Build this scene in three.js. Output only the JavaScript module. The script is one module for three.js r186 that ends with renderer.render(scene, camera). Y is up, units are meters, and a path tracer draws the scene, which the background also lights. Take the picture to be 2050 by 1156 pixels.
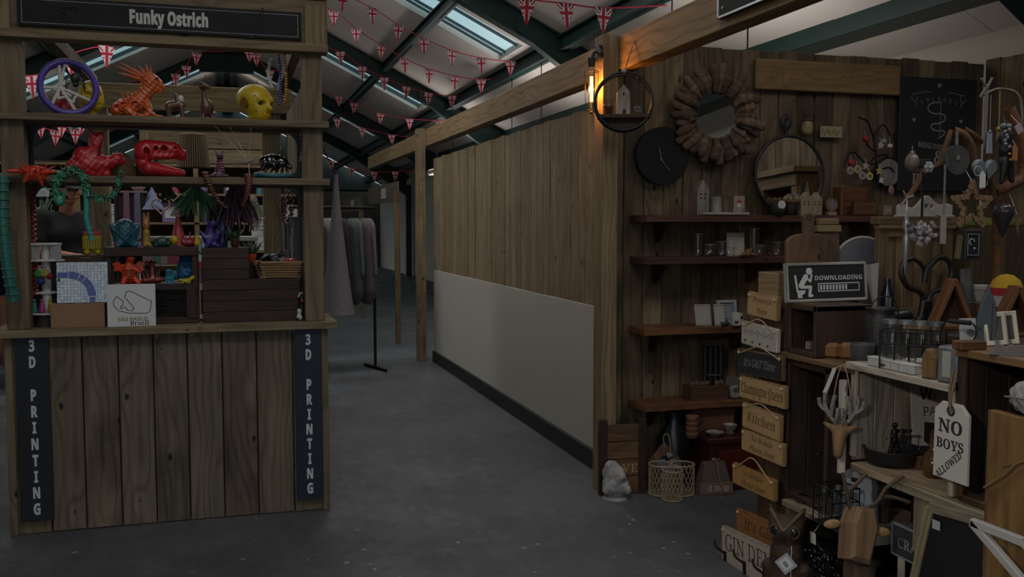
import * as THREE from 'three';
import { mergeGeometries } from 'three/addons/utils/BufferGeometryUtils.js';
import { MarchingCubes } from 'three/addons/objects/MarchingCubes.js';
import { RectAreaLightUniformsLib } from 'three/addons/lights/RectAreaLightUniformsLib.js';
import { FontLoader } from 'three/addons/loaders/FontLoader.js';
import { TextGeometry } from 'three/addons/geometries/TextGeometry.js';

// ---------------------------------------------------------------- camera, daylight, exposure
const scene = new THREE.Scene();
const camera = new THREE.PerspectiveCamera(33.84, 2050 / 1156, 0.05, 120);
camera.position.set(0, 1.5, 0);
camera.rotation.order = 'YXZ';
camera.rotation.set(-0.06832, -0.2884, 0);
scene.add(camera);
scene.background = new THREE.Color(0.80, 0.92, 1.0).multiplyScalar(12);   // overcast sky outside
const renderer = new THREE.WebGLRenderer({ antialias: true });
renderer.toneMapping = THREE.LinearToneMapping;
renderer.toneMappingExposure = 0.124;
renderer.shadowMap.enabled = true;
RectAreaLightUniformsLib.init();
const LAMP_POWER = 155, BULB_POWER = 4.5;

// ---------------------------------------------------------------- random, noise, textures
let seed = 7;
const rnd = () => { seed = (seed + 0x6d2b79f5) | 0; let t = Math.imul(seed ^ (seed >>> 15), 1 | seed); t = (t + Math.imul(t ^ (t >>> 7), 61 | t)) ^ t; return ((t ^ (t >>> 14)) >>> 0) / 4294967296; };
const rr = (a, b) => a + (b - a) * rnd();
const hash = (x, y, s) => { let h = Math.imul(x | 0, 374761393) ^ Math.imul(y | 0, 668265263) ^ Math.imul(s | 0, 2147483647 - 31); h = Math.imul(h ^ (h >>> 13), 1274126177); return ((h ^ (h >>> 16)) >>> 0) / 4294967296; };
const sm = (t) => t * t * (3 - 2 * t), mod = (a, n) => ((a % n) + n) % n, clamp = (x, a, b) => Math.min(b, Math.max(a, x));
function noise(x, y, px, py, s) {   // value noise that repeats after px, py cells
  const ix = Math.floor(x), iy = Math.floor(y), fx = sm(x - ix), fy = sm(y - iy);
  const h = (a, b) => hash(mod(a, px), mod(b, py), s);
  return (h(ix, iy) * (1 - fx) + h(ix + 1, iy) * fx) * (1 - fy) + (h(ix, iy + 1) * (1 - fx) + h(ix + 1, iy + 1) * fx) * fy;
}
function dataTex(w, h, f, srgb = true) {
  const d = new Uint8Array(w * h * 4);
  for (let y = 0; y < h; y++) for (let x = 0; x < w; x++) {
    const c = f(x / w, y / h), o = (y * w + x) * 4;
    for (let k = 0; k < 3; k++) d[o + k] = clamp(Math.round((Array.isArray(c) ? c[k] : c) * 255), 0, 255);
    d[o + 3] = 255;
  }
  const t = new THREE.DataTexture(d, w, h);
  t.wrapS = t.wrapT = THREE.RepeatWrapping; t.magFilter = THREE.LinearFilter; t.minFilter = THREE.LinearFilter;
  if (srgb) t.colorSpace = THREE.SRGBColorSpace;
  t.needsUpdate = true;
  return t;
}
const repeat = (t, u, v) => { const c = t.clone(); c.repeat.set(u, v); c.needsUpdate = true; return c; };
function grain(s, blotch, knots, line) {   // 0.5 m across, 2 m along
  const K = [];
  for (let i = 0; i < knots; i++) K.push([hash(i, 1, s), hash(i, 2, s), 0.004 + 0.009 * hash(i, 3, s)]);
  return (u, v) => {
    let warp = 0.9 * noise(u * 5, v * 3, 5, 3, s) + 0.35 * noise(u * 10, v * 9, 10, 9, s + 1), dark = 0;
    for (const [ku, kv, kr] of K) {
      let du = u - ku, dv = v - kv; du -= Math.round(du); dv -= Math.round(dv);
      const d = Math.hypot(du * 0.5, dv * 2 * 0.55);
      warp += 0.5 * Math.exp(-d / 0.05); if (d < kr) dark = Math.max(dark, 1 - (d / kr) ** 3);
    }
    const ring = 0.5 + 0.5 * Math.sin((u * 9 + warp * 3.2) * 6.283);
    const fine = noise(u * 150, v * 14, 150, 14, s + 2), mid = noise(u * 40, v * 5, 40, 5, s + 3), b = noise(u * 4, v * 6, 4, 6, s + 4) * 0.6 + noise(u * 9, v * 16, 9, 16, s + 5) * 0.4;
    const k = 0.80 - line * 0.13 * ring ** 3 + 0.10 * (fine - 0.5) + 0.14 * (mid - 0.5) + blotch * (b - 0.5) - 0.5 * dark;
    return [k, k * (0.985 - 0.02 * ring), k * (0.96 - 0.04 * ring - 0.1 * dark)];
  };
}
const TX = {
  pine: dataTex(256, 1024, grain(11, 0.16, 5, 1)),
  old: dataTex(256, 1024, grain(23, 0.5, 7, 0.9)),
  fine: dataTex(256, 512, grain(37, 0.12, 0, 0.6)),
  floor: dataTex(1024, 1024, (u, v) => {
    const b = 0.5 * noise(u * 5, v * 5, 5, 5, 51) + 0.3 * noise(u * 17, v * 17, 17, 17, 52) + 0.2 * noise(u * 60, v * 60, 60, 60, 53), f = noise(u * 240, v * 240, 240, 240, 54);
    const chip = noise(u * 90, v * 90, 90, 90, 55) > 0.955 ? 0.16 : 0;
    const k = 0.46 + 0.2 * (b - 0.5) + 0.05 * (f - 0.5) + chip;
    return [k * 0.985, k, k * 1.015];
  }),
  floorRough: dataTex(512, 512, (u, v) => 0.66 + 0.2 * (noise(u * 7, v * 7, 7, 7, 61) - 0.5) + 0.14 * (noise(u * 40, v * 40, 40, 40, 62) - 0.5), false),
  cloth: dataTex(128, 128, (u, v) => 0.82 + 0.1 * Math.sin(u * 6.283 * 32) * Math.sin(v * 6.283 * 32) + 0.12 * (noise(u * 20, v * 20, 20, 20, 71) - 0.5)),
  spots: dataTex(256, 256, (u, v) => 0.8 + 0.35 * (noise(u * 12, v * 12, 12, 12, 81) - 0.5) + 0.2 * (noise(u * 50, v * 50, 50, 50, 82) - 0.5)),
};
const matCache = new Map();
function M(key, make) { if (!matCache.has(key)) { const m = make(); m.name = key; matCache.set(key, m); } return matCache.get(key); }
const col = (c) => (Array.isArray(c) ? new THREE.Color().setRGB(...c) : new THREE.Color(c));
function wood(c, kind = 'pine', rough = 0.75) {
  return M('wood ' + kind + c + rough, () => new THREE.MeshStandardMaterial({ color: col(c), map: TX[kind], roughness: rough, bumpMap: TX[kind], bumpScale: 0.0012 }));
}
const paint = (c, rough = 0.6, metal = 0) => M('paint ' + c + rough + metal, () => new THREE.MeshStandardMaterial({ color: col(c), roughness: rough, metalness: metal }));
const mottled = (c, rough = 0.8) => M('mottled ' + c + rough, () => new THREE.MeshStandardMaterial({ color: col(c), roughness: rough, map: TX.spots, bumpMap: TX.spots, bumpScale: 0.003 }));
const cloth = (c) => M('cloth ' + c, () => new THREE.MeshStandardMaterial({ color: col(c), roughness: 0.95, map: repeat(TX.cloth, 6, 6), side: THREE.DoubleSide }));
const plastic = (c, rough = 0.42) => M('plastic ' + c, () => new THREE.MeshPhysicalMaterial({ color: col(c), roughness: rough, clearcoat: 0.25, clearcoatRoughness: 0.35 }));
const glassM = M('clear glass', () => new THREE.MeshPhysicalMaterial({ color: 0xffffff, roughness: 0.03, transmission: 1, thickness: 0, ior: 1.5 }));
const mirrorM = M('mirror', () => new THREE.MeshStandardMaterial({ color: 0xe8eceb, roughness: 0.02, metalness: 1 }));
const black = paint('#101113', 0.45), iron = paint('#17181a', 0.5, 0.5), zinc = M('zinc', () => new THREE.MeshStandardMaterial({ color: 0x9aa09f, roughness: 0.45, metalness: 0.75, map: TX.spots }));
const steelGreen = paint('#12302c', 0.5), whitewash = wood('#cfcac0', 'old', 0.85), honey = wood('#b08048', 'pine'), dark = wood('#3b281d', 'old', 0.7), pineM = wood('#bb9d6c', 'pine', 0.8), stallWood = wood('#8f7a55', 'pine', 0.85), stain = wood('#7a3b20', 'pine', 0.45), greyWood = wood('#8d8479', 'old', 0.9);

// ---------------------------------------------------------------- geometry helpers (all return non-indexed geometry with uv in metres)
const V = (a) => new THREE.Vector3(...a);
function uvm(g, ax = 'y') {
  if (g.index) g = g.toNonIndexed();
  const p = g.attributes.position, uv = new Float32Array(p.count * 2), A = 'xyz'.indexOf(ax), ou = rnd(), ov = rnd();
  const a = new THREE.Vector3(), b = new THREE.Vector3(), c = new THREE.Vector3();
  for (let i = 0; i < p.count; i += 3) {
    a.fromBufferAttribute(p, i); b.fromBufferAttribute(p, i + 1); c.fromBufferAttribute(p, i + 2);
    b.sub(a); c.sub(a); b.cross(c);
    const n = [Math.abs(b.x), Math.abs(b.y), Math.abs(b.z)], D = n.indexOf(Math.max(...n));
    const vv = D === A ? (A + 1) % 3 : A, uu = 3 - D - vv;
    for (let k = 0; k < 3; k++) { const q = [p.getX(i + k), p.getY(i + k), p.getZ(i + k)]; uv[2 * (i + k)] = q[uu] * 2 + ou; uv[2 * (i + k) + 1] = q[vv] * 0.5 + ov; }
  }
  g.setAttribute('uv', new THREE.BufferAttribute(uv, 2));
  return g;
}
const NI = (g) => (g.index ? g.toNonIndexed() : g);
function put(g, x = 0, y = 0, z = 0, rx = 0, ry = 0, rz = 0) {
  g.applyMatrix4(new THREE.Matrix4().compose(new THREE.Vector3(x, y, z), new THREE.Quaternion().setFromEuler(new THREE.Euler(rx, ry, rz)), new THREE.Vector3(1, 1, 1)));
  return g;
}
function flat(tris) { const g = new THREE.BufferGeometry(); g.setAttribute('position', new THREE.BufferAttribute(new Float32Array(tris), 3)); g.computeVertexNormals(); return g; }
function hull8(P) {   // a box with its eight corners anywhere: index = 4*(x>0) + 2*(y>0) + (z>0)
  const q = (a, b, c, d) => [...P[a], ...P[b], ...P[c], ...P[a], ...P[c], ...P[d]];
  return flat([...q(0, 1, 3, 2), ...q(4, 6, 7, 5), ...q(0, 4, 5, 1), ...q(2, 3, 7, 6), ...q(0, 2, 6, 4), ...q(1, 5, 7, 3)]);
}
function bx(w, h, d, x = 0, y = 0, z = 0, o = {}) {   // box with chamfered edges, centred at x, y, z; o.r = [rx, ry, rz]
  const H = [w / 2, h / 2, d / 2], c = Math.min(o.c ?? 0.003, 0.4 * Math.min(...H)), ax = o.ax ?? 'xyz'[H.indexOf(Math.max(...H))], t = [];
  const v = (s, a) => s.map((k, i) => k * (H[i] - (i === a ? 0 : c)));
  const tri = (p, q, r) => { const n = V(q).sub(V(p)).cross(V(r).sub(V(p))); (n.dot(V(p).add(V(q)).add(V(r))) < 0 ? [p, r, q] : [p, q, r]).forEach((k) => t.push(...k)); };
  const quad = (p, q, r, s) => { tri(p, q, r); tri(p, r, s); };
  for (let a = 0; a < 3; a++) for (const s of [-1, 1]) {
    const b = (a + 1) % 3, e = (a + 2) % 3, S = (i, j) => { const k = [0, 0, 0]; k[a] = s; k[b] = i; k[e] = j; return k; };
    quad(v(S(-1, -1), a), v(S(1, -1), a), v(S(1, 1), a), v(S(-1, 1), a));
    for (const s2 of [-1, 1]) { const S2 = (j) => { const k = [0, 0, 0]; k[a] = s; k[b] = s2; k[e] = j; return k; }; quad(v(S2(-1), a), v(S2(1), a), v(S2(1), b), v(S2(-1), b)); }
  }
  for (const i of [-1, 1]) for (const j of [-1, 1]) for (const k of [-1, 1]) tri(v([i, j, k], 0), v([i, j, k], 1), v([i, j, k], 2));
  const g = uvm(flat(t), ax);
  return put(g, x, y, z, ...(o.r ?? [0, 0, 0]));
}
const cyl = (r0, r1, h, x = 0, y = 0, z = 0, o = {}) => put(uvm(new THREE.CylinderGeometry(r1, r0, h, o.n ?? 20), 'y'), x, y, z, ...(o.r ?? [0, 0, 0]));
const ball = (r, x = 0, y = 0, z = 0, o = {}) => { const g = NI(new THREE.SphereGeometry(r, o.n ?? 16, o.m ?? 12)); if (o.s) g.scale(...o.s); return put(g, x, y, z, ...(o.r ?? [0, 0, 0])); };
const tor = (R, r, x = 0, y = 0, z = 0, o = {}) => put(NI(new THREE.TorusGeometry(R, r, o.m ?? 8, o.n ?? 40, o.arc ?? 6.2832)), x, y, z, ...(o.r ?? [0, 0, 0]));
const tube = (pts, r, o = {}) => NI(new THREE.TubeGeometry(new THREE.CatmullRomCurve3(pts.map(V), o.closed ?? false, 'catmullrom', o.t ?? 0.5), o.n ?? pts.length * 6, r, o.m ?? 7, o.closed ?? false));
const rod = (a, b, r0, r1 = r0, n = 8) => { const A = V(a), B = V(b), d = B.clone().sub(A), g = new THREE.CylinderGeometry(r1, r0, d.length(), n).toNonIndexed(); g.applyQuaternion(new THREE.Quaternion().setFromUnitVectors(new THREE.Vector3(0, 1, 0), d.normalize())); A.add(B).multiplyScalar(0.5); return put(uvm(g, 'y'), A.x, A.y, A.z); };
const lathe = (pts, o = {}) => put(new THREE.LatheGeometry(pts.map(([r, y]) => new THREE.Vector2(Math.max(r, 1e-4), y)), o.n ?? 28).toNonIndexed(), o.x ?? 0, o.y ?? 0, o.z ?? 0, ...(o.r ?? [0, 0, 0]));
function ext(pts, d, o = {}) {   // an outline in x, y given thickness d (centred on z), edges bevelled; o.holes = list of outlines
  const sh = pts instanceof THREE.Shape ? pts : new THREE.Shape(pts.map(([x, y]) => new THREE.Vector2(x, y)));
  for (const h of o.holes ?? []) sh.holes.push(new THREE.Path(h.map(([x, y]) => new THREE.Vector2(x, y))));
  const b = o.b ?? Math.min(0.003, d * 0.2), g = new THREE.ExtrudeGeometry(sh, { depth: d - 2 * b, bevelEnabled: b > 0, bevelThickness: b, bevelSize: b, bevelOffset: -b, bevelSegments: 1, curveSegments: o.cs ?? 12 });
  g.translate(0, 0, -d / 2 + b);
  return put(uvm(g, o.ax ?? 'y'), o.x ?? 0, o.y ?? 0, o.z ?? 0, ...(o.r ?? [0, 0, 0]));
}
const ring2 = (n, f) => Array.from({ length: n }, (_, i) => f((i / n) * Math.PI * 2, i));
const circle = (r, n = 28, cx = 0, cy = 0) => ring2(n, (a) => [cx + r * Math.cos(a), cy + r * Math.sin(a)]);
const roundRect = (w, h, r, cx = 0, cy = 0) => { const o = []; for (const [sx, sy, a0] of [[1, 1, 0], [-1, 1, 90], [-1, -1, 180], [1, -1, 270]]) for (let k = 0; k <= 5; k++) { const a = ((a0 + k * 18) * Math.PI) / 180; o.push([cx + sx * (w / 2 - r) + r * Math.cos(a), cy + sy * (h / 2 - r) + r * Math.sin(a)]); } return o; };
const heartPts = (w, n = 36) => ring2(n, (t) => [(w / 32) * 16 * Math.sin(t) ** 3, (w / 32) * (13 * Math.cos(t) - 5 * Math.cos(2 * t) - 2 * Math.cos(3 * t) - Math.cos(4 * t))]).reverse();
const starPts = (R, r, n = 5) => ring2(n * 2, (a, i) => { const q = i % 2 ? r : R; return [q * Math.sin(a), q * Math.cos(a)]; }).reverse();
function merge(list) {
  const l = list.flat(9).map((g) => { if (g.index) g = g.toNonIndexed(); if (!g.attributes.uv) g.setAttribute('uv', new THREE.BufferAttribute(new Float32Array(g.attributes.position.count * 2), 2)); for (const k of Object.keys(g.attributes)) if (!['position', 'normal', 'uv'].includes(k)) g.deleteAttribute(k); return g; });
  return l.length === 1 ? l[0] : mergeGeometries(l);
}
// soft bodies: tapered limbs [a, b, ra, rb], balls [c, r] and ellipsoids [c, [rx, ry, rz]] joined smoothly and meshed; cut = the same, carved away
function soft(list, o = {}) {
  const k = o.k ?? 0.012, cut = o.cut ?? [], lo = [1e9, 1e9, 1e9], hi = [-1e9, -1e9, -1e9];
  for (const e of list) for (const [p, r] of e.length === 4 ? [[e[0], e[2]], [e[1], e[3]]] : [[e[0], e[1]]]) for (let i = 0; i < 3; i++) { const q = Array.isArray(r) ? r[i] : r; lo[i] = Math.min(lo[i], p[i] - q); hi[i] = Math.max(hi[i], p[i] + q); }
  const size = Math.max(hi[0] - lo[0], hi[1] - lo[1], hi[2] - lo[2]) / 2 + k * 1.5, cx = lo.map((l, i) => (l + hi[i]) / 2), n = o.n ?? 44;
  const mc = new MarchingCubes(n, undefined, false, false, 200000), half = n / 2;
  const dist = (e, x, y, z) => {
    if (e.length === 4) {
      const [a, b, ra, rb] = e, dx = b[0] - a[0], dy = b[1] - a[1], dz = b[2] - a[2], t = clamp(((x - a[0]) * dx + (y - a[1]) * dy + (z - a[2]) * dz) / (dx * dx + dy * dy + dz * dz + 1e-12), 0, 1);
      return Math.hypot(x - a[0] - dx * t, y - a[1] - dy * t, z - a[2] - dz * t) - ra - (rb - ra) * t;
    }
    const [c, r] = e;
    if (!Array.isArray(r)) return Math.hypot(x - c[0], y - c[1], z - c[2]) - r;
    return (Math.hypot((x - c[0]) / r[0], (y - c[1]) / r[1], (z - c[2]) / r[2]) - 1) * Math.min(...r);
  };
  for (let K = 0; K < n; K++) for (let J = 0; J < n; J++) for (let I = 0; I < n; I++) {
    const x = cx[0] + ((I - half) / half) * size, y = cx[1] + ((J - half) / half) * size, z = cx[2] + ((K - half) / half) * size;
    let d = 1e3;
    for (const e of list) { const q = dist(e, x, y, z), h = clamp(0.5 + (0.5 * (d - q)) / k, 0, 1); d = d * (1 - h) + q * h - k * h * (1 - h); }
    for (const e of cut) d = Math.max(d, -dist(e, x, y, z));
    if (o.bump) d += o.bump(x, y, z);
    mc.field[I + J * n + K * n * n] = -d;
  }
  mc.isolation = 0; mc.update();
  const c = mc.count, g = new THREE.BufferGeometry();
  const P = mc.positionArray.slice(0, c * 3), N = mc.normalArray.slice(0, c * 3);
  for (let i = 0; i < c * 3; i += 3) { for (let j = 0; j < 3; j++) P[i + j] = P[i + j] * size + cx[j]; const l = Math.hypot(N[i], N[i + 1], N[i + 2]) || 1; for (let j = 0; j < 3; j++) N[i + j] /= l; }
  g.setAttribute('position', new THREE.BufferAttribute(P, 3)); g.setAttribute('normal', new THREE.BufferAttribute(N, 3));
  const uv = new Float32Array(c * 2); for (let i = 0; i < c; i++) { uv[2 * i] = P[3 * i] * 2 + P[3 * i + 2]; uv[2 * i + 1] = P[3 * i + 1] * 2 + P[3 * i + 2] * 0.4; }
  g.setAttribute('uv', new THREE.BufferAttribute(uv, 2));
  return g;
}

// ---------------------------------------------------------------- things, parts, setting
const taken = new Map();
const numbered = (n) => { const k = taken.get(n) ?? 0; taken.set(n, k + 1); return k ? n + '_' + String(k).padStart(3, '0') : n; };
const tag = (o, label, category, group) => { o.userData = { label, category }; if (group) o.userData.group = group; return o; };
function thing(name, label, category, p = [0, 0, 0], turn = 0, group) {
  const o = new THREE.Group(); o.name = numbered(name); o.position.set(...p);
  if (Array.isArray(turn)) o.rotation.set(...turn); else o.rotation.y = turn;
  scene.add(o);
  return tag(o, label, category, group);
}
function part(parent, name, geo, mat, label) {
  const m = new THREE.Mesh(Array.isArray(geo) ? merge(geo) : geo, mat); m.name = name; parent.add(m);
  if (label) m.userData.label = label;
  return m;
}
function lone(name, label, category, geo, mat, p = [0, 0, 0], turn = 0, group) {   // a thing that is one mesh
  const m = new THREE.Mesh(Array.isArray(geo) ? merge(geo) : geo, mat); m.name = numbered(name); m.position.set(...p);
  if (Array.isArray(turn)) m.rotation.set(...turn); else m.rotation.y = turn;
  scene.add(m);
  return tag(m, label, category, group);
}
function setting(name) { const o = new THREE.Group(); o.name = name; o.userData.kind = 'structure'; scene.add(o); return o; }
function dup(src, label, p, turn, group) {
  const c = src.clone(); c.name = numbered(src.name.replace(/_\d{3}$/, '')); c.position.set(...p);
  if (Array.isArray(turn)) c.rotation.set(...turn); else if (turn !== undefined) c.rotation.set(0, turn, 0);
  c.userData = { ...src.userData, label, ...(group ? { group } : {}) };
  scene.add(c);
  return c;
}
// flat print: a canvas w x h metres, drawn in millimetres
function print(w, h, bg, draw, res = 1000, rough = 0.6) {
  const W = Math.max(8, Math.round(w * res)), Hh = Math.max(8, Math.round(h * res)), c = document.createElement('canvas'); c.width = W; c.height = Hh;
  const x = c.getContext('2d'); x.fillStyle = bg; x.fillRect(0, 0, W, Hh); x.scale(res / 1000, res / 1000);
  draw(x, w * 1000, h * 1000);
  const t = new THREE.CanvasTexture(c); t.colorSpace = THREE.SRGBColorSpace; t.magFilter = THREE.LinearFilter;
  return new THREE.MeshStandardMaterial({ map: t, roughness: rough });
}
function words(x, s, cx, cy, size, o = {}) {   // centred lettering, size in mm, squeezed sideways by o.sx
  x.save(); x.translate(cx, cy); if (o.rot) x.rotate(o.rot); x.scale(o.sx ?? 1, 1); x.fillStyle = o.c ?? '#ddd'; x.font = (o.f ?? 'bold') + ' ' + size + 'px ' + (o.ff ?? 'sans-serif'); x.textAlign = o.al ?? 'center'; x.textBaseline = 'middle';
  x.fillText(s, 0, 0); if (o.heavy) { x.lineWidth = o.heavy; x.strokeStyle = o.c ?? '#ddd'; x.lineJoin = 'round'; x.strokeText(s, 0, 0); } x.restore();
}
const face = (w, h, z = 0, x = 0, y = 0, r = [0, 0, 0]) => put(new THREE.PlaneGeometry(w, h).toNonIndexed(), x, y, z, ...r);

// ---------------------------------------------------------------- the hall: floor, walls, roof on green steel
const RIDGE = 5.3, PITCH = 0.5, TILT = Math.atan(PITCH), FAR = -33, NEAR = 7, EAVE = 5;
const floorM = M('painted concrete', () => new THREE.MeshStandardMaterial({ color: 0xa9adb2, map: repeat(TX.floor, 1 / 4, 1), roughness: 1, roughnessMap: repeat(TX.floorRough, 1 / 3, 0.6), bumpMap: repeat(TX.floor, 1 / 4, 1), bumpScale: 0.0008 }));
const fl = setting('floor'); part(fl, 'slab', bx(11, 0.2, 41, 0, -0.1, -13, { c: 0 }), floorM);
const chipM = paint('#8b8780', 0.8);
const chips = [];
for (let i = 0; i < 46; i++) chips.push(put(new THREE.CircleGeometry(rr(0.004, 0.016), 7).toNonIndexed().scale(1, rr(0.5, 1), 1), rr(-1.2, 2), 0.0006, rr(-4.8, -3.2), -Math.PI / 2, 0, rr(0, 3)));
part(fl, 'paint_chip', chips, chipM).userData.kind = 'stuff';
const panelM = paint('#d9cfc7', 0.95), wallM = paint('#d2c8b8', 0.95), gableM = paint('#26312f', 0.8);
const roof = setting('ceiling');
function slope(s, x0, x1, z0, z1, dy0, dy1) {
  const P = [], X = s > 0 ? [x0, x1] : [-x1, -x0];
  for (const x of X) for (const d of [dy0, dy1]) for (const z of [z0, z1]) P.push([x, RIDGE - PITCH * Math.abs(x) + d, z]);
  return uvm(hull8(P), 'z');
}
const skyM = M('skylight sheet', () => new THREE.MeshPhysicalMaterial({ color: 0xe2f2f2, roughness: 0.75, transmission: 0.75, thickness: 0 }));
const RZ = [NEAR - 0.1, 1.25, -4.35, -9.95, -15.55, -21.15, -26.75, -32.4];
let nWin = 0;
for (const s of [1, -1]) {
  for (let i = 0; i + 1 < RZ.length; i++) {
    const a = RZ[i], b = RZ[i + 1], k0 = s > 0 ? a - 1.0 : a - 1.75, k1 = k0 - 1.05;
    for (const [x0, x1] of [[0, 2.44], [2.44, 3.51], [3.51, EAVE + 0.06]]) for (const [z0, z1] of [[k0, a], [b, k1]]) {
      const n = z1 - z0 > 2 ? 2 : 1;
      for (let j = 0; j < n; j++) part(roof, 'panel', slope(s, x0, x1, z0 + ((z1 - z0) * j) / n + 0.004, z0 + ((z1 - z0) * (j + 1)) / n - 0.004, rr(0, 0.006), 0.08), panelM);
    }
    part(roof, 'panel', slope(s, 0, 0.6, k1, k0, 0, 0.08), panelM); part(roof, 'panel', slope(s, 3.38, EAVE + 0.06, k1, k0, 0, 0.08), panelM);
    const w = setting('window_' + ++nWin);
    part(w, 'pane', slope(s, 0.6, 2.44, k1, k0, 0.07, 0.074), skyM); part(w, 'pane', slope(s, 2.44, 3.38, k1, k0, 0.07, 0.074), skyM);
    for (const f of [0.14, 0.3, 0.78]) part(w, 'glazing_bar', slope(s, 0.6, 3.38, k1 + (k0 - k1) * f - 0.007, k1 + (k0 - k1) * f + 0.007, 0.03, 0.07), paint('#49565a', 0.6));
  }
  const beamAlong = (x, w, h, drop) => { const y = RIDGE - PITCH * x - drop; return [bx(w, 0.014, 40, s * x, y - 0.007, -13, { c: 0 }), bx(w, 0.014, 40, s * x, y - h + 0.007, -13, { c: 0 }), bx(0.02, h, 40, s * x, y - h / 2, -13, { c: 0 })]; };
  part(roof, 'purlin', beamAlong(2.44, 0.1, 0.13, 0.01), steelGreen); part(roof, 'purlin', beamAlong(3.51, 0.14, 0.17, 0.01), steelGreen); part(roof, 'purlin', beamAlong(0.12, 0.1, 0.14, 0.02), steelGreen);
  part(roof, 'eave_beam', [bx(0.26, 0.12, 40, s * 4.62, 2.985, -13, { c: 0 }), bx(0.05, 0.2, 40, s * 4.5, 3.03, -13, { c: 0 })], steelGreen);
  for (const z of RZ.slice(0, -1)) {
    const L = (EAVE - 0.1) / Math.cos(TILT), D = 0.24, mid = (EAVE - 0.1) / 2, y = RIDGE - PITCH * mid;
    const web = (w, h, off, len = L, x = mid) => put(bx(len, h, w, 0, -off, 0, { c: 0, ax: 'x' }), s * x, RIDGE - PITCH * x, z, 0, 0, -s * TILT);
    part(roof, 'rafter', [web(0.15, 0.016, 0.012), web(0.15, 0.016, D), web(0.02, D, D / 2)], steelGreen);
    part(roof, 'haunch', [uvm(hull8([[s > 0 ? 3.0 : -4.8, 0, -0.07], [s > 0 ? 3.0 : -4.8, 0, 0.07], [s > 0 ? 3.0 : -4.8, 0.02, -0.07], [s > 0 ? 3.0 : -4.8, 0.02, 0.07], [s > 0 ? 4.8 : -3.0, 0, -0.07], [s > 0 ? 4.8 : -3.0, 0, 0.07], [s > 0 ? 4.8 : -3.0, 0.02, -0.07], [s > 0 ? 4.8 : -3.0, 0.02, 0.07]].map(([x, yy, zz]) => [x, yy > 0 ? RIDGE - PITCH * Math.abs(x) - 0.1 : RIDGE - PITCH * Math.abs(x) - D - (Math.abs(x) > 4 ? 0.36 : 0), z + zz])))], steelGreen);
    part(roof, 'stanchion', bx(0.16, 2.6, 0.2, s * 4.86, 1.3, z, { c: 0 }), steelGreen);
  }
}
for (const z of RZ.slice(0, -1)) part(roof, 'ridge_plate', bx(1.1, 0.36, 0.16, 0, RIDGE - 0.44, z, { c: 0 }), steelGreen);
part(roof, 'ridge_cap', bx(0.3, 0.12, 40, 0, RIDGE + 0.09, -13, { c: 0 }), gableM);
for (const [n, x] of [['wall_outer_right', EAVE], ['wall_outer_left', -EAVE]]) { const w = setting(n); part(w, 'blockwork', bx(0.2, 3.0, 40.4, x + Math.sign(x) * 0.1, 1.4, -13, { c: 0 }), wallM); }
const gable = (x0, x1, y0) => { const t = (x) => RIDGE - PITCH * Math.abs(x) + 0.05; return ext(x0 < 0 && x1 > 0 ? [[x0, y0], [x1, y0], [x1, t(x1)], [0, t(0)], [x0, t(x0)]] : [[x0, y0], [x1, y0], [x1, t(x1)], [x0, t(x0)]], 0.2, { b: 0 }); };
const wf = setting('wall_far'); part(wf, 'boarding', put(gable(-5.1, 5.1, 2.6), 0, 0, FAR), gableM);
part(wf, 'blockwork', [bx(4.4, 2.7, 0.2, -2.9, 1.3, FAR, { c: 0 }), bx(2.7, 2.7, 0.2, 3.75, 1.3, FAR, { c: 0 }), bx(3.1, 0.4, 0.2, 0.85, 2.45, FAR, { c: 0 })], paint('#5a564e', 0.9));
const wn = setting('wall_near'); part(wn, 'blockwork', [put(gable(-5.1, 5.1, 3.0), 0, 0, NEAR), bx(1.1, 3.1, 0.2, -4.55, 1.5, NEAR, { c: 0 }), bx(1.1, 3.1, 0.2, 4.55, 1.5, NEAR, { c: 0 })], wallM);  // unseen; its wide opening is placed to light the stalls from behind
const yard = setting('ground_outside'); part(yard, 'tarmac', [bx(60, 0.2, 30, 0, -0.12, NEAR + 15.1, { c: 0 }), bx(60, 0.2, 30, 0, -0.12, FAR - 15.1, { c: 0 })], mottled('#6a6a6a'));

// strip lamps; all but the far-end one are unseen, placed to light the hall
const lampGlow = M('lamp diffuser', () => new THREE.MeshStandardMaterial({ color: 0xffffff, emissive: 0xfff1dc, emissiveIntensity: 6 }));
function hallLamp(p, label, power, up = power * 2.6, turn = 0) {
  const t = thing('hall_lamp', label, 'lamp', p, turn, 'hall lamps under the ridge');
  part(t, 'housing', bx(1.5, 0.06, 0.3, 0, 0.046, 0), paint('#c9c9c6', 0.5)); part(t, 'diffuser', bx(1.46, 0.014, 0.26, 0, 0.004, 0), lampGlow); part(t, 'added_top_diffuser', bx(1.46, 0.014, 0.26, 0, 0.086, 0), lampGlow);
  for (const x of [-0.6, 0.6]) part(t, 'hanging_rod', rod([x, 0.08, 0], [x, RIDGE - PITCH * Math.abs(p[0]) - p[1] - 0.1, 0], 0.006), iron);
  const l = new THREE.RectAreaLight(0xf8f9ff, power, 1.46, 0.26); l.position.set(0, -0.012, 0); l.rotation.x = -Math.PI / 2; t.add(l);
  const u = new THREE.RectAreaLight(0xfbf7f4, up, 1.46, 0.26); u.position.set(0, 0.104, 0); u.rotation.x = Math.PI / 2; t.add(u);  // upward light and its diffuser added to brighten the roof lining
}
hallLamp([0.1, 4.6, -24], 'white strip lamp hung under the ridge at the far end of the hall', LAMP_POWER * 0.3, 2);
hallLamp([0.1, 4.75, -12.2], 'unseen white strip lamp out of view above the middle stalls, placed to light the roof', LAMP_POWER);  // just above the view, placed to light the roof
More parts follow.
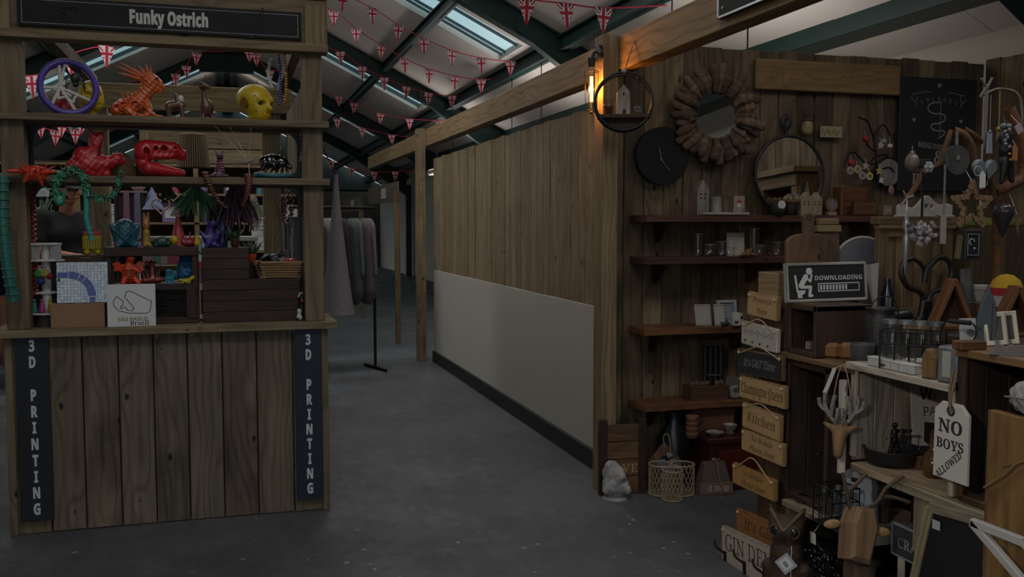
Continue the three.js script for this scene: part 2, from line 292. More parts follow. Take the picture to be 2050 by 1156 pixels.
hallLamp([-1.4, 4.05, -8.4], 'unseen white strip lamp above the plastic toy kiosk, placed to light it', LAMP_POWER);
hallLamp([1.3, 4.1, -8.8], 'unseen white strip lamp above the aisle behind the kiosk, placed to light the stalls there', LAMP_POWER);
hallLamp([0.3, 4.2, -2.2], 'unseen white strip lamp above the front of the kiosk, placed to light its planks', LAMP_POWER);  // out of view, placed to light the kiosk planks
hallLamp([3.4, 3.35, -2.6], 'unseen white strip lamp above the gift stall crates, placed to light them', LAMP_POWER * 0.55, LAMP_POWER * 0.7);
hallLamp([4.35, 2.8, -3.2], 'unseen white strip lamp low over the right wall of the gift stall, placed to light the outer wall', LAMP_POWER * 0.06, LAMP_POWER * 0.16, Math.PI / 2);  // out of view, placed to light the outer right wall
for (const [z, n] of [[-6.6, 'first'], [-11.2, 'second'], [-15.8, 'third']]) hallLamp([3.5, 2.35, z], n + ' added white strip lamp hidden inside the closed stalls along the aisle, fill for the ceiling', LAMP_POWER * 0.2, LAMP_POWER * 0.5, Math.PI / 2);  // added out of sight as fill for the right roof slope
for (const [z, n] of [[-7.5, 'nearer'], [-17.2, 'farther']]) hallLamp([-4.3, 2.4, z], n + ' added white strip lamp out of view along the left wall, fill for the ceiling', LAMP_POWER * 0.3, LAMP_POWER * 1.1, Math.PI / 2);  // added beyond the left edge as fill for the ceiling
hallLamp([-1.6, 4.2, 1.6], 'unseen white strip lamp nearest the hall entrance, placed to light the stalls from behind the camera', LAMP_POWER);  // behind the camera, unseen, lights the stall fronts

function addedSpotLamp(p, aim, label, cd) {
  const t = thing('added_spot_lamp', label, 'lamp', p), d = V(aim).sub(V(p)).normalize(), q = (k) => d.clone().multiplyScalar(k).toArray();
  part(t, 'housing', rod(q(-0.16), q(0), 0.05, 0.06, 20), black); part(t, 'lens', rod(q(0.001), q(0.006), 0.052, 0.052, 20), lampGlow); part(t, 'stem', rod(q(-0.08), [0, RIDGE - PITCH * Math.abs(p[0]) - p[1] - 0.02, 0], 0.012), iron);
  const l = new THREE.SpotLight(0xfff4e6, cd, 0, 0.36, 0.7, 2); l.position.set(...q(0.03)); l.target.position.set(...q(3)); l.shadow.radius = 3; t.add(l, l.target);
}
addedSpotLamp([-0.9, 2.15, -0.4], [2.35, 0.75, -2.9], 'added black spot lamp out of view, hung from the roof as fill for the crates', 70);  // added fill light for the crate interiors, out of view

// ---------------------------------------------------------------- right-hand stall: timber frame and plank partitions
const BX = 2.036, BACK = -5.05, SIDE = 4.66;
const frame = setting('timber_beam');
part(frame, 'fascia_beam', bx(0.07, 0.18, 16, BX + 0.035, 2.42, -6.6), wood('#a98f66', 'pine', 0.7));
part(frame, 'ledger', bx(0.045, 0.075, 16, BX + 0.092, 2.372, -6.6), wood('#8f7d60', 'pine', 0.7));
for (const z of [-4.89, -10.2, 1.2]) part(frame, 'post', bx(0.09, 2.52, 0.12, BX - 0.046, 1.26, z, { ax: 'y' }), wood('#9d8a6a', 'pine', 0.7));
const plankTones = ['#77674f', '#6b5c47', '#806f56', '#705f4c', '#635541'].map((c) => wood(c, 'old', 0.85));
function planks(parent, along, from, to, at, y0, y1, w, tones, skew = 0) {   // upright boards side by side; along = 'x' or 'z'
  const n = Math.round(Math.abs(to - from) / w), q = (to - from) / n;
  for (let i = 0; i < n; i++) {
    const c = from + q * (i + 0.5), t = at + rr(-0.004, 0.004), top = y1 + rr(-0.006, 0.006), h = top - y0, b = Math.abs(q) - 0.005;
    part(parent, 'plank', along === 'x' ? bx(b, h, 0.02, c, y0 + h / 2, t, { ax: 'y' }) : bx(0.02, h, b, t, y0 + h / 2, c, { ax: 'y' }), tones[Math.floor(rnd() * tones.length)]);
  }
}
const wb = setting('wall_back'); planks(wb, 'x', 2.04, SIDE, BACK - 0.012, 0, 2.525, 0.125, plankTones);
part(wb, 'rail', [bx(SIDE - 2.05, 0.09, 0.04, (SIDE + 2.05) / 2, 2.3, BACK - 0.045), bx(SIDE - 2.05, 0.09, 0.04, (SIDE + 2.05) / 2, 0.5, BACK - 0.045)], dark);
const wr = setting('wall_right'); planks(wr, 'z', BACK, 0.6, SIDE + 0.012, 0, 2.54, 0.125, plankTones);
part(wr, 'rail', [bx(0.04, 0.09, 5.6, SIDE + 0.045, 2.3, BACK + 2.8), bx(0.04, 0.09, 5.6, SIDE + 0.045, 0.5, BACK + 2.8)], dark);
// the next stalls along the aisle, closed towards it by white boards over a dark skirting and pale planks above
const wa = setting('wall_aisle'); planks(wa, 'z', BACK - 0.06, -10.1, BX + 0.09, 1.0, 2.2, 0.14, ['#aa9a7a', '#9f8f70', '#b3a384'].map((c) => wood(c, 'pine', 0.8)));
part(wa, 'panel', bx(0.03, 0.9, 5.0, BX + 0.09, 0.55, -7.6), paint('#b9b6a9', 0.7)); part(wa, 'skirting', bx(0.05, 0.12, 5.0, BX + 0.08, 0.06, -7.6), black);

// black sign board on the beam, upper right
{
  const p = [2.02, 2.368, -3.698], t = thing('fascia_sign', 'glossy black sign board with a silver edge fixed on the timber beam', 'sign', [2.02, p[1], p[2]], Math.PI / -2);
  part(t, 'board', bx(1.6, 0.3, 0.02, 0.8, 0.15, 0), M('gloss black', () => new THREE.MeshPhysicalMaterial({ color: 0x0b0d12, roughness: 0.12, clearcoat: 1, clearcoatRoughness: 0.05 })));
  part(t, 'edging', [bx(1.6, 0.012, 0.026, 0.8, 0.006, 0), bx(0.012, 0.3, 0.026, 0.006, 0.15, 0)], paint('#c8c8c8', 0.3, 0.6));
  for (const x of [0.05, 0.8]) part(t, 'screw', cyl(0.006, 0.006, 0.004, x, 0.04, 0.013, { r: [Math.PI / 2, 0, 0], n: 10 }), zinc);
}

// ---------------------------------------------------------------- the toy kiosk
const KZ = -4.977, KX0 = -1.035, KX1 = 0.468;
const tones = ['#857868', '#7d6f62', '#8c8070', '#766b5e', '#83786a', '#776960', '#867a69'].map((c, i) => wood(c, i % 2 ? 'old' : 'pine', 0.85));
let kiosk;
const kioskW = wood('#877963', 'pine', 0.85), kioskD = wood('#6a5f4e', 'old', 0.85);
{
  const t = kiosk = thing('market_kiosk', 'timber market kiosk with a plank front, counter and open display shelves', 'kiosk', [0, 0, KZ]);
  part(t, 'backing', bx(1.3, 0.94, 0.012, -0.27, 0.475, -0.034, { c: 0 }), dark);  // added dark sheet that keeps the gaps between planks dark
  const xs = [98, 168, 240, 310, 378, 447, 516, 588].map((p) => [[-0.856, 0.532, -4.977], [-0.701, 0.523, -4.977], [-0.538, 0.513, -4.977], [-0.377, 0.503, -4.977], [-0.217, 0.494, -4.977], [-0.051, 0.484, -4.977], [0.117, 0.473, -4.977], [0.297, 0.462, -4.977]][[98, 168, 240, 310, 378, 447, 516, 588].indexOf(p)][0]);
  for (let i = 0; i < 7; i++) part(t, 'plank', bx(xs[i + 1] - xs[i] - 0.006, 0.955, 0.02, (xs[i] + xs[i + 1]) / 2, 0.48, -0.012 + rr(-0.002, 0.003), { c: 0.004 }), tones[i]);
  for (const [a, b] of [[KX0, xs[0] - 0.003], [xs[7] + 0.003, KX1]]) { part(t, 'corner_board', bx(b - a, 0.955, 0.022, (a + b) / 2, 0.4785, -0.013), kioskW); part(t, 'corner_trim', bx(0.035, 0.955, 0.02, a < 0 ? a + 0.016 : b - 0.01, 0.4785, 0.008), kioskW); }
  part(t, 'counter_top', bx(1.62, 0.036, 0.62, -0.285, 0.977, -0.26, { ax: 'x' }), wood('#998a70', 'pine', 0.8));
  for (const [x, z] of [[-0.975, -0.06], [0.415, -0.06], [-0.95, -2.95], [0.33, -2.95]]) part(t, 'post', bx(z > -1 ? 0.1 : 0.14, z > -1 ? 1.6 : 2.56, 0.1, x, z > -1 ? 1.795 : 1.28, z, { ax: 'y' }), z > -1 ? kioskW : wood('#998a70', 'pine', 0.8));
  part(t, 'fascia', bx(1.56, 0.235, 0.03, -0.285, 2.512, -0.01), kioskW); part(t, 'fascia_ledge', bx(1.56, 0.04, 0.11, -0.285, 2.385, -0.02), wood('#958669', 'pine', 0.8)); part(t, 'top_rail', bx(1.56, 0.05, 0.09, -0.285, 2.655, -0.03), kioskW);
  for (const x of [-1.01, 0.43]) part(t, 'fascia_end', bx(0.1, 0.2, 0.03, x, 2.5, 0.016, { ax: 'y' }), wood('#958669', 'pine', 0.8));
  for (const y of [2.003, 1.712]) part(t, 'shelf', bx(1.56, 0.034, 0.3, -0.285, y, -0.12, { ax: 'x' }), kioskW);
  const rim = (y0, y1) => ext([[-0.66, y0], [0.66, y0], [0.66, y1], [-0.66, y1]], 0.014, { holes: [roundRect(1.265, y1 - y0 - 0.014, 0.07, 0, (y0 + y1) / 2)], x: -0.285, z: -0.2, b: 0.001 });
  part(t, 'black_surround', rim(1.73, 1.985), black, 'black surround with rounded corners'); part(t, 'black_surround', rim(0.998, 1.694), black, 'black surround with rounded corners');
  part(t, 'rear_fascia', bx(1.56, 0.19, 0.03, -0.285, 2.47, -2.88), wood('#ae9c78', 'pine', 0.8)); part(t, 'rear_rail', bx(1.56, 0.06, 0.06, -0.285, 2.25, -2.9), wood('#998a70', 'pine', 0.8)); part(t, 'rear_rail', bx(1.56, 0.05, 0.06, -0.285, 1.0, -2.9), kioskW);
  for (let i = 0; i < 17; i++) part(t, 'side_board', bx(0.02, 0.62, 0.15, 0.455, 2.05, -0.25 - i * 0.157, { ax: 'y' }), [kioskD, kioskW][i % 2]);
  for (const s of [-1, 1]) for (let i = 0; i < 6; i++) part(t, 'side_board', bx(2.8, 0.155, 0.02, s < 0 ? -1.025 : 0.455, 0.08 + i * 0.16, -1.45, { ax: 'x', r: [0, Math.PI / 2, 0] }), [kioskD, kioskW][i % 2]);
  for (const x of [-0.975, 0.415]) part(t, 'roof_rail', bx(0.06, 0.09, 2.9, x, 2.58, -1.5), kioskD);
  for (let i = 0; i < 5; i++) part(t, 'nail_head', cyl(0.004, 0.004, 0.003, xs[3] + 0.02 + i * 0.165, 0.945, 0, { r: [Math.PI / 2, 0, 0], n: 8 }), zinc);
}
const lettersDown = (x, w, top, step, size) => { '3D PRINTING'.split('').forEach((ch, i) => words(x, ch, w / 2, top + i * step, size, { c: '#c9cacb', sx: 0.66, heavy: 4 })); };
{
  const pl = [[-0.99, 0.987, -4.96], [-0.842, 0.983, -4.96], [-0.951, 0.067, -4.96]], pr = [[0.307, 0.971, -4.96], [0.443, 0.967, -4.96], [0.359, 0.067, -4.96]];
  for (const [p, label, bg] of [[pl, 'tall navy sign of upright white lettering on the left end of the kiosk front', '#0b1019'], [pr, 'tall navy sign of upright white lettering on the right end of the kiosk front', '#101a2a']]) {
    const w = p[1][0] - p[0][0], y0 = p[2][1], h = p[0][1] - y0 - 0.01, t = thing('vertical_sign', label, 'sign', [(p[0][0] + p[1][0]) / 2, y0, -4.9595]);
    part(t, 'board', bx(w, h, 0.008, 0, h / 2, 0), paint(bg, 0.6)); part(t, 'lettering', face(w - 0.004, h - 0.004, 0.0045, 0, h / 2), print(w, h, bg, (x, W, H) => lettersDown(x, W, H * 0.062, H * 0.0875, 74), 700, 0.6));
  }
  const a = [-0.928, 2.535, -4.95], b = [-0.928, 2.417, -4.95], c = [0.365, 2.428, -4.95], d = [0.367, 2.566, -4.95], w = c[0] - b[0], h = 0.137;
  const t = thing('name_sign', 'long navy name board with a thin white border on the kiosk fascia', 'sign', [(b[0] + c[0]) / 2, (b[1] + c[1]) / 2 + h / 2, -4.962]);
  part(t, 'board', bx(w, h, 0.012, 0, 0, 0), paint('#07090f', 0.8));
  part(t, 'lettering', face(w - 0.004, h - 0.004, 0.0065), print(w, h, '#07090f', (x, W, H) => { x.strokeStyle = '#8b9096'; x.lineWidth = 3; x.strokeRect(16, 14, W - 32, H - 28); words(x, 'Funky Ostrich', W * 0.515, H * 0.5, 88, { sx: 0.62, c: '#c8c5c0', heavy: 6 }); }, 1200, 0.8));
}

// bunting of small flags, each flag a triangle of cloth
const flagM = (() => {
  const f = (W, H, pale) => print(W, H, pale ? '#d8b9b6' : '#3a3440', (x, w, h) => {
    x.strokeStyle = '#cfc2c0'; x.lineWidth = w * 0.2; x.beginPath(); x.moveTo(0, 0); x.lineTo(w, h * 0.8); x.moveTo(w, 0); x.lineTo(0, h * 0.8); x.stroke();
    x.strokeStyle = '#9c1f2c'; x.lineWidth = w * 0.07; x.stroke();
    x.fillStyle = '#cfc2c0'; x.fillRect(w * 0.36, 0, w * 0.28, h); x.fillRect(0, h * 0.24, w, h * 0.22); x.fillStyle = '#9c1f2c'; x.fillRect(w * 0.42, 0, w * 0.16, h); x.fillRect(0, h * 0.29, w, h * 0.12);
  }, 600, 0.9);
  const a = f(0.15, 0.2, false), b = f(0.15, 0.2, true); a.side = b.side = THREE.DoubleSide; return [a, b];
})();
const flagGeo = (() => { const g = ext([[-0.075, 0], [0, -0.2], [0.075, 0]], 0.002, { b: 0 }); const p = g.attributes.position, uv = new Float32Array(p.count * 2); for (let i = 0; i < p.count; i++) { uv[2 * i] = (p.getX(i) + 0.075) / 0.15; uv[2 * i + 1] = 1 + p.getY(i) / 0.2; } g.setAttribute('uv', new THREE.BufferAttribute(uv, 2)); return g; })();
const cordM = paint('#a8283a', 0.9);
function bunting(label, pts, pale, k = 1) {
  const t = thing('bunting', label, 'bunting', pts[0], 0, 'strings of flag bunting across the hall'), o = pts[0], q = pts.map((p) => p.map((v, i) => v - o[i]));
  const s = [[q[0][0] - 0.5, q[0][1] + 0.12, 0], ...q, [q[q.length - 1][0] + 0.5, q[q.length - 1][1] + 0.05, 0]];
  part(t, 'cord', tube(s, 0.006, { n: 60, m: 5 }), cordM);
  q.forEach((p) => { const f = part(t, 'flag', flagGeo, flagM[pale ? 1 : 0]); f.position.set(p[0], p[1], p[2] + 0.004); f.rotation.set(rr(-0.1, 0.1), rr(-0.35, 0.35), rr(-0.08, 0.08)); f.scale.setScalar(k); });
}
bunting('near bunting of flag triangles against the dark green rafter above the aisle', [[2.039, 3.087, -6.5], [2.326, 3.068, -6.5], [2.617, 3.055, -6.5]]);
bunting('bunting of flag triangles crossing below the big skylight of the right roof slope', [[1.335, 4.192, -11.5], [1.675, 4.063, -11.5], [1.991, 3.883, -11.5], [2.295, 3.74, -11.5], [2.647, 3.615, -11.5], [3.013, 3.542, -11.5], [3.392, 3.524, -11.5]]);
bunting('second bunting of flag triangles below the one under the big skylight', [[1.338, 4.239, -12.6], [1.624, 4.027, -12.6], [1.948, 3.839, -12.6], [2.258, 3.68, -12.6], [2.586, 3.558, -12.6], [2.94, 3.482, -12.6], [3.301, 3.451, -12.6]]);
bunting('bunting of flag triangles in front of the narrow middle skylight', [[1.628, 4.057, -14.5], [1.953, 3.852, -14.5], [2.283, 3.703, -14.5], [2.625, 3.582, -14.5], [2.966, 3.505, -14.5], [3.335, 3.473, -14.5]], true);
bunting('bunting of flag triangles beyond the narrow middle skylight, still on red cord', [[1.827, 3.671, -16.5], [2.079, 3.562, -16.5], [2.532, 3.4, -16.5], [3.036, 3.322, -16.5], [3.559, 3.312, -16.5]]);
bunting('far bunting of flag triangles over the roofs of the distant stalls', [[1.908, 3.402, -17.6], [2.358, 3.253, -17.6], [2.9, 3.14, -17.6], [3.405, 3.098, -17.6]]);
bunting('lowest far bunting, its flags pale pink, just right of the kiosk', [[1.831, 2.668, -18], [2.208, 2.545, -18], [2.629, 2.477, -18], [3.027, 2.483, -18]], true);
bunting('bunting seen through the top shelf of the kiosk by the purple ring', [[-1.628, 2.782, -9.2], [-1.315, 2.978, -9.2], [-1.013, 3.071, -9.2]], true);
bunting('bunting of pale flags seen through the left of the second kiosk shelf', [[-1.607, 2.412, -9.4], [-1.423, 2.422, -9.4], [-1.257, 2.454, -9.4]], true, 0.8);
bunting('small bunting hanging behind the red toy dragon on the kiosk shelf', [[-1.652, 2.429, -10.5], [-1.472, 2.449, -10.5]], false, 0.8);
bunting('bunting far behind the kiosk by the roof apex, left half', [[-0.878, 3.465, -15], [-0.72, 3.704, -15], [-0.57, 3.827, -15], [-0.419, 4.024, -15]]);
bunting('bunting far behind the kiosk by the roof apex, right half', [[0.324, 4.106, -15], [0.425, 4.052, -15], [0.625, 3.823, -15]]);
bunting('bunting high above the left roof slope over the kiosk sign', [[-0.661, 3.153, -7.5], [-0.422, 3.212, -7.5], [0.432, 3.219, -7.5], [0.599, 3.245, -7.5]]);

// ---------------------------------------------------------------- printed toys on the kiosk shelves
const orange = plastic('#b8531c'), orangeRed = plastic('#c23a14'), red = plastic('#a5141e'), purple = plastic('#43318c'), whiteP = plastic('#c9c6be'), yellow = plastic('#b99e12'), teal = plastic('#0f4f5c'), cyan = plastic('#14758e'), green = plastic('#1f6b43'), dkGreen = plastic('#0f3b2e'), brown = plastic('#4a2a1d'), plum = plastic('#47243f'), silkBlue = plastic('#2a4f9e'), pinkP = plastic('#a86f7c'), tealPale = plastic('#2f8a80');
const TURN = 0.26;
{ // purple ring with a web inside, on the top shelf
  const p = [-0.736, 2.048, -5.06], t = thing('web_ring', 'purple ring filled with a white spider web on the top kiosk shelf', 'ornament', [p[0], 2.02, p[2]], [-0.06, TURN, 0]);
  part(t, 'ring', tor(0.124, 0.016, 0, 0.138, 0, { m: 12, n: 56 }), purple);
  const w = [], c = [-0.02, 0.125];
  const pt = (d, r) => [Math.sin((d * Math.PI) / 180) * r, 0.138 + Math.cos((d * Math.PI) / 180) * r];
  for (const d of [-20, -95, -140, 165, 120]) w.push(rod([-0.035, 0.135, 0], [...pt(d, 0.117), 0], 0.008));
  for (const [a, b] of [[[-0.02, 0.245], [0.03, 0.26]], [[-0.035, 0.135], [-0.015, 0.24]]]) w.push(rod([...a, 0], [...b, 0], 0.008, 0.006));
  for (const [a, b, q] of [[-95, -140, 0.075], [-140, 165, 0.075], [165, 120, 0.075], [-20, -95, 0.07], [-140, 165, 0.045]]) { const A = pt(a, q), B = pt(b, q), m = [(A[0] + B[0]) / 2 * 0.75, 0.138 + ((A[1] + B[1]) / 2 - 0.138) * 0.75]; w.push(tube([[...A, 0], [...m, 0], [...B, 0]], 0.0065, { n: 8 })); }
  part(t, 'web', w, whiteP);
  part(t, 'spider', [ball(0.022, 0.03, 0.185, 0.005, { s: [1, 1.2, 0.6] }), ball(0.014, 0.03, 0.155, 0.008), ...[-1, 1].flatMap((s) => [0, 1, 2, 3].map((i) => tube([[0.03, 0.175, 0.005], [0.03 + s * 0.03, 0.195 - i * 0.014, 0.015], [0.03 + s * 0.045, 0.178 - i * 0.02, 0]], 0.0028, { n: 6, m: 5 })))], black);
}
{ // yellow mask behind the ring
  const p = [-0.65, 2.062, -5.16], t = thing('mask_head', 'yellow hollow mask half hidden behind the purple ring', 'mask', [p[0], 2.02, p[2]], 0.5);
  part(t, 'shell', soft([[[0, 0.12, 0], [0.058, 0.068, 0.055]], [[0.02, 0.075, 0.02], [0.034, 0.04, 0.036]]], { k: 0.03, n: 40, cut: [[[0.02, 0.115, 0.052], [0.018, 0.012, 0.02]], [[-0.03, 0.115, 0.045], [0.016, 0.012, 0.02]], [[0.02, 0.065, 0.06], [0.014, 0.006, 0.012]]] }), yellow);
  part(t, 'neck', cyl(0.03, 0.024, 0.05, 0, 0.025, 0), yellow);
}
{
  const p = [-0.791, 2.054, -5.13], t = thing('red_figure', 'small red toy figure sitting behind the web of the purple ring', 'toy', [p[0] + 0.03, 2.02, p[2]], TURN);
  part(t, 'body', soft([[[0, 0.05, 0], [0.035, 0.05, 0.03]], [[0, 0.11, 0], 0.026], [[-0.03, 0.07, 0.02], [-0.05, 0.02, 0.03], 0.013, 0.01], [[0.03, 0.07, 0.02], [0.05, 0.02, 0.03], 0.013, 0.01]], { n: 36 }), red);
  part(t, 'cloth', ext([[-0.1, 0.0], [0.12, 0.0], [0.1, 0.03], [0.04, 0.045], [-0.08, 0.02]], 0.01, { z: 0.03 }), cloth('#c9a0a2'), 'pale pink cloth');
}
{ // orange dragon, top shelf
  const p = [-0.426, 2.046, -5.06], t = thing('toy_dragon', 'orange printed dragon with swept-back spikes on the top kiosk shelf', 'toy', [p[0], 2.02, p[2]], TURN);
  part(t, 'body', soft([[[-0.055, 0.045, 0], [0.05, 0.046, 0.042]], [[0.0, 0.075, 0.0], [0.045, 0.05, 0.038]], [[-0.1, 0.03, 0.01], [0.028, 0.028, 0.03]], [[0.02, 0.09, 0], [0.06, 0.155, 0.01], 0.036, 0.032], [[0.06, 0.185, 0.012], [0.044, 0.04, 0.034]], [[0.085, 0.18, 0.014], [0.115, 0.158, 0.016], 0.026, 0.018], [[0.075, 0.15, 0.02], [0.098, 0.135, 0.02], 0.018, 0.013], [[0.04, 0.06, 0.03], [0.055, 0.02, 0.045], 0.022, 0.014], [[0.03, 0.015, 0.04], [0.11, 0.008, 0.04], 0.014, 0.006], [[-0.05, 0.03, 0.04], [-0.03, 0.01, 0.055], 0.026, 0.014], [[-0.03, 0.01, 0.05], [0.02, 0.008, 0.055], 0.012, 0.008]], { k: 0.012, n: 60, bump: (x, y, z) => 0.003 * Math.sin(x * 190 + y * 60) * Math.sin(y * 210 + z * 160) }), orange);
  for (const [x, y, a, l] of [[0.03, 0.2, 2.75, 0.14], [0.03, 0.21, 2.6, 0.125], [0.02, 0.19, 2.9, 0.11], [0.035, 0.185, 2.95, 0.1], [0.055, 0.215, 1.75, 0.075], [0.065, 0.215, 1.5, 0.055], [0.045, 0.21, 2.1, 0.07]]) part(t, 'spike', rod([x, y, 0], [x + Math.cos(a) * l, y + Math.sin(a) * l * 0.9, rr(-0.02, 0.02)], 0.012, 0.001), orange);
  for (let i = 0; i < 6; i++) part(t, 'back_plate', ext([[-0.007, 0], [0.007, 0], [0.0, 0.045], [-0.006, 0.03]], 0.02, { x: -0.06 + i * 0.017, y: 0.075 + 0.006 * i, z: 0.02, r: [0, 0, 0.35 - i * 0.07] }), orange);
  for (const [x, y, q] of [[-0.07, 0.05, 0.022], [-0.02, 0.06, 0.02], [-0.1, 0.04, 0.018]]) part(t, 'scute', tor(q, 0.006, x, y, 0.042, { n: 20, m: 6, arc: 4.4 }), orangeRed);
  for (const z of [0.024, -0.024]) part(t, 'eye', ball(0.006, 0.088, 0.195, z + 0.014 * Math.sign(z) + 0.01), black);
}
{ // brown beast with white mask
  const p = [-0.252, 2.038, -5.05], t = thing('toy_beast', 'small brown toy beast wearing a white mask on the top kiosk shelf', 'toy', [p[0], 2.02, p[2]], TURN);
  part(t, 'body', soft([[[-0.02, 0.06, 0], [0.03, 0.075, 0], 0.026, 0.022], [[0.02, 0.085, 0], [0.005, 0.12, 0], 0.017, 0.008], [[-0.03, 0.06, 0.012], [-0.03, 0.005, 0.015], 0.014, 0.01], [[0.03, 0.06, 0.012], [0.035, 0.005, 0.018], 0.013, 0.01], [[-0.025, 0.055, -0.012], [-0.022, 0.005, -0.015], 0.013, 0.01], [[-0.02, 0.005, 0.03], [-0.02, 0.004, 0.04], 0.008, 0.006]], { k: 0.01, n: 44 }), brown);
  part(t, 'mask', soft([[[0.028, 0.1, 0.012], [0.014, 0.017, 0.012]], [[0.03, 0.07, 0.014], [0.012, 0.012, 0.01]]], { k: 0.006, n: 28 }), whiteP);
}
{ // brown long-necked bird
  const p = [-0.105, 2.04, -5.05], t = thing('toy_bird', 'dark brown long-necked toy bird beside the yellow head on the top kiosk shelf', 'toy', [p[0], 2.02, p[2]], TURN);
  part(t, 'body', soft([[[0.005, 0.06, 0], [0.034, 0.042, 0.03]], [[-0.005, 0.09, 0], [-0.012, 0.16, 0], 0.017, 0.012], [[-0.012, 0.165, 0.004], [0.018, 0.016, 0.018]], [[-0.02, 0.175, 0.0], [-0.034, 0.185, 0], 0.012, 0.005], [[-0.005, 0.165, 0.01], [0.016, 0.16, 0.016], 0.01, 0.007], [[-0.012, 0.03, 0], [-0.018, 0.004, 0.012], 0.014, 0.01], [[0.025, 0.03, 0], [0.035, 0.004, 0.012], 0.014, 0.01]], { k: 0.012, n: 46 }), brown);
  part(t, 'beak', rod([-0.014, 0.165, 0.016], [-0.03, 0.158, 0.04], 0.007, 0.002), plastic('#2c1a12'));
}
{ // yellow robot head
  const p = [0.137, 2.036, -5.06], t = thing('head_sculpture', 'large yellow printed head with dark eye sockets on the top kiosk shelf', 'toy', [p[0], 2.02, p[2]], TURN + 0.5);
  const sock = [[[-0.034, 0.085, 0.082], [0.017, 0.011, 0.024]], [[0.034, 0.085, 0.082], [0.017, 0.011, 0.024]], [[-0.092, 0.085, 0.0], [0.022, 0.036, 0.026]], [[0.092, 0.085, 0.0], [0.022, 0.036, 0.026]], [[0, 0.036, 0.09], [0.026, 0.0035, 0.014]]];
  part(t, 'skull', soft([[[0, 0.11, -0.01], [0.085, 0.078, 0.092]], [[0, 0.06, 0.03], [0.058, 0.052, 0.052]], [[0, 0.035, 0.045], [0.036, 0.032, 0.034]], [[0, 0.08, 0.085], [0, 0.06, 0.1], 0.009, 0.012], [[-0.034, 0.104, 0.075], [0.034, 0.104, 0.075], 0.01, 0.01], [[0, 0.012, 0], [0.045, 0.018, 0.05]]], { k: 0.022, n: 64, cut: sock }), yellow);
  for (const s of [-1, 1]) { part(t, 'ear_cup', cyl(0.026, 0.026, 0.012, s * 0.076, 0.085, 0, { r: [0, 0, Math.PI / 2] }), plastic('#6b4b0e')); part(t, 'eye', ball(0.013, s * 0.034, 0.085, 0.062), black); }
  part(t, 'lower_lip', soft([[[-0.018, 0.029, 0.078], [0.018, 0.029, 0.078], 0.006, 0.006]], { n: 20 }), yellow);
  for (const [x, y, z] of [[0.0, 0.15, 0.06], [-0.06, 0.12, 0.055], [-0.05, 0.045, 0.055], [0.05, 0.045, 0.055]]) part(t, 'rivet', ball(0.004, x, y, z), plastic('#5d4a08'));
}
function strand(label, top, len, n, mat, r = 0.008, cat = 'bead strand', sway = 0.01) {
  const t = thing('bead_strand', label, cat, top, 0, 'strands of beads hung in the kiosk'), g = [];
  part(t, 'cord', tube([[0, 0, 0], [sway, -len / 2, 0], [0, -len, 0]], 0.0012, { n: 10, m: 4 }), whiteP);
  for (let i = 0; i < n; i++) { const q = (i + 0.5) / n; part(t, 'bead', i ? t.children[1].geometry : ball(r, 0, 0, 0, { n: 10, m: 7, s: [1, 0.8, 1] }), Array.isArray(mat) ? mat[i % mat.length] : mat).position.set(sway * 4 * q * (1 - q), -q * len, 0); }
}
strand('blue bead strand hanging under the kiosk name board beside the yellow one', [0.255, 2.37, -5.08], 0.26, 20, [silkBlue, purple]);
strand('yellow bead strand hanging under the kiosk name board by the right post', [0.283, 2.386, -5.08], 0.27, 20, [yellow, orange]);
strand('white bead strand slanting beside the blue one under the kiosk name board', [0.225, 2.343, -5.08], 0.15, 12, [whiteP], 0.01, 'bead strand', -0.02);
strand('pale bead strand hanging beside the black surround of the second shelf', [0.36, 1.984, -5.11], 0.16, 13, [pinkP, whiteP], 0.006);
{ // red dragon bust, second shelf
  const p = [-0.644, 1.746, -5.06], t = thing('toy_dragon', 'big red printed dragon rearing its head on the second kiosk shelf', 'toy', [p[0], 1.73, p[2]], TURN);
  part(t, 'body', soft([[[0, 0.055, 0], [0.09, 0.062, 0.06]], [[-0.08, 0.04, 0], [-0.13, 0.015, 0], 0.04, 0.01], [[-0.03, 0.1, 0], [0.05, 0.045, 0.045]], [[0.01, 0.09, 0.01], [0.022, 0.16, 0.02], 0.034, 0.027], [[0.022, 0.165, 0.02], [0.004, 0.2, 0.02], 0.022, 0.014], [[0.022, 0.165, 0.02], [0.042, 0.2, 0.025], 0.022, 0.014], [[0.004, 0.2, 0.02], [0.0, 0.215, 0.03], 0.014, 0.006], [[0.042, 0.2, 0.025], [0.05, 0.19, 0.04], 0.014, 0.008], [[0.06, 0.06, 0.02], [0.115, 0.085, 0.03], 0.034, 0.026], [[0.115, 0.088, 0.03], [0.135, 0.075, 0.035], 0.024, 0.016], [[0.12, 0.1, 0.03], [0.135, 0.112, 0.035], 0.012, 0.006], [[-0.06, 0.012, 0.03], [0.07, 0.012, 0.03], 0.016, 0.016]], { k: 0.016, n: 56, bump: (x, y, z) => 0.002 * Math.sin(x * 150 + z * 90) * Math.sin(y * 170 - x * 60) + 0.001 * Math.sin(x * 330) * Math.sin(y * 290) }), red);
  for (const [x, y] of [[0.095, 0.1], [0.11, 0.105], [0.125, 0.1]]) part(t, 'claw', rod([x, y, 0.03], [x + 0.004, y + 0.022, 0.035], 0.005, 0.001), whiteP);
  part(t, 'throat', soft([[[0.022, 0.075, 0.03], [0.026, 0.15, 0.038], 0.014, 0.01]], { n: 24 }), plastic('#5c0f1e'));
}
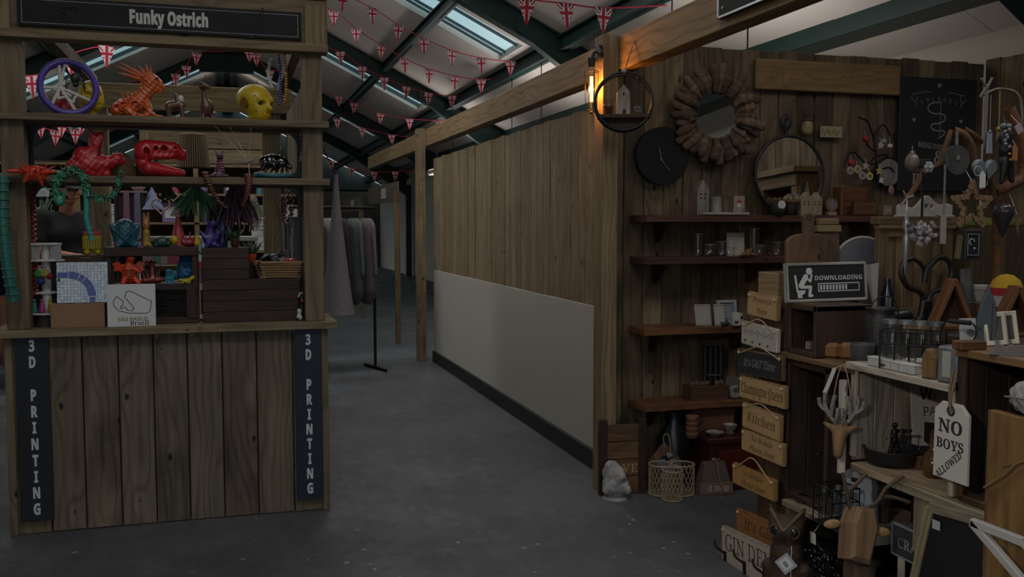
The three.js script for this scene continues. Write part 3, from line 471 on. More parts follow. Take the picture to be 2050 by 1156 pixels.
{ // half-round wooden board behind
  const p = [-0.522, 1.754, -5.14], t = thing('arched_board', 'half-round plywood board standing behind the red toys', 'board', [p[0], 1.73, p[2]], TURN);
  part(t, 'board', ext(ring2(40, (a) => [0.075 * Math.cos(a), Math.max(0, 0.02 + 0.11 * Math.sin(a))]).filter((q) => q[1] > 0.001).concat([[-0.072, 0], [0.072, 0]]).sort((a, b) => Math.atan2(a[1] - 0.05, a[0]) - Math.atan2(b[1] - 0.05, b[0])), 0.018), wood('#8a7048', 'fine'));
}
{ // red dinosaur skull
  const p = [-0.324, 1.745, -5.05], t = thing('dinosaur_skull', 'red printed dinosaur skull with open jaws on the second kiosk shelf', 'toy', [p[0], 1.73, p[2]], TURN);
  part(t, 'cranium', soft([[[-0.075, 0.125, 0], [0.05, 0.055, 0.05]], [[-0.05, 0.14, 0], [0.06, 0.14, 0], 0.042, 0.038], [[0.06, 0.135, 0], [0.1, 0.115, 0], 0.038, 0.03], [[-0.085, 0.12, 0], [-0.085, 0.05, 0], 0.034, 0.026], [[-0.05, 0.1, 0.03], [0.05, 0.105, 0.025], 0.014, 0.012], [[-0.05, 0.1, -0.03], [0.05, 0.105, -0.025], 0.014, 0.012]], { k: 0.014, n: 60, bump: (x, y, z) => 0.0014 * Math.sin(x * 230 + y * 120) * Math.sin(y * 260), cut: [[[0.012, 0.142, 0.03], [0.016, 0.014, 0.03]], [[-0.028, 0.14, 0.035], [0.012, 0.011, 0.03]], [[-0.072, 0.115, 0.045], [0.014, 0.028, 0.03]], [[0.066, 0.145, 0.03], [0.009, 0.006, 0.02]]] }), red);
  part(t, 'lower_jaw', soft([[[-0.085, 0.07, 0], [-0.06, 0.035, 0], 0.034, 0.032], [[-0.06, 0.042, 0.026], [0.1, 0.022, 0.012], 0.034, 0.018], [[-0.06, 0.042, -0.026], [0.1, 0.022, -0.012], 0.034, 0.018]], { k: 0.014, n: 50 }), red);
  for (let i = 0; i < 7; i++) { part(t, 'tooth', rod([0.02 + i * 0.014, 0.1 - i * 0.001, 0.022], [0.022 + i * 0.014, 0.082, 0.022], 0.0045, 0.001), red); if (i < 5) part(t, 'tooth', rod([0.03 + i * 0.015, 0.033 - i * 0.002, 0.02], [0.03 + i * 0.015, 0.048, 0.02], 0.004, 0.001), red); }
}
{ // fluted lamp shade further back
  const p = [-0.209, 1.844, -6.2], t = thing('fluted_shade', 'cream fluted lampshade standing inside the kiosk behind the red skull', 'lampshade', p, 0);
  part(t, 'lining', cyl(0.09, 0.07, 0.2, 0, 0.1, 0, { n: 30 }), paint('#5a4c3c', 0.9)); for (let i = 0; i < 40; i++) { const a = (i / 40) * 6.283; part(t, 'slat', rod([0.095 * Math.cos(a), 0, 0.095 * Math.sin(a)], [0.075 * Math.cos(a), 0.2, 0.075 * Math.sin(a)], 0.004, 0.004, 6), plastic('#b3a184', 0.7)); } part(t, 'rim', tor(0.075, 0.005, 0, 0.2, 0, { r: [Math.PI / 2, 0, 0] }), plastic('#b09a70'));
}
{ // dark purple dragon
  const p = [-0.044, 1.756, -5.07], t = thing('toy_dragon', 'small dark plum dragon with horns on the second kiosk shelf', 'toy', [p[0], 1.73, p[2]], TURN);
  part(t, 'body', soft([[[0, 0.03, 0], [0.026, 0.034, 0.026]], [[-0.03, 0.012, 0.01], [-0.055, 0.008, 0.02], 0.012, 0.006], [[0, 0.05, 0], [0, 0.1, 0.006], 0.017, 0.013], [[0, 0.11, 0.01], [0.016, 0.013, 0.02]], [[-0.02, 0.01, 0.02], [0.03, 0.01, 0.02], 0.012, 0.01]], { k: 0.01, n: 40, bump: (x, y) => 0.0015 * Math.sin(y * 420) }), plum);
  for (const s of [-1, 1]) part(t, 'horn', rod([s * 0.01, 0.118, 0], [s * 0.024, 0.15, -0.006], 0.005, 0.001), plum);
  for (let i = 0; i < 4; i++) part(t, 'chest_band', tor(0.014, 0.003, 0.002, 0.035 + i * 0.012, 0.018, { r: [1.2, 0, 0], n: 16, m: 6 }), pinkP);
}
{ // black claw on a teal stand
  const p = [0.222, 1.749, -5.06], t = thing('claw_bowl', 'glossy black crouching creature on a teal and violet base, second kiosk shelf', 'toy', [p[0], 1.73, p[2]], TURN);
  part(t, 'base', soft([[[-0.09, 0.016, 0], [0.09, 0.016, 0], 0.016, 0.016], [[0, 0.014, 0.02], [0.085, 0.016, 0.03]], ...Array.from({ length: 9 }, (_, i) => [[-0.08 + i * 0.02, 0.022, 0.03], 0.014])], { k: 0.008, n: 44 }), plastic('#1f5a63'));
  part(t, 'shell', soft([[[0, 0.085, 0], [0.075, 0.04, 0.05]], [[-0.05, 0.075, 0.03], [-0.07, 0.05, 0.04], 0.02, 0.012], [[0.05, 0.075, 0.03], [0.07, 0.06, 0.04], 0.02, 0.012], [[0, 0.06, 0.02], [0.03, 0.03, 0.03]]], { k: 0.014, n: 48, bump: (x, y, z) => 0.003 * Math.sin(x * 130) * Math.cos(z * 130) }), M('black resin', () => new THREE.MeshPhysicalMaterial({ color: 0x07080a, roughness: 0.15, clearcoat: 1 })));
  for (let i = 0; i < 6; i++) part(t, 'claw', rod([-0.075 + i * 0.03, 0.024, 0.04], [-0.065 + i * 0.03 + rr(-0.01, 0.02), 0.06 + rr(-0.01, 0.012), 0.035], 0.008, 0.002), plastic('#9a7b4c'));
}
{ // orange spiked crystal dragon at left end
  const p = [-0.872, 1.727, -4.93], t = thing('spiky_creature', 'orange-red creature bristling with points hanging over the left end of the second shelf', 'toy', [p[0], 1.738, p[2]], TURN);
  part(t, 'body', soft([[[-0.11, 0.006, 0], [-0.04, 0.008, 0], 0.008, 0.014], [[0, 0, 0], [0.05, 0.035, 0.03]], [[0.04, 0.008, 0], [0.11, 0.006, 0], 0.014, 0.006], [[-0.03, -0.02, 0.01], [-0.05, -0.045, 0.01], 0.014, 0.006], [[0.02, -0.025, 0.01], [0.03, -0.06, 0.01], 0.016, 0.006]], { n: 44 }), orangeRed);
  const s = []; for (let i = 0; i < 60; i++) { const a = rr(0, 6.28), e = rr(-0.4, 1.2), x = rr(-0.045, 0.045), d = [Math.cos(a) * Math.cos(e), Math.sin(e), Math.abs(Math.sin(a)) * Math.cos(e)], c = [x, rr(-0.02, 0.015), 0]; s.push(rod(c.map((v, k) => v + d[k] * 0.025), c.map((v, k) => v + d[k] * rr(0.045, 0.062)), 0.007, 0.001, 5)); }
  part(t, 'spikes', s, orangeRed).userData.kind = 'stuff';
}
{ // green jointed dragon draped along the shelf
  const A = [[118, 398], [110, 378], [116, 358], [131, 343], [150, 340], [166, 350], [172, 372], [180, 388], [195, 397], [211, 398], [226, 390], [236, 376], [238, 358], [242, 345]];
  const pts = [[-0.772, 1.618, -4.93], [-0.786, 1.664, -4.92], [-0.772, 1.711, -4.92], [-0.74, 1.747, -4.93], [-0.7, 1.756, -4.94], [-0.665, 1.727, -4.93], [-0.652, 1.68, -4.92], [-0.635, 1.642, -4.92], [-0.603, 1.621, -4.92], [-0.568, 1.619, -4.92], [-0.534, 1.638, -4.92], [-0.511, 1.672, -4.92], [-0.506, 1.715, -4.93], [-0.495, 1.749, -4.94]];
  const o = pts[0], c = new THREE.CatmullRomCurve3(pts.map((q) => V(q.map((v, i) => v - o[i])))), t = thing('jointed_dragon', 'long green jointed dragon draped in loops from the second kiosk shelf', 'toy', o, 0);
  for (let i = 0; i < 26; i++) { const q = c.getPointAt(i / 25), r = 0.022 - 0.011 * (i / 25), m = part(t, 'segment', [ball(r * 0.8, 0, 0, 0, { n: 10, m: 8, s: [1, 0.9, 0.8] }), ...[0, 1, 2, 3, 4, 5].map((k) => rod([0, 0, 0], [Math.cos(k * 1.1 + i) * r * 1.55, Math.sin(k * 1.1 + i) * r * 1.55, r * (0.4 + 0.6 * (k % 2))], r * 0.55, r * 0.12, 6))], i % 3 === 2 ? plastic('#2d7f5c') : i % 3 ? green : plastic('#153f2c')); m.position.copy(q); }
  part(t, 'head', soft([[[0, 0, 0], [0.028, 0.024, 0.026]], [[0.004, -0.02, 0.01], [0.02, 0.016, 0.02]], [[-0.018, 0.018, 0], [-0.03, 0.042, 0], 0.008, 0.003], [[0.018, 0.018, 0], [0.03, 0.042, 0], 0.008, 0.003]], { n: 36 }), plastic('#1c7a62'));
}
{ // teal tail and pale teal tail hanging
  const t = thing('hanging_tail', 'pale teal snake-like tail hanging from the shelf in front of the seller', 'toy', [-0.657, 1.694, -4.93], 0), s = [];
  part(t, 'tail', tube([[0, 0, 0], [0.004, -0.1, 0.005], [0.004, -0.18, 0.005], [0.018, -0.25, 0.0], [0.022, -0.275, 0]], 0.013, { n: 30, m: 10 }), tealPale);
  for (let i = 0; i < 12; i++) part(t, 'ring', tor(0.0135, 0.002, 0.004 + Math.max(0, i - 8) * 0.004, -0.01 - i * 0.021, 0.004, { r: [Math.PI / 2, 0, 0], n: 14, m: 5 }), tealPale);
  const u = thing('hanging_tail', 'thick dark teal jointed tail hanging at the far left edge of the kiosk', 'toy', [-1.001, 1.721, -4.9], 0);
  part(u, 'tail', tube([[0, 0, 0], [-0.004, -0.2, 0.01], [0.006, -0.4, 0.01], [0.022, -0.55, 0], [0.024, -0.585, 0]], 0.026, { n: 40, m: 12 }), plastic('#1c5f55'));
  for (let i = 0; i < 14; i++) part(u, 'ring', tor(0.0265, 0.003, 0.001 + Math.max(0, i - 9) * 0.005, -0.03 - i * 0.04, 0.01, { r: [Math.PI / 2, 0, 0], n: 16, m: 5 }), plastic('#23705f'));
}
// red spiral hanging at the left, inside the opening
{
  const p = [-0.919, 1.677, -5.1], t = thing('red_spiral', 'red twisted spiral hanging inside the left edge of the kiosk opening', 'spiral', p, 0), q = [];
  for (let i = 0; i <= 160; i++) q.push([0.011 * Math.cos(i * 0.9), -i * 0.0033, 0.011 * Math.sin(i * 0.9)]);
  part(t, 'spiral', tube(q, 0.0065, { n: 480, m: 5 }), plastic('#8e1d1f')); part(t, 'cord', rod([0, 0, 0], [0, 0.03, 0], 0.001), whiteP);
}

// ---------------------------------------------------------------- on the kiosk counter
const CT = 0.995;
const card = paint('#8a6a52', 0.9), crateW = wood('#3d2a22', 'old', 0.7);
const stand = (a, h) => [a[0], h, a[2]];   // put a point down on a surface of height h
{
  const p = stand([-0.719, 1.01, -5.06], CT), t = thing('cardboard_box', 'plain brown cardboard box on the kiosk counter under the mosaic board', 'box', p, 0.05);
  part(t, 'carton', bx(0.24, 0.112, 0.13, 0, 0.056, 0, { c: 0.002 }), card);
  for (const s of [-1, 1]) part(t, 'flap', bx(0.24, 0.003, 0.064, 0, 0.1138, s * 0.033, { c: 0 }), paint('#94735a', 0.9));
  part(t, 'tape', bx(0.03, 0.0014, 0.128, 0, 0.116, 0, { c: 0 }), paint('#a58868', 0.4));
}
{
  const p = stand([-0.697, 1.129, -5.045], CT + 0.117), t = thing('mosaic_board', 'square silver mosaic board with a curved blue road standing on the cardboard box', 'picture', p, [-0.06, 0.05, 0]);
  part(t, 'backing', bx(0.228, 0.2, 0.008, 0, 0.1, 0), whiteP);
  const n = 15, g = [[], [], []]; for (let i = 0; i < n; i++) for (let j = 0; j < 13; j++) g[Math.floor(rnd() * 3)].push(bx(0.0148, 0.0148, 0.003, -0.107 + i * 0.0152 + rr(-0.0008, 0.0008), 0.009 + j * 0.0152, 0.0055 + rr(0, 0.001), { c: 0.0005, r: [0, 0, rr(-0.12, 0.12)] }));
  ['#a3aab1', '#b0b6ba', '#98a0a9'].forEach((c, i) => { part(t, 'tesserae', g[i], paint(c, 0.3, 0.3)).userData.kind = 'stuff'; });
  const arc = (a0, a1) => { const o = []; for (let k = 0; k <= 6; k++) { const a = a0 + ((a1 - a0) * k) / 6; o.push([Math.cos(a) * 0.122, Math.sin(a) * 0.122]); } for (let k = 6; k >= 0; k--) { const a = a0 + ((a1 - a0) * k) / 6; o.push([Math.cos(a) * 0.088, Math.sin(a) * 0.088]); } return ext(o, 0.004, { x: -0.062, y: 0.032, z: 0.0085, b: 0.0005 }); };
  const blue = plastic('#1b2f86', 0.3); for (const [a, b] of [[0.02, 0.46], [0.48, 0.86], [0.9, 1.1], [1.14, 1.56]]) part(t, 'road_piece', arc(a, b), blue);
  part(t, 'road_piece', bx(0.045, 0.026, 0.004, -0.088, 0.137, 0.0085), blue); part(t, 'road_piece', bx(0.026, 0.024, 0.004, 0.043, 0.016, 0.0085), blue);
}
{
  const p = stand([-0.716, 1.041, -5.2], CT), t = thing('display_crate', 'tall grey-brown wooden crate standing behind the mosaic board', 'crate', p, 0.05);
  for (let i = 0; i < 4; i++) part(t, 'slat', bx(0.235, 0.08, 0.012, 0, 0.042 + i * 0.084, 0.06), wood('#4a3a2e', 'old'));
  for (const x of [-0.11, 0.11]) part(t, 'side', bx(0.014, 0.335, 0.12, x, 0.168, -0.002), wood('#4a3a2e', 'old')); part(t, 'lid', bx(0.24, 0.012, 0.14, 0, 0.342, 0), wood('#574538', 'old'));
}
{
  const p = stand([-0.666, 1.322, -5.18], CT + 0.348), t = thing('toy_robot', 'yellow box-bodied toy robot with round feet and a red handle', 'toy', p, TURN);
  part(t, 'body', bx(0.085, 0.075, 0.05, 0, 0.062, 0, { c: 0.008 }), yellow); for (const s of [-1, 1]) { part(t, 'leg', rod([s * 0.025, 0.025, 0], [s * 0.025, 0.012, 0.005], 0.009), yellow); part(t, 'foot', ball(0.016, s * 0.026, 0.014, 0.01), yellow); }
  part(t, 'top', bx(0.08, 0.02, 0.045, 0, 0.109, 0, { c: 0.008 }), plastic('#c2333f')); part(t, 'handle', tor(0.02, 0.005, -0.005, 0.115, 0.01, { arc: Math.PI, n: 20 }), red);
  part(t, 'bars', [-2, -1, 0, 1, 2].map((i) => bx(0.005, 0.045, 0.004, i * 0.013, 0.06, 0.026)), plastic('#8d7a14'));
}
{
  const p = stand([-0.878, 1.028, -5.12], CT), t = thing('tiered_stand', 'white three-tier display stand on a dark drum at the left of the counter', 'stand', p, TURN);
  part(t, 'drum', cyl(0.06, 0.06, 0.06, 0, 0.03, 0, { n: 28 }), paint('#2a1f1b', 0.6)); part(t, 'plate', cyl(0.082, 0.082, 0.008, 0, 0.066, 0, { n: 32 }), whiteP);
  part(t, 'pole', cyl(0.022, 0.02, 0.34, 0.008, 0.24, 0, { n: 14 }), whiteP);
  for (const [y, w, d] of [[0.165, 0.11, 0], [0.325, 0.2, 0.012], [0.405, 0.17, 0]]) part(t, 'tier', ext(ring2(28, (a, i) => { const q = w / 2 * (i % 2 ? 1 : 0.9); return [q * Math.cos(a), q * 0.62 * Math.sin(a)]; }), 0.01, { y, r: [-Math.PI / 2, 0, 0.05] }), whiteP);
  for (const x of [-0.045, 0.05]) part(t, 'hanging_card', bx(0.05, 0.07, 0.002, x, 0.367, 0.03), paint('#8f8e8b', 0.6));
}
for (const [c, name, px, py, h, r] of [['#2f9a46', 'bright green', 78, 535, 0.22, 0.021], ['#b9a15a', 'pale yellow', 89, 534, 0.222, 0.023], ['#2f8f3d', 'mid green', 116, 543, 0.19, 0.018], ['#1f3f8e', 'dark blue', 82, 549, 0.185, 0.018], ['#8e1f2a', 'deep red', 98, 540, 0.21, 0.017]]) {
  const p = [-0.867, 1.277, -5.06], t = thing('pompom_keyring', name + ' round pompom hanging on the white tiered stand', 'keyring', [p[0] + (px - 89) / 415, CT + h + 0.04, -5.055], 0, 'pompoms on the tiered stand');
  part(t, 'pompom', ball(r, 0, 0, 0, { n: 14, m: 10 }), mottled(c, 0.95)); part(t, 'loop', tor(0.008, 0.0014, 0, r + 0.006, 0, { n: 14, m: 5 }), zinc);
}
for (const [c, name, i] of [['#10605a', 'teal', 0], ['#8e1d5c', 'magenta', 1], ['#8f7d10', 'mustard', 2], ['#1d2c7d', 'royal blue', 3]]) {
  const p = [-0.865, 1.122, -5.06], t = thing('toy_pawn', name + ' cone-shaped toy figure on the lowest plate of the tiered stand', 'toy', [p[0] - 0.055 + i * 0.036, CT + 0.0705, -5.08 + (i % 2) * 0.02], 0, 'cone figures on the tiered stand');
  part(t, 'body', lathe([[0, 0], [0.017, 0], [0.017, 0.006], [0.009, 0.05], [0, 0.056]], { n: 16 }), plastic(c)); part(t, 'knob', ball(0.009, 0, 0.06, 0, { n: 10, m: 8 }), plastic(c));
}
{
  const p = stand([-0.471, 1.019, -4.99], CT), t = thing('track_plaque', 'square white plaque with the outline of a race circuit and black lettering', 'plaque', p, [-0.04, 0.03, 0]);
  part(t, 'panel', bx(0.222, 0.208, 0.006, 0, 0.104, 0, { c: 0.001 }), paint('#cfcfcd', 0.5));
  part(t, 'print', face(0.22, 0.206, 0.0035, 0, 0.104), print(0.22, 0.206, '#d2d2d0', (x, W, H) => {
    x.strokeStyle = '#2a2a2e'; x.lineWidth = 3.6; x.lineJoin = 'round'; x.beginPath();
    const P = [[0.5, 0.17], [0.92, 0.42], [0.9, 0.55], [0.88, 0.66], [0.8, 0.7], [0.45, 0.69], [0.22, 0.62], [0.13, 0.5], [0.12, 0.4], [0.2, 0.28], [0.33, 0.4], [0.32, 0.5], [0.27, 0.53], [0.28, 0.58], [0.37, 0.54], [0.42, 0.62], [0.52, 0.63], [0.55, 0.57], [0.36, 0.3], [0.4, 0.18], [0.44, 0.155]];
    P.forEach(([a, b], i) => (i ? x.lineTo(a * W, b * H) : x.moveTo(a * W, b * H))); x.closePath(); x.stroke();
    words(x, 'SAU PAULO', W * 0.52, H * 0.83, 27, { c: '#6f6a3c', sx: 0.95 }); words(x, 'Brazil', W * 0.66, H * 0.93, 29, { c: '#1d1d22', ff: 'serif' });
  }, 2200));
}
{
  const p = stand([-0.38, 1.01, -5.16], CT), t = thing('dark_shelf_unit', 'dark stained two-level shelf unit full of printed toys on the counter', 'shelf', p, 0.02);
  const W = 0.44; part(t, 'top', bx(W, 0.045, 0.2, 0, 0.365, 0), crateW); part(t, 'shelf', bx(W, 0.03, 0.2, 0, 0.185, 0), crateW); part(t, 'base', bx(W, 0.03, 0.2, 0, 0.016, 0), crateW);
  for (const x of [-0.205, 0.205]) part(t, 'side', bx(0.03, 0.34, 0.19, x, 0.18, -0.004), crateW); part(t, 'front_stile', bx(0.05, 0.15, 0.015, 0.185, 0.1, 0.1), crateW);
  for (let i = 0; i < 4; i++) part(t, 'slat', bx(W, 0.03, 0.01, 0, 0.05 + i * 0.035, -0.09), wood('#2a1d18', 'old', 0.6));
}
{
  const t = thing('slatted_crate_stack', 'stepped dark slatted crates on the right half of the kiosk counter', 'crate', [0, CT, -5.16]);
  const L = [-0.141, 1.116, -5.05][0], m = [0.091, 1.11, -5.05][0], r = [0.345, 1.105, -5.05][0];
  for (let i = 0; i < 7; i++) { const e = i < 4 ? r : m; part(t, 'slat', bx(e - L, 0.0535, 0.014, (e + L) / 2, 0.027 + i * 0.0545, 0.11), crateW); part(t, 'side_slat', bx(0.014, 0.05, 0.2, e - 0.008, 0.027 + i * 0.0545, 0.0), crateW); }
  for (const x of [L + 0.02, m - 0.02, r - 0.02]) part(t, 'corner_post', bx(0.025, x > m ? 0.21 : 0.375, 0.025, x, x > m ? 0.105 : 0.19, 0.09), crateW);
  part(t, 'lid', bx(r - m, 0.008, 0.2, (r + m) / 2, 0.215, 0), crateW); part(t, 'lid', bx(m - L, 0.008, 0.2, (m + L) / 2, 0.378, 0), crateW);
}
{
  const p = stand([0.245, 1.221, -5.1], CT + 0.22), t = thing('wicker_basket', 'shallow tan wicker basket on the lower dark crates', 'basket', [p[0], p[1], -5.16], 0.02), g = [];
  const w = M('wicker', () => new THREE.MeshStandardMaterial({ color: 0x8a6b4c, roughness: 0.85 }));
  for (let k = 0; k < 6; k++) { const a = 0.105 + k * 0.0045, b = 0.07 + k * 0.003; g.push(tube(roundRect(a * 2, b * 2, 0.03).map(([x, z], i) => [x, 0.008 + k * 0.013, z + (i % 2 ? 0.003 : -0.003)]), 0.0065, { closed: true, n: 60, m: 6 })); }
  part(t, 'weave', g, w); part(t, 'bottom', bx(0.2, 0.006, 0.13, 0, 0.005, 0), w);
  roundRect(0.23, 0.16, 0.03).forEach(([x, z]) => part(t, 'stake', rod([x * 0.9, 0, z * 0.9], [x, 0.08, z], 0.004), w)); part(t, 'rim', tube(roundRect(0.25, 0.175, 0.035).map(([x, z]) => [x, 0.082, z]), 0.008, { closed: true, n: 60 }), w);
  const c = thing('black_crystal_toy', 'black faceted toy lying on top of the wicker basket', 'toy', [p[0] - 0.02, p[1] + 0.09, -5.16], 0.4); const s = []; for (let i = 0; i < 9; i++) s.push(put(new THREE.OctahedronGeometry(0.03), rr(-0.06, 0.05), rr(0.0, 0.03), rr(-0.03, 0.03), rr(0, 3), rr(0, 3), 0)); part(c, 'facets', s, paint('#15171b', 0.35));
  const d = thing('red_bow', 'small red and white bow lying on the right side of the wicker basket', 'bow', [p[0] + 0.055, p[1] + 0.095, -5.1], 0.2); part(d, 'loops', [ball(0.014, -0.014, 0, 0, { s: [1.2, 0.7, 0.6] }), ball(0.014, 0.014, 0, 0, { s: [1.2, 0.7, 0.6] })], red); part(d, 'knot', ball(0.007, 0, 0.002, 0.004), whiteP);
}
// toys on top of the dark unit
const T1 = CT + 0.389, T2 = CT + 0.202;
const toy = (name, label, px, h, z, turn = TURN) => thing(name, label, 'toy', [px, h, z], turn);
{
  let t = toy('toy_monster', 'squat dark teal monster with raised arms on top of the dark shelf unit', [-0.506, 1.42, -5.12][0], T1, -5.13);
  part(t, 'body', soft([[[0, 0.055, 0], [0.058, 0.06, 0.05]], [[0, 0.1, 0.005], [0.046, 0.04, 0.04]], [[-0.05, 0.08, 0.01], [-0.066, 0.105, 0.01], 0.018, 0.012], [[0.05, 0.08, 0.01], [0.06, 0.105, 0.01], 0.018, 0.012], [[0, 0.07, 0], [0.056, 0.06, 0.046]], [[-0.03, 0.02, 0.02], [-0.04, 0.008, 0.04], 0.024, 0.016], [[0.03, 0.02, 0.02], [0.04, 0.008, 0.04], 0.024, 0.016]], { n: 46, bump: (x, y, z) => 0.0015 * Math.sin(x * 240) * Math.sin(y * 240) }), teal);
  for (const s of [-1, 1]) part(t, 'eye', ball(0.008, s * 0.02, 0.118, 0.036), plastic('#0a2c33')); for (let i = 0; i < 5; i++) part(t, 'whisker', rod([-0.024 + i * 0.012, 0.1, 0.042], [-0.03 + i * 0.015, 0.06, 0.055], 0.005, 0.003), teal);
  t = toy('toy_rabbit', 'tall two-tone orange and mustard toy rabbit', [-0.405, 1.42, -5.12][0], T1, -5.13);
  part(t, 'body', soft([[[0, 0.03, 0], [0.02, 0.03, 0.018]], [[0, 0.07, 0], [0.018, 0.022, 0.017]], [[-0.008, 0.01, 0.01], [-0.012, 0.006, 0.02], 0.01, 0.008], [[0.01, 0.01, 0.01], [0.014, 0.006, 0.02], 0.01, 0.008]], { n: 36 }), plastic('#93791c')); part(t, 'head', soft([[[0, 0.105, 0], [0.018, 0.02, 0.017]], [[-0.007, 0.12, 0], [-0.01, 0.165, 0], 0.008, 0.006], [[0.008, 0.12, 0], [0.011, 0.17, 0], 0.008, 0.006]], { n: 36 }), plastic('#a86a2c')); part(t, 'eye', [ball(0.003, -0.007, 0.11, 0.016), ball(0.003, 0.007, 0.11, 0.016)], black);
  t = toy('toy_turtle', 'low dark green domed toy turtle', [-0.333, 1.419, -5.11][0], T1, -5.11);
  part(t, 'shell', soft([[[0, 0.022, 0], [0.042, 0.032, 0.034]]], { n: 32, bump: (x, y, z) => 0.0015 * Math.cos(x * 190) * Math.cos(z * 190) }), dkGreen); part(t, 'body', soft([[[0.03, 0.02, 0.02], [0.014, 0.012, 0.014]], ...[[-1, 1], [1, 1], [-1, -1], [1, -1]].map(([a, b]) => [[a * 0.03, 0.008, b * 0.022], 0.01])], { n: 34 }), plastic('#174a3a'));
  t = toy('toy_castle', 'salmon red stepped toy tower standing behind the smaller red toys', [-0.257, 1.418, -5.2][0], T1, -5.2);
  part(t, 'tiers', [0, 1, 2, 3, 4, 5, 6].map((i) => cyl(0.042 - i * 0.0045, 0.038 - i * 0.0045, 0.022, 0, 0.012 + i * 0.021, 0, { n: 18 })), plastic('#b33a36')); part(t, 'cap', ball(0.017, 0, 0.162, 0), plastic('#b0857a'));
  t = toy('toy_egg', 'small yellow toy egg with legs in front of the salmon tower', [-0.27, 1.42, -5.08][0], T1, -5.08);
  part(t, 'body', ball(0.019, 0, 0.034, 0, { s: [1, 1.15, 1] }), yellow); for (const s of [-1, 1]) part(t, 'leg', rod([s * 0.008, 0.018, 0], [s * 0.012, 0, 0.004], 0.005), dkGreen);
  t = toy('toy_crab', 'dark red spiky toy crab with upright fingers', [-0.196, 1.419, -5.09][0], T1, -5.1);
  part(t, 'body', soft([[[0, 0.02, 0], [0.042, 0.022, 0.028]], ...[-0.036, -0.018, 0, 0.018, 0.036].map((x, i) => [[x, 0.02, 0.008], [x * 1.1, i === 2 ? 0.075 : 0.055, 0.006], 0.009, 0.003])], { n: 40, k: 0.008 }), plastic('#7d1416'));
  t = toy('toy_duck', 'little yellow toy duck at the right end of the dark shelf unit', [-0.145, 1.419, -5.07][0] - 0.015, T1, -5.07);
  part(t, 'body', soft([[[0, 0.016, 0], [0.016, 0.016, 0.014]], [[0, 0.045, 0], [0.012, 0.013, 0.012]], [[0, 0.03, 0], 0.01]], { n: 30 }), yellow); part(t, 'beak', ball(0.005, 0.004, 0.044, 0.013, { s: [1, 0.5, 1.2] }), orange);
  t = toy('toy_dragon', 'upright violet toy dragon sitting on the tall dark crates', [-0.098, 1.4, -5.12][0], CT + 0.383, -5.13);
  part(t, 'body', soft([[[0, 0.04, 0], [0.036, 0.042, 0.03]], [[0, 0.08, 0], [0.006, 0.115, 0.006], 0.022, 0.018], [[0.01, 0.118, 0.012], [0.022, 0.016, 0.022]], [[-0.03, 0.05, 0.01], [-0.055, 0.09, 0], 0.012, 0.004], [[0.03, 0.05, 0.01], [0.055, 0.085, 0], 0.012, 0.004], [[-0.02, 0.012, 0.02], [-0.03, 0.008, 0.035], 0.014, 0.01], [[0.02, 0.012, 0.02], [0.03, 0.008, 0.035], 0.014, 0.01]], { n: 46 }), plastic('#33226e')); for (const s of [-1, 1]) part(t, 'horn', rod([s * 0.012, 0.128, 0], [s * 0.026, 0.155, -0.01], 0.005, 0.001), purple);
  t = toy('toy_figure', 'navy toy figure standing beside the violet dragon', [-0.037, 1.399, -5.16][0], CT + 0.383, -5.18);
  part(t, 'body', soft([[[0, 0.03, 0], [0, 0.09, 0], 0.02, 0.024], [[0, 0.12, 0], 0.02], [[-0.03, 0.08, 0], [-0.035, 0.04, 0.01], 0.01, 0.008], [[0.03, 0.08, 0], [0.035, 0.04, 0.01], 0.01, 0.008], [[-0.01, 0.03, 0], [-0.012, 0.005, 0.004], 0.013, 0.012], [[0.01, 0.03, 0], [0.012, 0.005, 0.004], 0.013, 0.012]], { n: 40 }), plastic('#15224f')); part(t, 'belt', tor(0.021, 0.003, 0, 0.06, 0, { r: [Math.PI / 2, 0, 0] }), black);
  // lower shelf
  t = toy('toy_dragon', 'orange winged toy dragon sitting upright on the lower shelf of the dark unit', [-0.489, 1.221, -5.09][0], T2, -5.1);
  part(t, 'body', soft([[[0, 0.045, 0], [0.036, 0.045, 0.03]], [[0, 0.08, 0], [0.028, 0.03, 0.025]], [[0.004, 0.105, 0.004], [0.006, 0.125, 0.008], 0.016, 0.016], [[0.008, 0.13, 0.014], [0.02, 0.018, 0.022]], [[-0.028, 0.02, 0.02], [-0.036, 0.006, 0.034], 0.016, 0.012], [[0.028, 0.02, 0.02], [0.036, 0.006, 0.034], 0.016, 0.012], [[0.026, 0.08, 0.012], [0.045, 0.06, 0.03], 0.009, 0.007], [[0.03, 0.012, -0.01], [0.085, 0.01, 0.01], 0.014, 0.004]], { n: 50 }), orangeRed);
  for (const s of [-1, 1]) part(t, 'wing', ext([[0, 0], [s * 0.03, 0.03], [s * 0.062, 0.02], [s * 0.05, 0.0], [s * 0.055, -0.02], [s * 0.03, -0.016], [s * 0.012, -0.03]].slice(0, 7), 0.006, { x: s * 0.02, y: 0.085, z: -0.012, r: [0, -s * 0.3, 0] }), orangeRed);
  for (let i = 0; i < 4; i++) part(t, 'belly_band', tor(0.027, 0.003, 0, 0.03 + i * 0.014, 0.008, { r: [Math.PI / 2, 0, 0], n: 24, m: 5 }), plastic('#8f3a1a'));
  t = toy('toy_scorpion', 'dark red and brown spiky toy scorpion on the lower shelf of the dark unit', [-0.38, 1.218, -5.1][0], T2, -5.12);
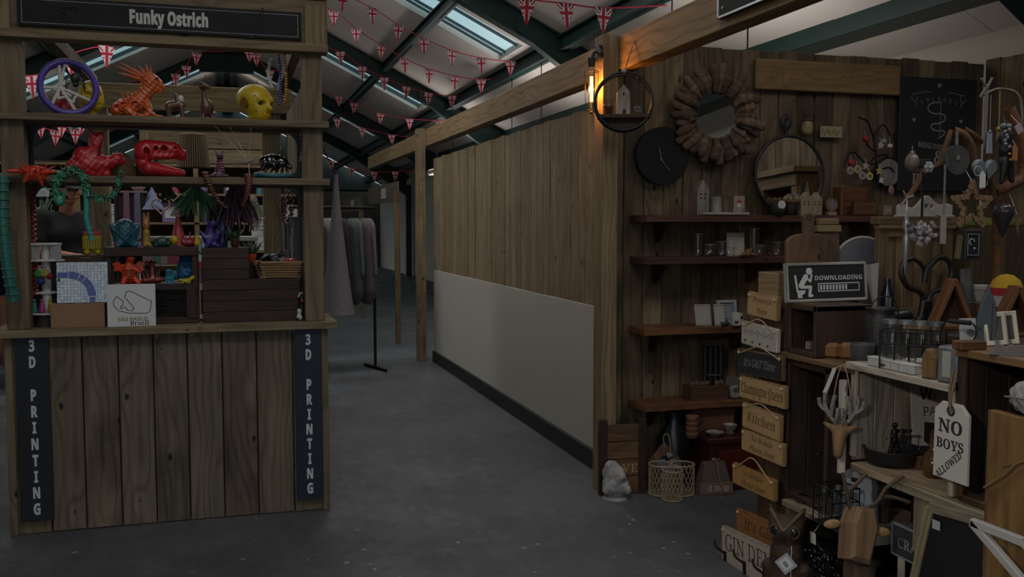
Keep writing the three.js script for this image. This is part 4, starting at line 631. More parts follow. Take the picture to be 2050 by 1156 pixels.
  part(t, 'body', soft([[[-0.04, 0.016, 0.01], [0.03, 0.018, 0], 0.016, 0.018], [[0.0, 0.03, 0], [0.0, 0.1, -0.01], 0.016, 0.008], [[0, 0.1, -0.01], [0.02, 0.11, 0.01], 0.008, 0.003], [[0.03, 0.02, 0.01], [0.06, 0.02, 0.03], 0.012, 0.008]], { n: 42 }), plastic('#6b1a14')); for (let i = 0; i < 8; i++) part(t, 'spine', rod([-0.04 + i * 0.01, 0.03, 0], [-0.05 + i * 0.013, 0.075 + 0.02 * (i % 2), -0.01], 0.006, 0.001, 6), i % 2 ? plastic('#1a1714') : plastic('#5a2318'));
  t = toy('toy_parrot', 'small black and red toy bird with a yellow head behind the orange winged dragon', [-0.417, 1.214, -5.18][0], T2, -5.19); part(t, 'body', soft([[[0, 0.04, 0], [0.026, 0.04, 0.02]], [[0.01, 0.08, 0], [0.028, 0.11, 0], 0.014, 0.006]], { n: 30 }), black); part(t, 'head', ball(0.014, 0.004, 0.1, 0.012), plastic('#a87a16'));
  t = toy('toy_robot', 'small cyan four-legged toy robot on the lower shelf of the dark unit', [-0.298, 1.218, -5.08][0], T2, -5.08);
  part(t, 'head', bx(0.034, 0.03, 0.03, 0, 0.058, 0, { c: 0.006 }), cyan); part(t, 'body', bx(0.042, 0.026, 0.03, 0, 0.029, 0, { c: 0.006 }), cyan); for (const x of [-0.015, -0.005, 0.005, 0.015]) part(t, 'leg', rod([x, 0.02, 0.006], [x * 1.7, 0, 0.014], 0.005), cyan); part(t, 'visor', bx(0.026, 0.008, 0.004, 0, 0.06, 0.0155), plastic('#0a3a4c'));
  t = toy('face_block', 'large blue-teal block carved as a stern face on the lower shelf of the dark unit', [-0.213, 1.212, -5.16][0], T2, -5.17);
  part(t, 'block', soft([[[0, 0.065, 0], [0.055, 0.075, 0.03]], [[-0.02, 0.1, 0.02], [0.03, 0.1, 0.02], 0.012, 0.012], [[0.008, 0.06, 0.028], [0.02, 0.014, 0.012]], [[-0.015, 0.04, 0.024], [0.03, 0.04, 0.024], 0.009, 0.009]], { n: 44, k: 0.008, cut: [[[-0.018, 0.084, 0.034], [0.013, 0.008, 0.014]], [[0.03, 0.084, 0.034], [0.013, 0.008, 0.014]]] }), plastic('#0e5a86'));
  t = toy('toy_banana', 'yellow curved toy lizard in front of the face block', [-0.214, 1.217, -5.07][0], T2, -5.07);
  part(t, 'body', soft([[[-0.035, 0.02, 0], [0, 0.012, 0.004], 0.006, 0.011], [[0, 0.012, 0.004], [0.03, 0.03, 0], 0.011, 0.008], [[0.03, 0.03, 0], [0.045, 0.04, 0], 0.008, 0.004]], { n: 34 }), yellow); for (const x of [-0.02, 0.015]) part(t, 'leg', rod([x, 0.012, 0.006], [x - 0.004, 0, 0.014], 0.004, 0.003), yellow);
  t = toy('toy_totem', 'thin red, white and brown toy totem hanging between the dark crates', [-0.147, 1.18, -5.04][0], CT + 0.17, -5.035);
  ['#8d8578', '#5c3a30', '#4a2c26', '#8e2416', '#b0aca2'].forEach((c, i) => part(t, 'ring', cyl(0.008, 0.008, 0.034, 0, 0.018 + i * 0.036, 0, { n: 12 }), plastic(c))); part(t, 'string', rod([0, 0.19, 0], [0, 0.24, 0], 0.0015), whiteP);
  t = toy('toy_panda', 'small black and white toy panda by the right kiosk post', [0.34, 1.015, -5][0], CT, -5.03);
  part(t, 'body', soft([[[0, 0.02, 0], [0.018, 0.02, 0.016]], [[0, 0.052, 0], 0.015]], { n: 30 }), whiteP); part(t, 'limbs', [ball(0.008, -0.015, 0.01, 0.012), ball(0.008, 0.015, 0.01, 0.012), ball(0.006, -0.012, 0.066, 0), ball(0.006, 0.012, 0.066, 0), ball(0.007, 0.017, 0.032, 0.006)], black);
  t = toy('toy_hook', 'black and red toy bird with a white crest above the small panda', [0.349, 1.056, -5.01][0], CT + 0.085, -5.03); part(t, 'body', soft([[[0, 0.02, 0], [0.015, 0.02, 0.014]], [[0.004, 0.04, 0], [0.01, 0.056, 0.004], 0.01, 0.008]], { n: 30 }), black); part(t, 'crest', tube([[-0.015, 0.04, 0], [-0.005, 0.058, 0], [0.012, 0.06, 0]], 0.004), whiteP); part(t, 'breast', ball(0.008, 0.002, 0.018, 0.012), red); part(t, 'perch', cyl(0.012, 0.014, 0.085, 0, -0.042, 0), black);
}
// plants and streamers behind the counter
function pot(label, px, h, z, c, leaf, n, len) {
  const t = thing('potted_plant', label, 'plant', [px, h, z], 0); part(t, 'pot', lathe([[0, 0], [0.018, 0], [0.025, 0.045], [0.021, 0.045], [0.019, 0.04], [0, 0.04]], { n: 18 }), plastic(c));
  for (let i = 0; i < n; i++) { const a = i * 2.4, e = 0.35 + 0.5 * rnd(), l = len * rr(0.7, 1), x = Math.cos(a) * Math.sin(e), z2 = Math.sin(a) * Math.sin(e); part(t, 'leaf', soft ? put(ext([[-0.004, 0], [-0.008, l * 0.4], [0, l], [0.008, l * 0.4], [0.004, 0]], 0.003, { b: 0 }), x * 0.01, 0.035, z2 * 0.01, e * Math.sin(a), 0, -e * Math.cos(a)) : null, leaf); }
}
pot('small green-leaved plant in a brown pot on the tall dark crates', [0.023, 1.4, -5.1][0], CT + 0.383, -5.12, '#4c2a1c', plastic('#2c4a2a'), 14, 0.09);
pot('spiky grey-green plant in an orange pot right of the tall dark crates', [0.109, 1.363, -5.2][0], CT + 0.3, -5.22, '#b8471a', plastic('#33513f'), 12, 0.1);
{ const t = thing('pot_riser', 'slim dark riser block behind the basket carrying the orange plant pot', 'block', [[0.109, 1.363, -5.2][0], CT + 0.219, -5.22]); part(t, 'block', bx(0.05, 0.08, 0.05, 0, 0.04, 0), crateW); }
function tuft(name, label, p, mat, n, spread, len, w, down) {
  const t = thing(name, label, 'hanging toy', p, 0), g = [];
  for (let i = 0; i < n; i++) { const a = rr(0, 6.28), e = rr(0.2, 1) * spread, d = [Math.cos(a) * e, (down ? -1 : 1) * rr(0.5, 1), Math.sin(a) * e * 0.5], l = len * rr(0.6, 1), s = [rr(-0.02, 0.02), rr(-0.03, 0.01), 0]; g.push(tube([s, s.map((v, k) => v + d[k] * l * 0.5 + (k === 1 ? 0.01 : 0)), s.map((v, k) => v + d[k] * l)], w, { n: 6, m: 5 })); }
  part(t, 'strands', g, mat).userData.kind = 'stuff'; part(t, 'core', ball(0.02, 0, 0, 0), mat); part(t, 'cord', rod([0, 0, 0], [0, 0.03, 0], 0.0015), whiteP);
  return t;
}
tuft('green_creature', 'bush of thin green printed tentacles hanging below the second shelf', [-0.166, 1.698, -5.25], plastic('#3c7a52'), 70, 0.9, 0.2, 0.0035, true);
tuft('plum_creature', 'mass of dark plum leaves hanging below the second shelf over the pots', [0.034, 1.696, -5.15], plastic('#3a1830'), 60, 0.45, 0.27, 0.007, true);
tuft('black_creature', 'short dark brown leafy toy hanging under the middle of the second shelf', [-0.309, 1.706, -5.1], plastic('#2a2f22'), 40, 0.9, 0.09, 0.005, true);
tuft('grey_creature', 'pale grey stringy toy hanging left of the rear post', [0.128, 1.631, -5.4], whiteP, 30, 0.35, 0.2, 0.003, true);
function jointed(label, pts, mat, r0) { const o = pts[0], c = new THREE.CatmullRomCurve3(pts.map((q) => V(q.map((v, i) => v - o[i])))), t = thing('jointed_tail', label, 'toy', o, 0), n = 14; for (let i = 0; i < n; i++) { const r = r0 * (1 - 0.5 * i / n), m = part(t, 'segment', [ball(r, 0, 0, 0, { n: 10, m: 7, s: [1.2, 0.8, 1] }), rod([0, 0, 0], [-r * 1.5, r * 0.6, r * 0.6], r * 0.3, 0.001, 5), rod([0, 0, 0], [r * 1.5, r * 0.6, r * 0.6], r * 0.3, 0.001, 5)], mat); m.position.copy(c.getPointAt(i / (n - 1))); } }
jointed('brown jointed tail curving down to the right below the second shelf', [[-0.111, 1.746, -4.94], [-0.095, 1.701, -4.93], [-0.073, 1.648, -4.95], [-0.046, 1.607, -4.97], [-0.018, 1.582, -4.97]], plastic('#5a3a22'), 0.014);
jointed('red-brown jointed tail hanging straight below the second shelf', [[0.093, 1.738, -4.93], [0.094, 1.688, -4.92], [0.084, 1.639, -4.93], [0.064, 1.59, -4.95]], plastic('#5c2a22'), 0.015);
function streamer(label, px, y0, y1, mat, w = 0.006) { const a = [px, 0, 0]; const t = thing('streamer', label, 'streamer', y0, 0, 'streamers hung right of the rear post'), d = y1[1] - y0[1], q = []; for (let i = 0; i <= 40; i++) q.push([w * Math.cos(i * 1.1), (d * i) / 40, w * Math.sin(i * 1.1)]); part(t, 'twist', tube(q, w * 0.55, { n: 160, m: 5 }), mat); part(t, 'hook', tor(0.006, 0.0012, 0, 0.005, 0, { n: 12, m: 5 }), zinc); }
streamer('teal twisted streamer hanging right of the rear post', 0, [0.253, 1.721, -5.3], [0.257, 1.373, -5.3], plastic('#1f6a64'));
streamer('pink twisted streamer hanging between the teal and the green one', 0, [0.279, 1.721, -5.3], [0.28, 1.495, -5.3], plastic('#9c3a58'));
streamer('white and grey twisted streamer beside the pink one', 0, [0.294, 1.72, -5.28], [0.293, 1.5, -5.28], whiteP);
streamer('dark green twisted streamer beside the white one', 0, [0.313, 1.721, -5.3], [0.311, 1.44, -5.3], plastic('#1c4a3c'));
streamer('coral twisted streamer nearest the right kiosk post', 0, [0.33, 1.721, -5.28], [0.338, 1.549, -5.28], plastic('#a04a48'));
{ // white cords strung from the top shelf
  const t = thing('cord_bundle', 'bundle of thin white cords meeting at a knot below the top kiosk shelf', 'cord', [0.097, 1.821, -5.06], 0), o = [0.097, 1.821, -5.06], to = (q) => q.map((v, i) => v - o[i]);
  for (const q of [[-0.074, 1.999, -5], [0, 2.001, -5], [0.114, 2.005, -5], [0.102, 1.744, -5.05], [0.031, 1.832, -5.1]]) part(t, 'cord', rod([0, 0, 0], to(q), 0.0018), whiteP);
  part(t, 'knot', soft([[[0, 0, 0], 0.014], [[-0.02, -0.008, 0], 0.01], [[0.02, 0.005, 0], 0.009]], { n: 24 }), mottled('#a39a92'));
  const u = thing('black_wire', 'thin black wire looping over the kiosk name board', 'wire', [-0.719, 2.386, -4.945], 0), a = [-0.719, 2.386, -4.945], ut = (q) => q.map((v, i) => v - a[i]);
  part(u, 'wire', tube([[0, 0, 0], ut([-0.708, 2.479, -4.945]), ut([-0.744, 2.505, -4.945]), ut([-0.679, 2.523, -4.945]), ut([-0.658, 2.506, -4.945])], 0.0022, { n: 40 }), black);
  const v = thing('black_wire', 'thin black wire hanging over the right half of the kiosk name board', 'wire', [0.059, 2.352, -4.945], 0), b = [0.059, 2.352, -4.945], vt = (q) => q.map((w, i) => w - b[i]);
  part(v, 'wire', tube([[0, 0, 0], vt([0.094, 2.412, -4.945]), vt([0.137, 2.429, -4.945]), vt([0.15, 2.508, -4.945]), vt([0.18, 2.573, -4.945]), vt([0.17, 2.533, -4.945])], 0.0022, { n: 40 }), black);
}

// ---------------------------------------------------------------- behind the kiosk: more stalls, their goods, and people
dup(kiosk, 'timber market kiosk standing right behind the toy kiosk, seen through its opening', [0.1, 0, -11.6]);
dup(kiosk, 'timber market kiosk farthest down the middle row of the hall', [0.1, 0, -17.5]);
dup(kiosk, 'timber market kiosk at the left wall, seen past the left kiosk post', [-3.4, 0, -12.5]);
const skinM = M('skin', () => new THREE.MeshPhysicalMaterial({ color: 0xa06a52, roughness: 0.6, sheen: 0.2 })), capM = paint('#0c0d10', 0.9);
function hand(w, dir, side) {   // palm and five separate bent fingers, pointing along dir from the wrist
  const D = V(dir).normalize(), S = new THREE.Vector3().crossVectors(D, new THREE.Vector3(0, 1, 0)).normalize().multiplyScalar(side), N = new THREE.Vector3().crossVectors(S, D).multiplyScalar(side), at = (a, b, c) => V(w).addScaledVector(D, a).addScaledVector(S, b).addScaledVector(N, c).toArray(), L = [];
  L.push([at(0, 0, 0), at(0.04, 0, 0), 0.026, 0.03], [at(0.03, -0.018, 0), at(0.075, -0.026, -0.002), 0.02, 0.014], [at(0.03, 0.014, 0), at(0.075, 0.024, -0.002), 0.02, 0.014]);
  [[-0.03, 0.062], [-0.01, 0.076], [0.01, 0.07], [0.029, 0.055]].forEach(([b, l]) => { L.push([at(0.08, b, 0), at(0.08 + l * 0.5, b * 1.1, -0.012), 0.0092, 0.0085], [at(0.08 + l * 0.5, b * 1.1, -0.012), at(0.08 + l * 0.75, b * 1.1, -0.04), 0.0085, 0.007]); });
  L.push([at(0.02, -0.03, 0), at(0.052, -0.056, -0.012), 0.013, 0.01], [at(0.052, -0.056, -0.012), at(0.08, -0.06, -0.03), 0.01, 0.008]);
  return soft(L, { k: 0.006, n: 54 });
}
function person(label, p, turn, o) {
  const t = thing('person', label, 'person', p, turn), A = o.arms, hd = o.head, sk = [];
  const body = soft([[[0, 0.98, 0], [0, 1.2, 0], 0.11, 0.1], [[0, 1.2, 0], [0, 1.4, 0.0], 0.1, 0.1], [[0, 1.5, -0.01], [hd[0] * 0.4, 1.6, hd[2] * 0.5], 0.06, 0.055], ...A.flatMap(([s, e, w]) => [[s, e, 0.05, 0.042], [e, w, 0.042, 0.028]]), ...[-1, 1].flatMap((s) => [[[s * 0.1, 0.92, 0], [s * 0.11, 0.5, 0.02], 0.085, 0.058], [[s * 0.11, 0.5, 0.02], [s * 0.11, 0.1, -0.01], 0.055, 0.04]])], { k: 0.035, n: 96 });
  const h = (x, y, z) => [hd[0] + x, hd[1] + y, hd[2] + z];
  const head = soft([[h(0, 0.02, -0.01), [0.077, 0.098, 0.095]], [h(0, -0.05, 0.025), [0.058, 0.062, 0.06]], [h(0, 0.0, 0.085), h(0, -0.03, 0.105), 0.01, 0.016], [h(-0.078, -0.01, 0), [0.012, 0.03, 0.018]], [h(0.078, -0.01, 0), [0.012, 0.03, 0.018]], [h(-0.035, 0.022, 0.08), h(0.035, 0.022, 0.08), 0.012, 0.012], [h(-0.018, -0.062, 0.08), h(0.018, -0.062, 0.08), 0.009, 0.009], [h(0, -0.09, 0.06), 0.022]], { k: 0.018, n: 60, cut: [[h(-0.032, 0.002, 0.1), [0.014, 0.008, 0.012]], [h(0.032, 0.002, 0.1), [0.014, 0.008, 0.012]]] });
  part(t, 'body', [body, head, ...A.map(([s, e, w], i) => hand(w, w.map((v, k) => v - e[k]), i ? -1 : 1))], skinM);
  for (const s of [-1, 1]) part(t, 'eye', ball(0.011, ...h(s * 0.032, 0.002, 0.082), { n: 10, m: 8 }), paint('#20140e', 0.2));
  part(t, 'hair', soft([[h(0, 0.03, -0.025), [0.08, 0.09, 0.088]], [h(0, -0.052, 0.045), [0.052, 0.04, 0.045]]], { k: 0.01, n: 44, cut: [[h(0, -0.03, 0.09), [0.045, 0.05, 0.06]], [h(0, 0.03, 0.1), [0.09, 0.08, 0.06]]] }), paint('#17100c', 0.9), 'dark hair and short beard');
  part(t, 'shirt', soft([[[0, 0.95, 0], [0, 1.2, 0], 0.15, 0.145], [[-0.06, 1.36, 0], [0.06, 1.36, 0], 0.14, 0.14], [[-0.16, 1.475, -0.005], [0.16, 1.475, -0.005], 0.078, 0.078], ...A.map(([s, e]) => [s, s.map((v, k) => v + (e[k] - v) * (o.sleeve ?? 0.65)), 0.075, 0.062])], { k: 0.04, n: 80 }), cloth(o.shirt));
  part(t, 'trousers', soft([[[-0.05, 0.95, 0], [0.05, 0.95, 0], 0.13, 0.13], ...[-1, 1].flatMap((s) => [[[s * 0.1, 0.9, 0], [s * 0.11, 0.5, 0.02], 0.1, 0.075], [[s * 0.11, 0.5, 0.02], [s * 0.11, 0.1, 0], 0.075, 0.06]])], { k: 0.03, n: 64 }), cloth(o.trousers));
  for (const s of [-1, 1]) part(t, 'shoe', soft([[[s * 0.11, 0.05, -0.03], [s * 0.12, 0.035, 0.14], 0.05, 0.034]], { n: 30 }), paint('#15151a', 0.7));
  if (o.cap) { part(t, 'cap', [soft([[h(0, 0.055, -0.012), [0.09, 0.085, 0.105]]], { n: 40, cut: [[h(0, -0.09, 0), [0.2, 0.11, 0.2]]] }), ext(ring2(24, (a) => [0.078 * Math.cos(a), 0.1 * Math.sin(a)]), 0.006, { x: hd[0], y: hd[1] + 0.035, z: hd[2] + 0.085, r: [-Math.PI / 2 + 0.3, 0, 0] })], capM); }
  if (o.size) t.scale.setScalar(o.size);
}
person('man in a black cap and dark t-shirt looking down behind the toy kiosk', [[-1.287, 1.574, -8.55][0], 0, -8.55], 0.55, { arms: [[[-0.2, 1.5, 0], [-0.25, 1.24, 0.05], [-0.06, 1.2, 0.27]], [[0.2, 1.5, 0], [0.27, 1.25, 0.05], [0.1, 1.19, 0.27]]], head: [0, 1.72, 0.05], shirt: '#1c1e22', trousers: '#16181d', cap: true, size: 1.03 });
person('visitor in a navy top and jeans cut off by the left edge beside the kiosk', [-1.42, 0, -5.5], 0.3, { arms: [[[-0.2, 1.42, 0], [-0.26, 1.14, -0.03], [-0.25, 0.9, 0.06]], [[0.2, 1.42, 0], [0.27, 1.14, -0.03], [0.27, 0.92, 0.06]]], head: [0, 1.68, 0.03], shirt: '#141a2c', trousers: '#1d2c46', sleeve: 0.95 });
// goods of the next stall
const cardM = paint('#b9babb', 0.7);
function boxes(label, p, w, n, h) { for (let i = 0; i < n; i++) { const t = thing('gift_box', label[i], 'box', [p[0] + rr(-0.015, 0.015), p[1] + i * h, p[2]], rr(-0.05, 0.05), 'white boxes behind the kiosk'); part(t, 'carton', bx(w, h * 0.94, 0.2, 0, h * 0.47, 0, { c: 0.004 }), cardM); part(t, 'lid', bx(w * 1.03, h * 0.3, 0.206, 0, h * 0.8, 0, { c: 0.004 }), paint('#a9adb4', 0.7)); } }
const tb = thing('trestle_table', 'long pale table behind the kiosk carrying boxes and cards', 'table', [-0.9, 0, -9.4]);
part(tb, 'top', bx(2.3, 0.04, 0.6, 0, 1.36, 0), paint('#8d8b87', 0.6)); for (const x of [-1.08, 1.08]) for (const z of [-0.25, 0.25]) part(tb, 'leg', bx(0.05, 1.34, 0.05, x, 0.67, z), greyWood);
boxes(['white gift box lowest of the stack right of the rear kiosk post', 'white gift box second in the stack right of the rear kiosk post', 'white gift box third in the stack right of the rear kiosk post', 'white gift box topmost of the stack right of the rear kiosk post'], [[-1.055, 1.582, -9.4][0], 1.382, -9.4], 0.16, 4, 0.075);
boxes(['white carton under another right of the purple plant leaves', 'white carton on top right of the purple plant leaves'], [[0.267, 1.586, -9.4][0], 1.382, -9.4], 0.14, 2, 0.09);
{
  const t = thing('scarf_stand', 'dark stand with hanging plum and pink scarves behind the teal monster', 'stand', [[-0.856, 1.359, -9][0], 0, -9.05]);
  part(t, 'pole', [cyl(0.02, 0.02, 1.75, -0.1, 0.9, 0), cyl(0.02, 0.02, 1.75, 0.12, 0.9, 0)], black); part(t, 'bar', cyl(0.018, 0.018, 0.3, 0.01, 1.77, 0, { r: [0, 0, Math.PI / 2] }), black); part(t, 'foot', bx(0.4, 0.04, 0.3, 0, 0.02, 0), black);
  ['#3a1d33', '#8a6a78', '#47202f', '#7d7c92'].forEach((c, i) => part(t, 'scarf', ext([[-0.024, 0], [0.024, 0], [0.03, -0.42], [-0.03, -0.45]], 0.02, { x: -0.06 + i * 0.045, y: 1.79, z: 0.012 * (i % 2) }), cloth(c)));
}
for (const [p, s, name] of [[[-0.584, 1.659, -9], 0.15, 'larger wicker heart outline hanging behind the orange toy rabbit'], [[-0.478, 1.735, -9], 0.08, 'small wicker heart outline hanging to the right of the larger one']]) { const t = thing('wicker_heart', name, 'heart', p, 0); part(t, 'outline', tube(heartPts(s).map(([x, y]) => [x, y, 0]), 0.008, { closed: true, n: 70 }), paint('#8f7a66', 0.9)); part(t, 'string', rod([0, s * 0.2, 0], [0, s * 0.2 + 0.25, 0], 0.002), whiteP); }
{ const t = thing('fabric_cone', 'lilac grey fabric hung as a cone behind the orange toy rabbit', 'fabric', [-0.663, 1.625, -9.1], 0); part(t, 'fabric', lathe([[0.005, 0.2], [0.06, 0.08], [0.11, 0], [0.105, 0]], { n: 24 }), cloth('#7f86a3')); part(t, 'string', rod([0, 0.19, 0], [0, 0.3, 0], 0.002), whiteP); }
{
  const t = thing('rod_rack', 'rack of grey upright rolls under a dark bar beyond the right side of the kiosk', 'rack', [[0.561, 1.582, -8.9][0], 0, -8.9]);
  part(t, 'bar', bx(0.22, 0.03, 0.06, 0, 1.55, 0), black); part(t, 'foot', bx(0.24, 0.05, 0.2, 0, 0.025, 0), black); ['#6f7478', '#5a5e63', '#82868a', '#4b4f54', '#777b80', '#63676c'].forEach((c, i) => part(t, 'roll', cyl(0.015, 0.015, 1.49, -0.09 + i * 0.036, 0.79, 0, { n: 12 }), cloth(c)));
}
for (const [c, px, name] of [['#b08ca0', [-0.494, 1.305, -6.4][0], 'pink card on the back table seen through the dark unit'], ['#5f9a8a', [-0.435, 1.304, -6.4][0], 'green card on the back table seen through the dark unit'], ['#a3a5aa', [-0.39, 1.304, -6.4][0], 'grey card on the back table seen through the dark unit'], ['#a04a62', [-0.348, 1.303, -6.4][0], 'rose card on the back table seen through the dark unit']]) { const t = thing('greeting_card', name, 'card', [px, 1.245, -6.4], 0.1, 'cards on the low table'); part(t, 'front', bx(0.07, 0.1, 0.003, 0, 0.05, 0, { r: [-0.15, 0, 0] }), paint(c, 0.6)); part(t, 'back', bx(0.07, 0.1, 0.003, 0, 0.05, -0.025, { r: [0.15, 0, 0] }), paint(c, 0.6)); }
{ const t = thing('seller_table', 'narrow wooden table inside the kiosk carrying cards and the lampshade', 'table', [-0.35, 0, -6.3]); part(t, 'top', bx(0.8, 0.03, 0.34, 0, 1.228, 0), kioskD); for (const x of [-0.36, 0.36]) for (const z of [-0.14, 0.14]) part(t, 'leg', bx(0.04, 1.21, 0.04, x, 0.607, z), kioskD); }
{ const p = [-1.575, 1.77, -9.15], t = thing('price_board', 'white tilted price board left of the man in the cap', 'sign', [p[0], p[1], p[2]], [0.1, 0.1, 0]); part(t, 'board', bx(0.13, 0.07, 0.01), cardM); part(t, 'stand', rod([0, -0.03, 0], [0, -0.24, -0.02], 0.006), iron); part(t, 'print', face(0.11, 0.05, 0.0056), print(0.11, 0.05, '#c9cccf', (x, W, H) => { x.fillStyle = '#6d7a86'; for (const y of [10, 22, 34]) x.fillRect(12, y, W - 24, 5); }, 1000)); }
{ const p = [-1.565, 1.578, -9.15], t = thing('white_planter', 'white tapered planter with pale foliage left of the man in the cap', 'planter', [p[0], 1.382, p[2]], 0); part(t, 'pot', lathe([[0, 0], [0.045, 0], [0.065, 0.12], [0.055, 0.12], [0.04, 0.02]], { n: 20 }), whiteP); const g = []; for (let i = 0; i < 40; i++) g.push(rod([rr(-0.03, 0.03), 0.1, rr(-0.03, 0.03)], [rr(-0.1, 0.1), rr(0.18, 0.36), rr(-0.08, 0.08)], 0.003, 0.007, 5)); part(t, 'foliage', g, plastic('#5d7a68')).userData.kind = 'stuff'; }

{ // open shelves of gifts beyond the back table
  const t = thing('gift_shelves', 'wide open wooden shelves crowded with gifts far behind the toy kiosk', 'shelves', [-0.9, 0, -10.6]), m = wood('#8f7b5a', 'pine');
  for (const y of [0.9, 1.2, 1.5, 1.8, 2.1]) part(t, 'board', bx(3.4, 0.025, 0.3, 0, y, 0), m); for (const x of [-1.7, -0.57, 0.57, 1.7]) part(t, 'upright', bx(0.05, 2.2, 0.3, x, 1.1, 0, { ax: 'y' }), m); part(t, 'back', bx(3.4, 2.1, 0.012, 0, 1.1, -0.16), dark);
  const kinds = ['box', 'jar', 'card', 'house', 'ball'], cols = [['#a9aaab', 'white'], ['#8f3340', 'red'], ['#3f6f7d', 'teal'], ['#a8874f', 'tan'], ['#6b5a86', 'mauve'], ['#4f7a55', 'green'], ['#b08a94', 'pink'], ['#3a3f4a', 'slate']], rows = ['lowest', 'second', 'third', 'upper'];
  for (let r = 0; r < 4; r++) for (let k = 0; k < 11; k++) {
    const kind = kinds[(r * 3 + k) % 5], [c, cn] = cols[(r * 5 + k * 3) % 8], p = [-2.45 + k * 0.31, 0.913 + 0.3 * r, -10.55 + rr(-0.03, 0.03)], u = thing('gift_' + kind, cn + ' gift ' + kind + ', number ' + (k + 1) + ' from the left on the ' + rows[r] + ' of the far gift shelves', kind, p, rr(-0.3, 0.3)), h = rr(0.13, 0.24);
    const mt = paint(c, 0.6); if (kind === 'box') { part(u, 'carton', bx(0.18, h, 0.14, 0, h / 2, 0), mt); part(u, 'ribbon', bx(0.025, h + 0.004, 0.144, 0, h / 2, 0), whiteP); } else if (kind === 'jar') { part(u, 'jar', lathe([[0, 0], [0.06, 0], [0.07, h * 0.3], [0.05, h * 0.8], [0, h * 0.8]], { n: 16 }), mt); part(u, 'lid', cyl(0.045, 0.045, 0.03, 0, h * 0.82, 0), black); } else if (kind === 'card') { part(u, 'panel', bx(0.17, h, 0.01, 0, h / 2, 0, { r: [-0.08, 0, 0] }), mt); part(u, 'picture', bx(0.12, h * 0.6, 0.004, 0, h / 2, 0.009, { r: [-0.08, 0, 0] }), cardM); } else if (kind === 'house') { part(u, 'walls', ext([[-0.06, 0], [0.06, 0], [0.06, h * 0.7], [0, h], [-0.06, h * 0.7]], 0.09), mt); part(u, 'door', bx(0.03, 0.06, 0.006, 0, 0.03, 0.046), dark); } else { part(u, 'ball', ball(0.075, 0, 0.085, 0), mt); part(u, 'stand', cyl(0.04, 0.03, 0.02, 0, 0.01, 0), dark); }
  }
}

// ---------------------------------------------------------------- far side of the aisle and what lies beyond the right-hand stall
{
  const t = thing('clothes_rail', 'clothes rail with grey and dark garments in the aisle behind the kiosk', 'rail', [[0.994, 1.589, -9.6][0], 0, -9.6], 0.3);
  part(t, 'bar', cyl(0.015, 0.015, 0.9, 0, 1.66, 0, { r: [0, 0, Math.PI / 2] }), iron); for (const x of [-0.44, 0.44]) { part(t, 'upright', cyl(0.015, 0.015, 1.66, x, 0.83, 0), iron); part(t, 'foot', bx(0.03, 0.03, 0.5, x, 0.015, 0), iron); }
  ['#6a5f63', '#4a4146', '#8b8d90', '#352a30', '#5f6d66', '#7a6f74'].forEach((c, i) => { const g = part(t, 'garment', soft([[[-0.13, 1.5, 0], [0.13, 1.5, 0], 0.045, 0.045], [[0, 1.45, 0], [0, 0.85, 0], 0.14, 0.18], [[-0.16, 1.46, 0], [-0.2, 1.0, 0.02], 0.05, 0.04], [[0.16, 1.46, 0], [0.2, 1.0, 0.02], 0.05, 0.04]], { n: 36 }), cloth(c)); g.position.x = -0.35 + i * 0.14; g.rotation.y = Math.PI / 2; g.scale.set(1, 1, 0.4); });
}
{ const t = thing('cloth_drape', 'pale lilac cloth drawn to a point beside the right kiosk post', 'drape', [0.585, 0, -5.5], 0.2); part(t, 'cloth', lathe(Array.from({ length: 13 }, (_, i) => [0.012 + 0.085 * (i / 12) ** 1.3, 1.78 - 0.8 * (i / 12)]), { n: 40 }), cloth('#8d8a94')); part(t, 'cord', rod([0, 1.77, 0], [-0.1, 1.95, 0.05], 0.003), iron); }
for (const [p, label] of [[[2, 1.823, -16.36], 'farther pale brown board with one white panel along the aisle'], [[2, 1.901, -12.97], 'nearer pale brown board with one white panel along the aisle']]) { const t = thing('stall_sign', label, 'sign', p, -Math.PI / 2); part(t, 'board', bx(2.6, 0.24, 0.02), wood('#6a5f50', 'pine')); part(t, 'panel', bx(0.34, 0.14, 0.012, 0.2, 0, 0.012), paint('#a5a59e', 0.6)); part(t, 'post', bx(0.08, p[1], 0.06, 1.2, -p[1] / 2, 0, { ax: 'y' }), wood('#8a7450', 'pine')); }
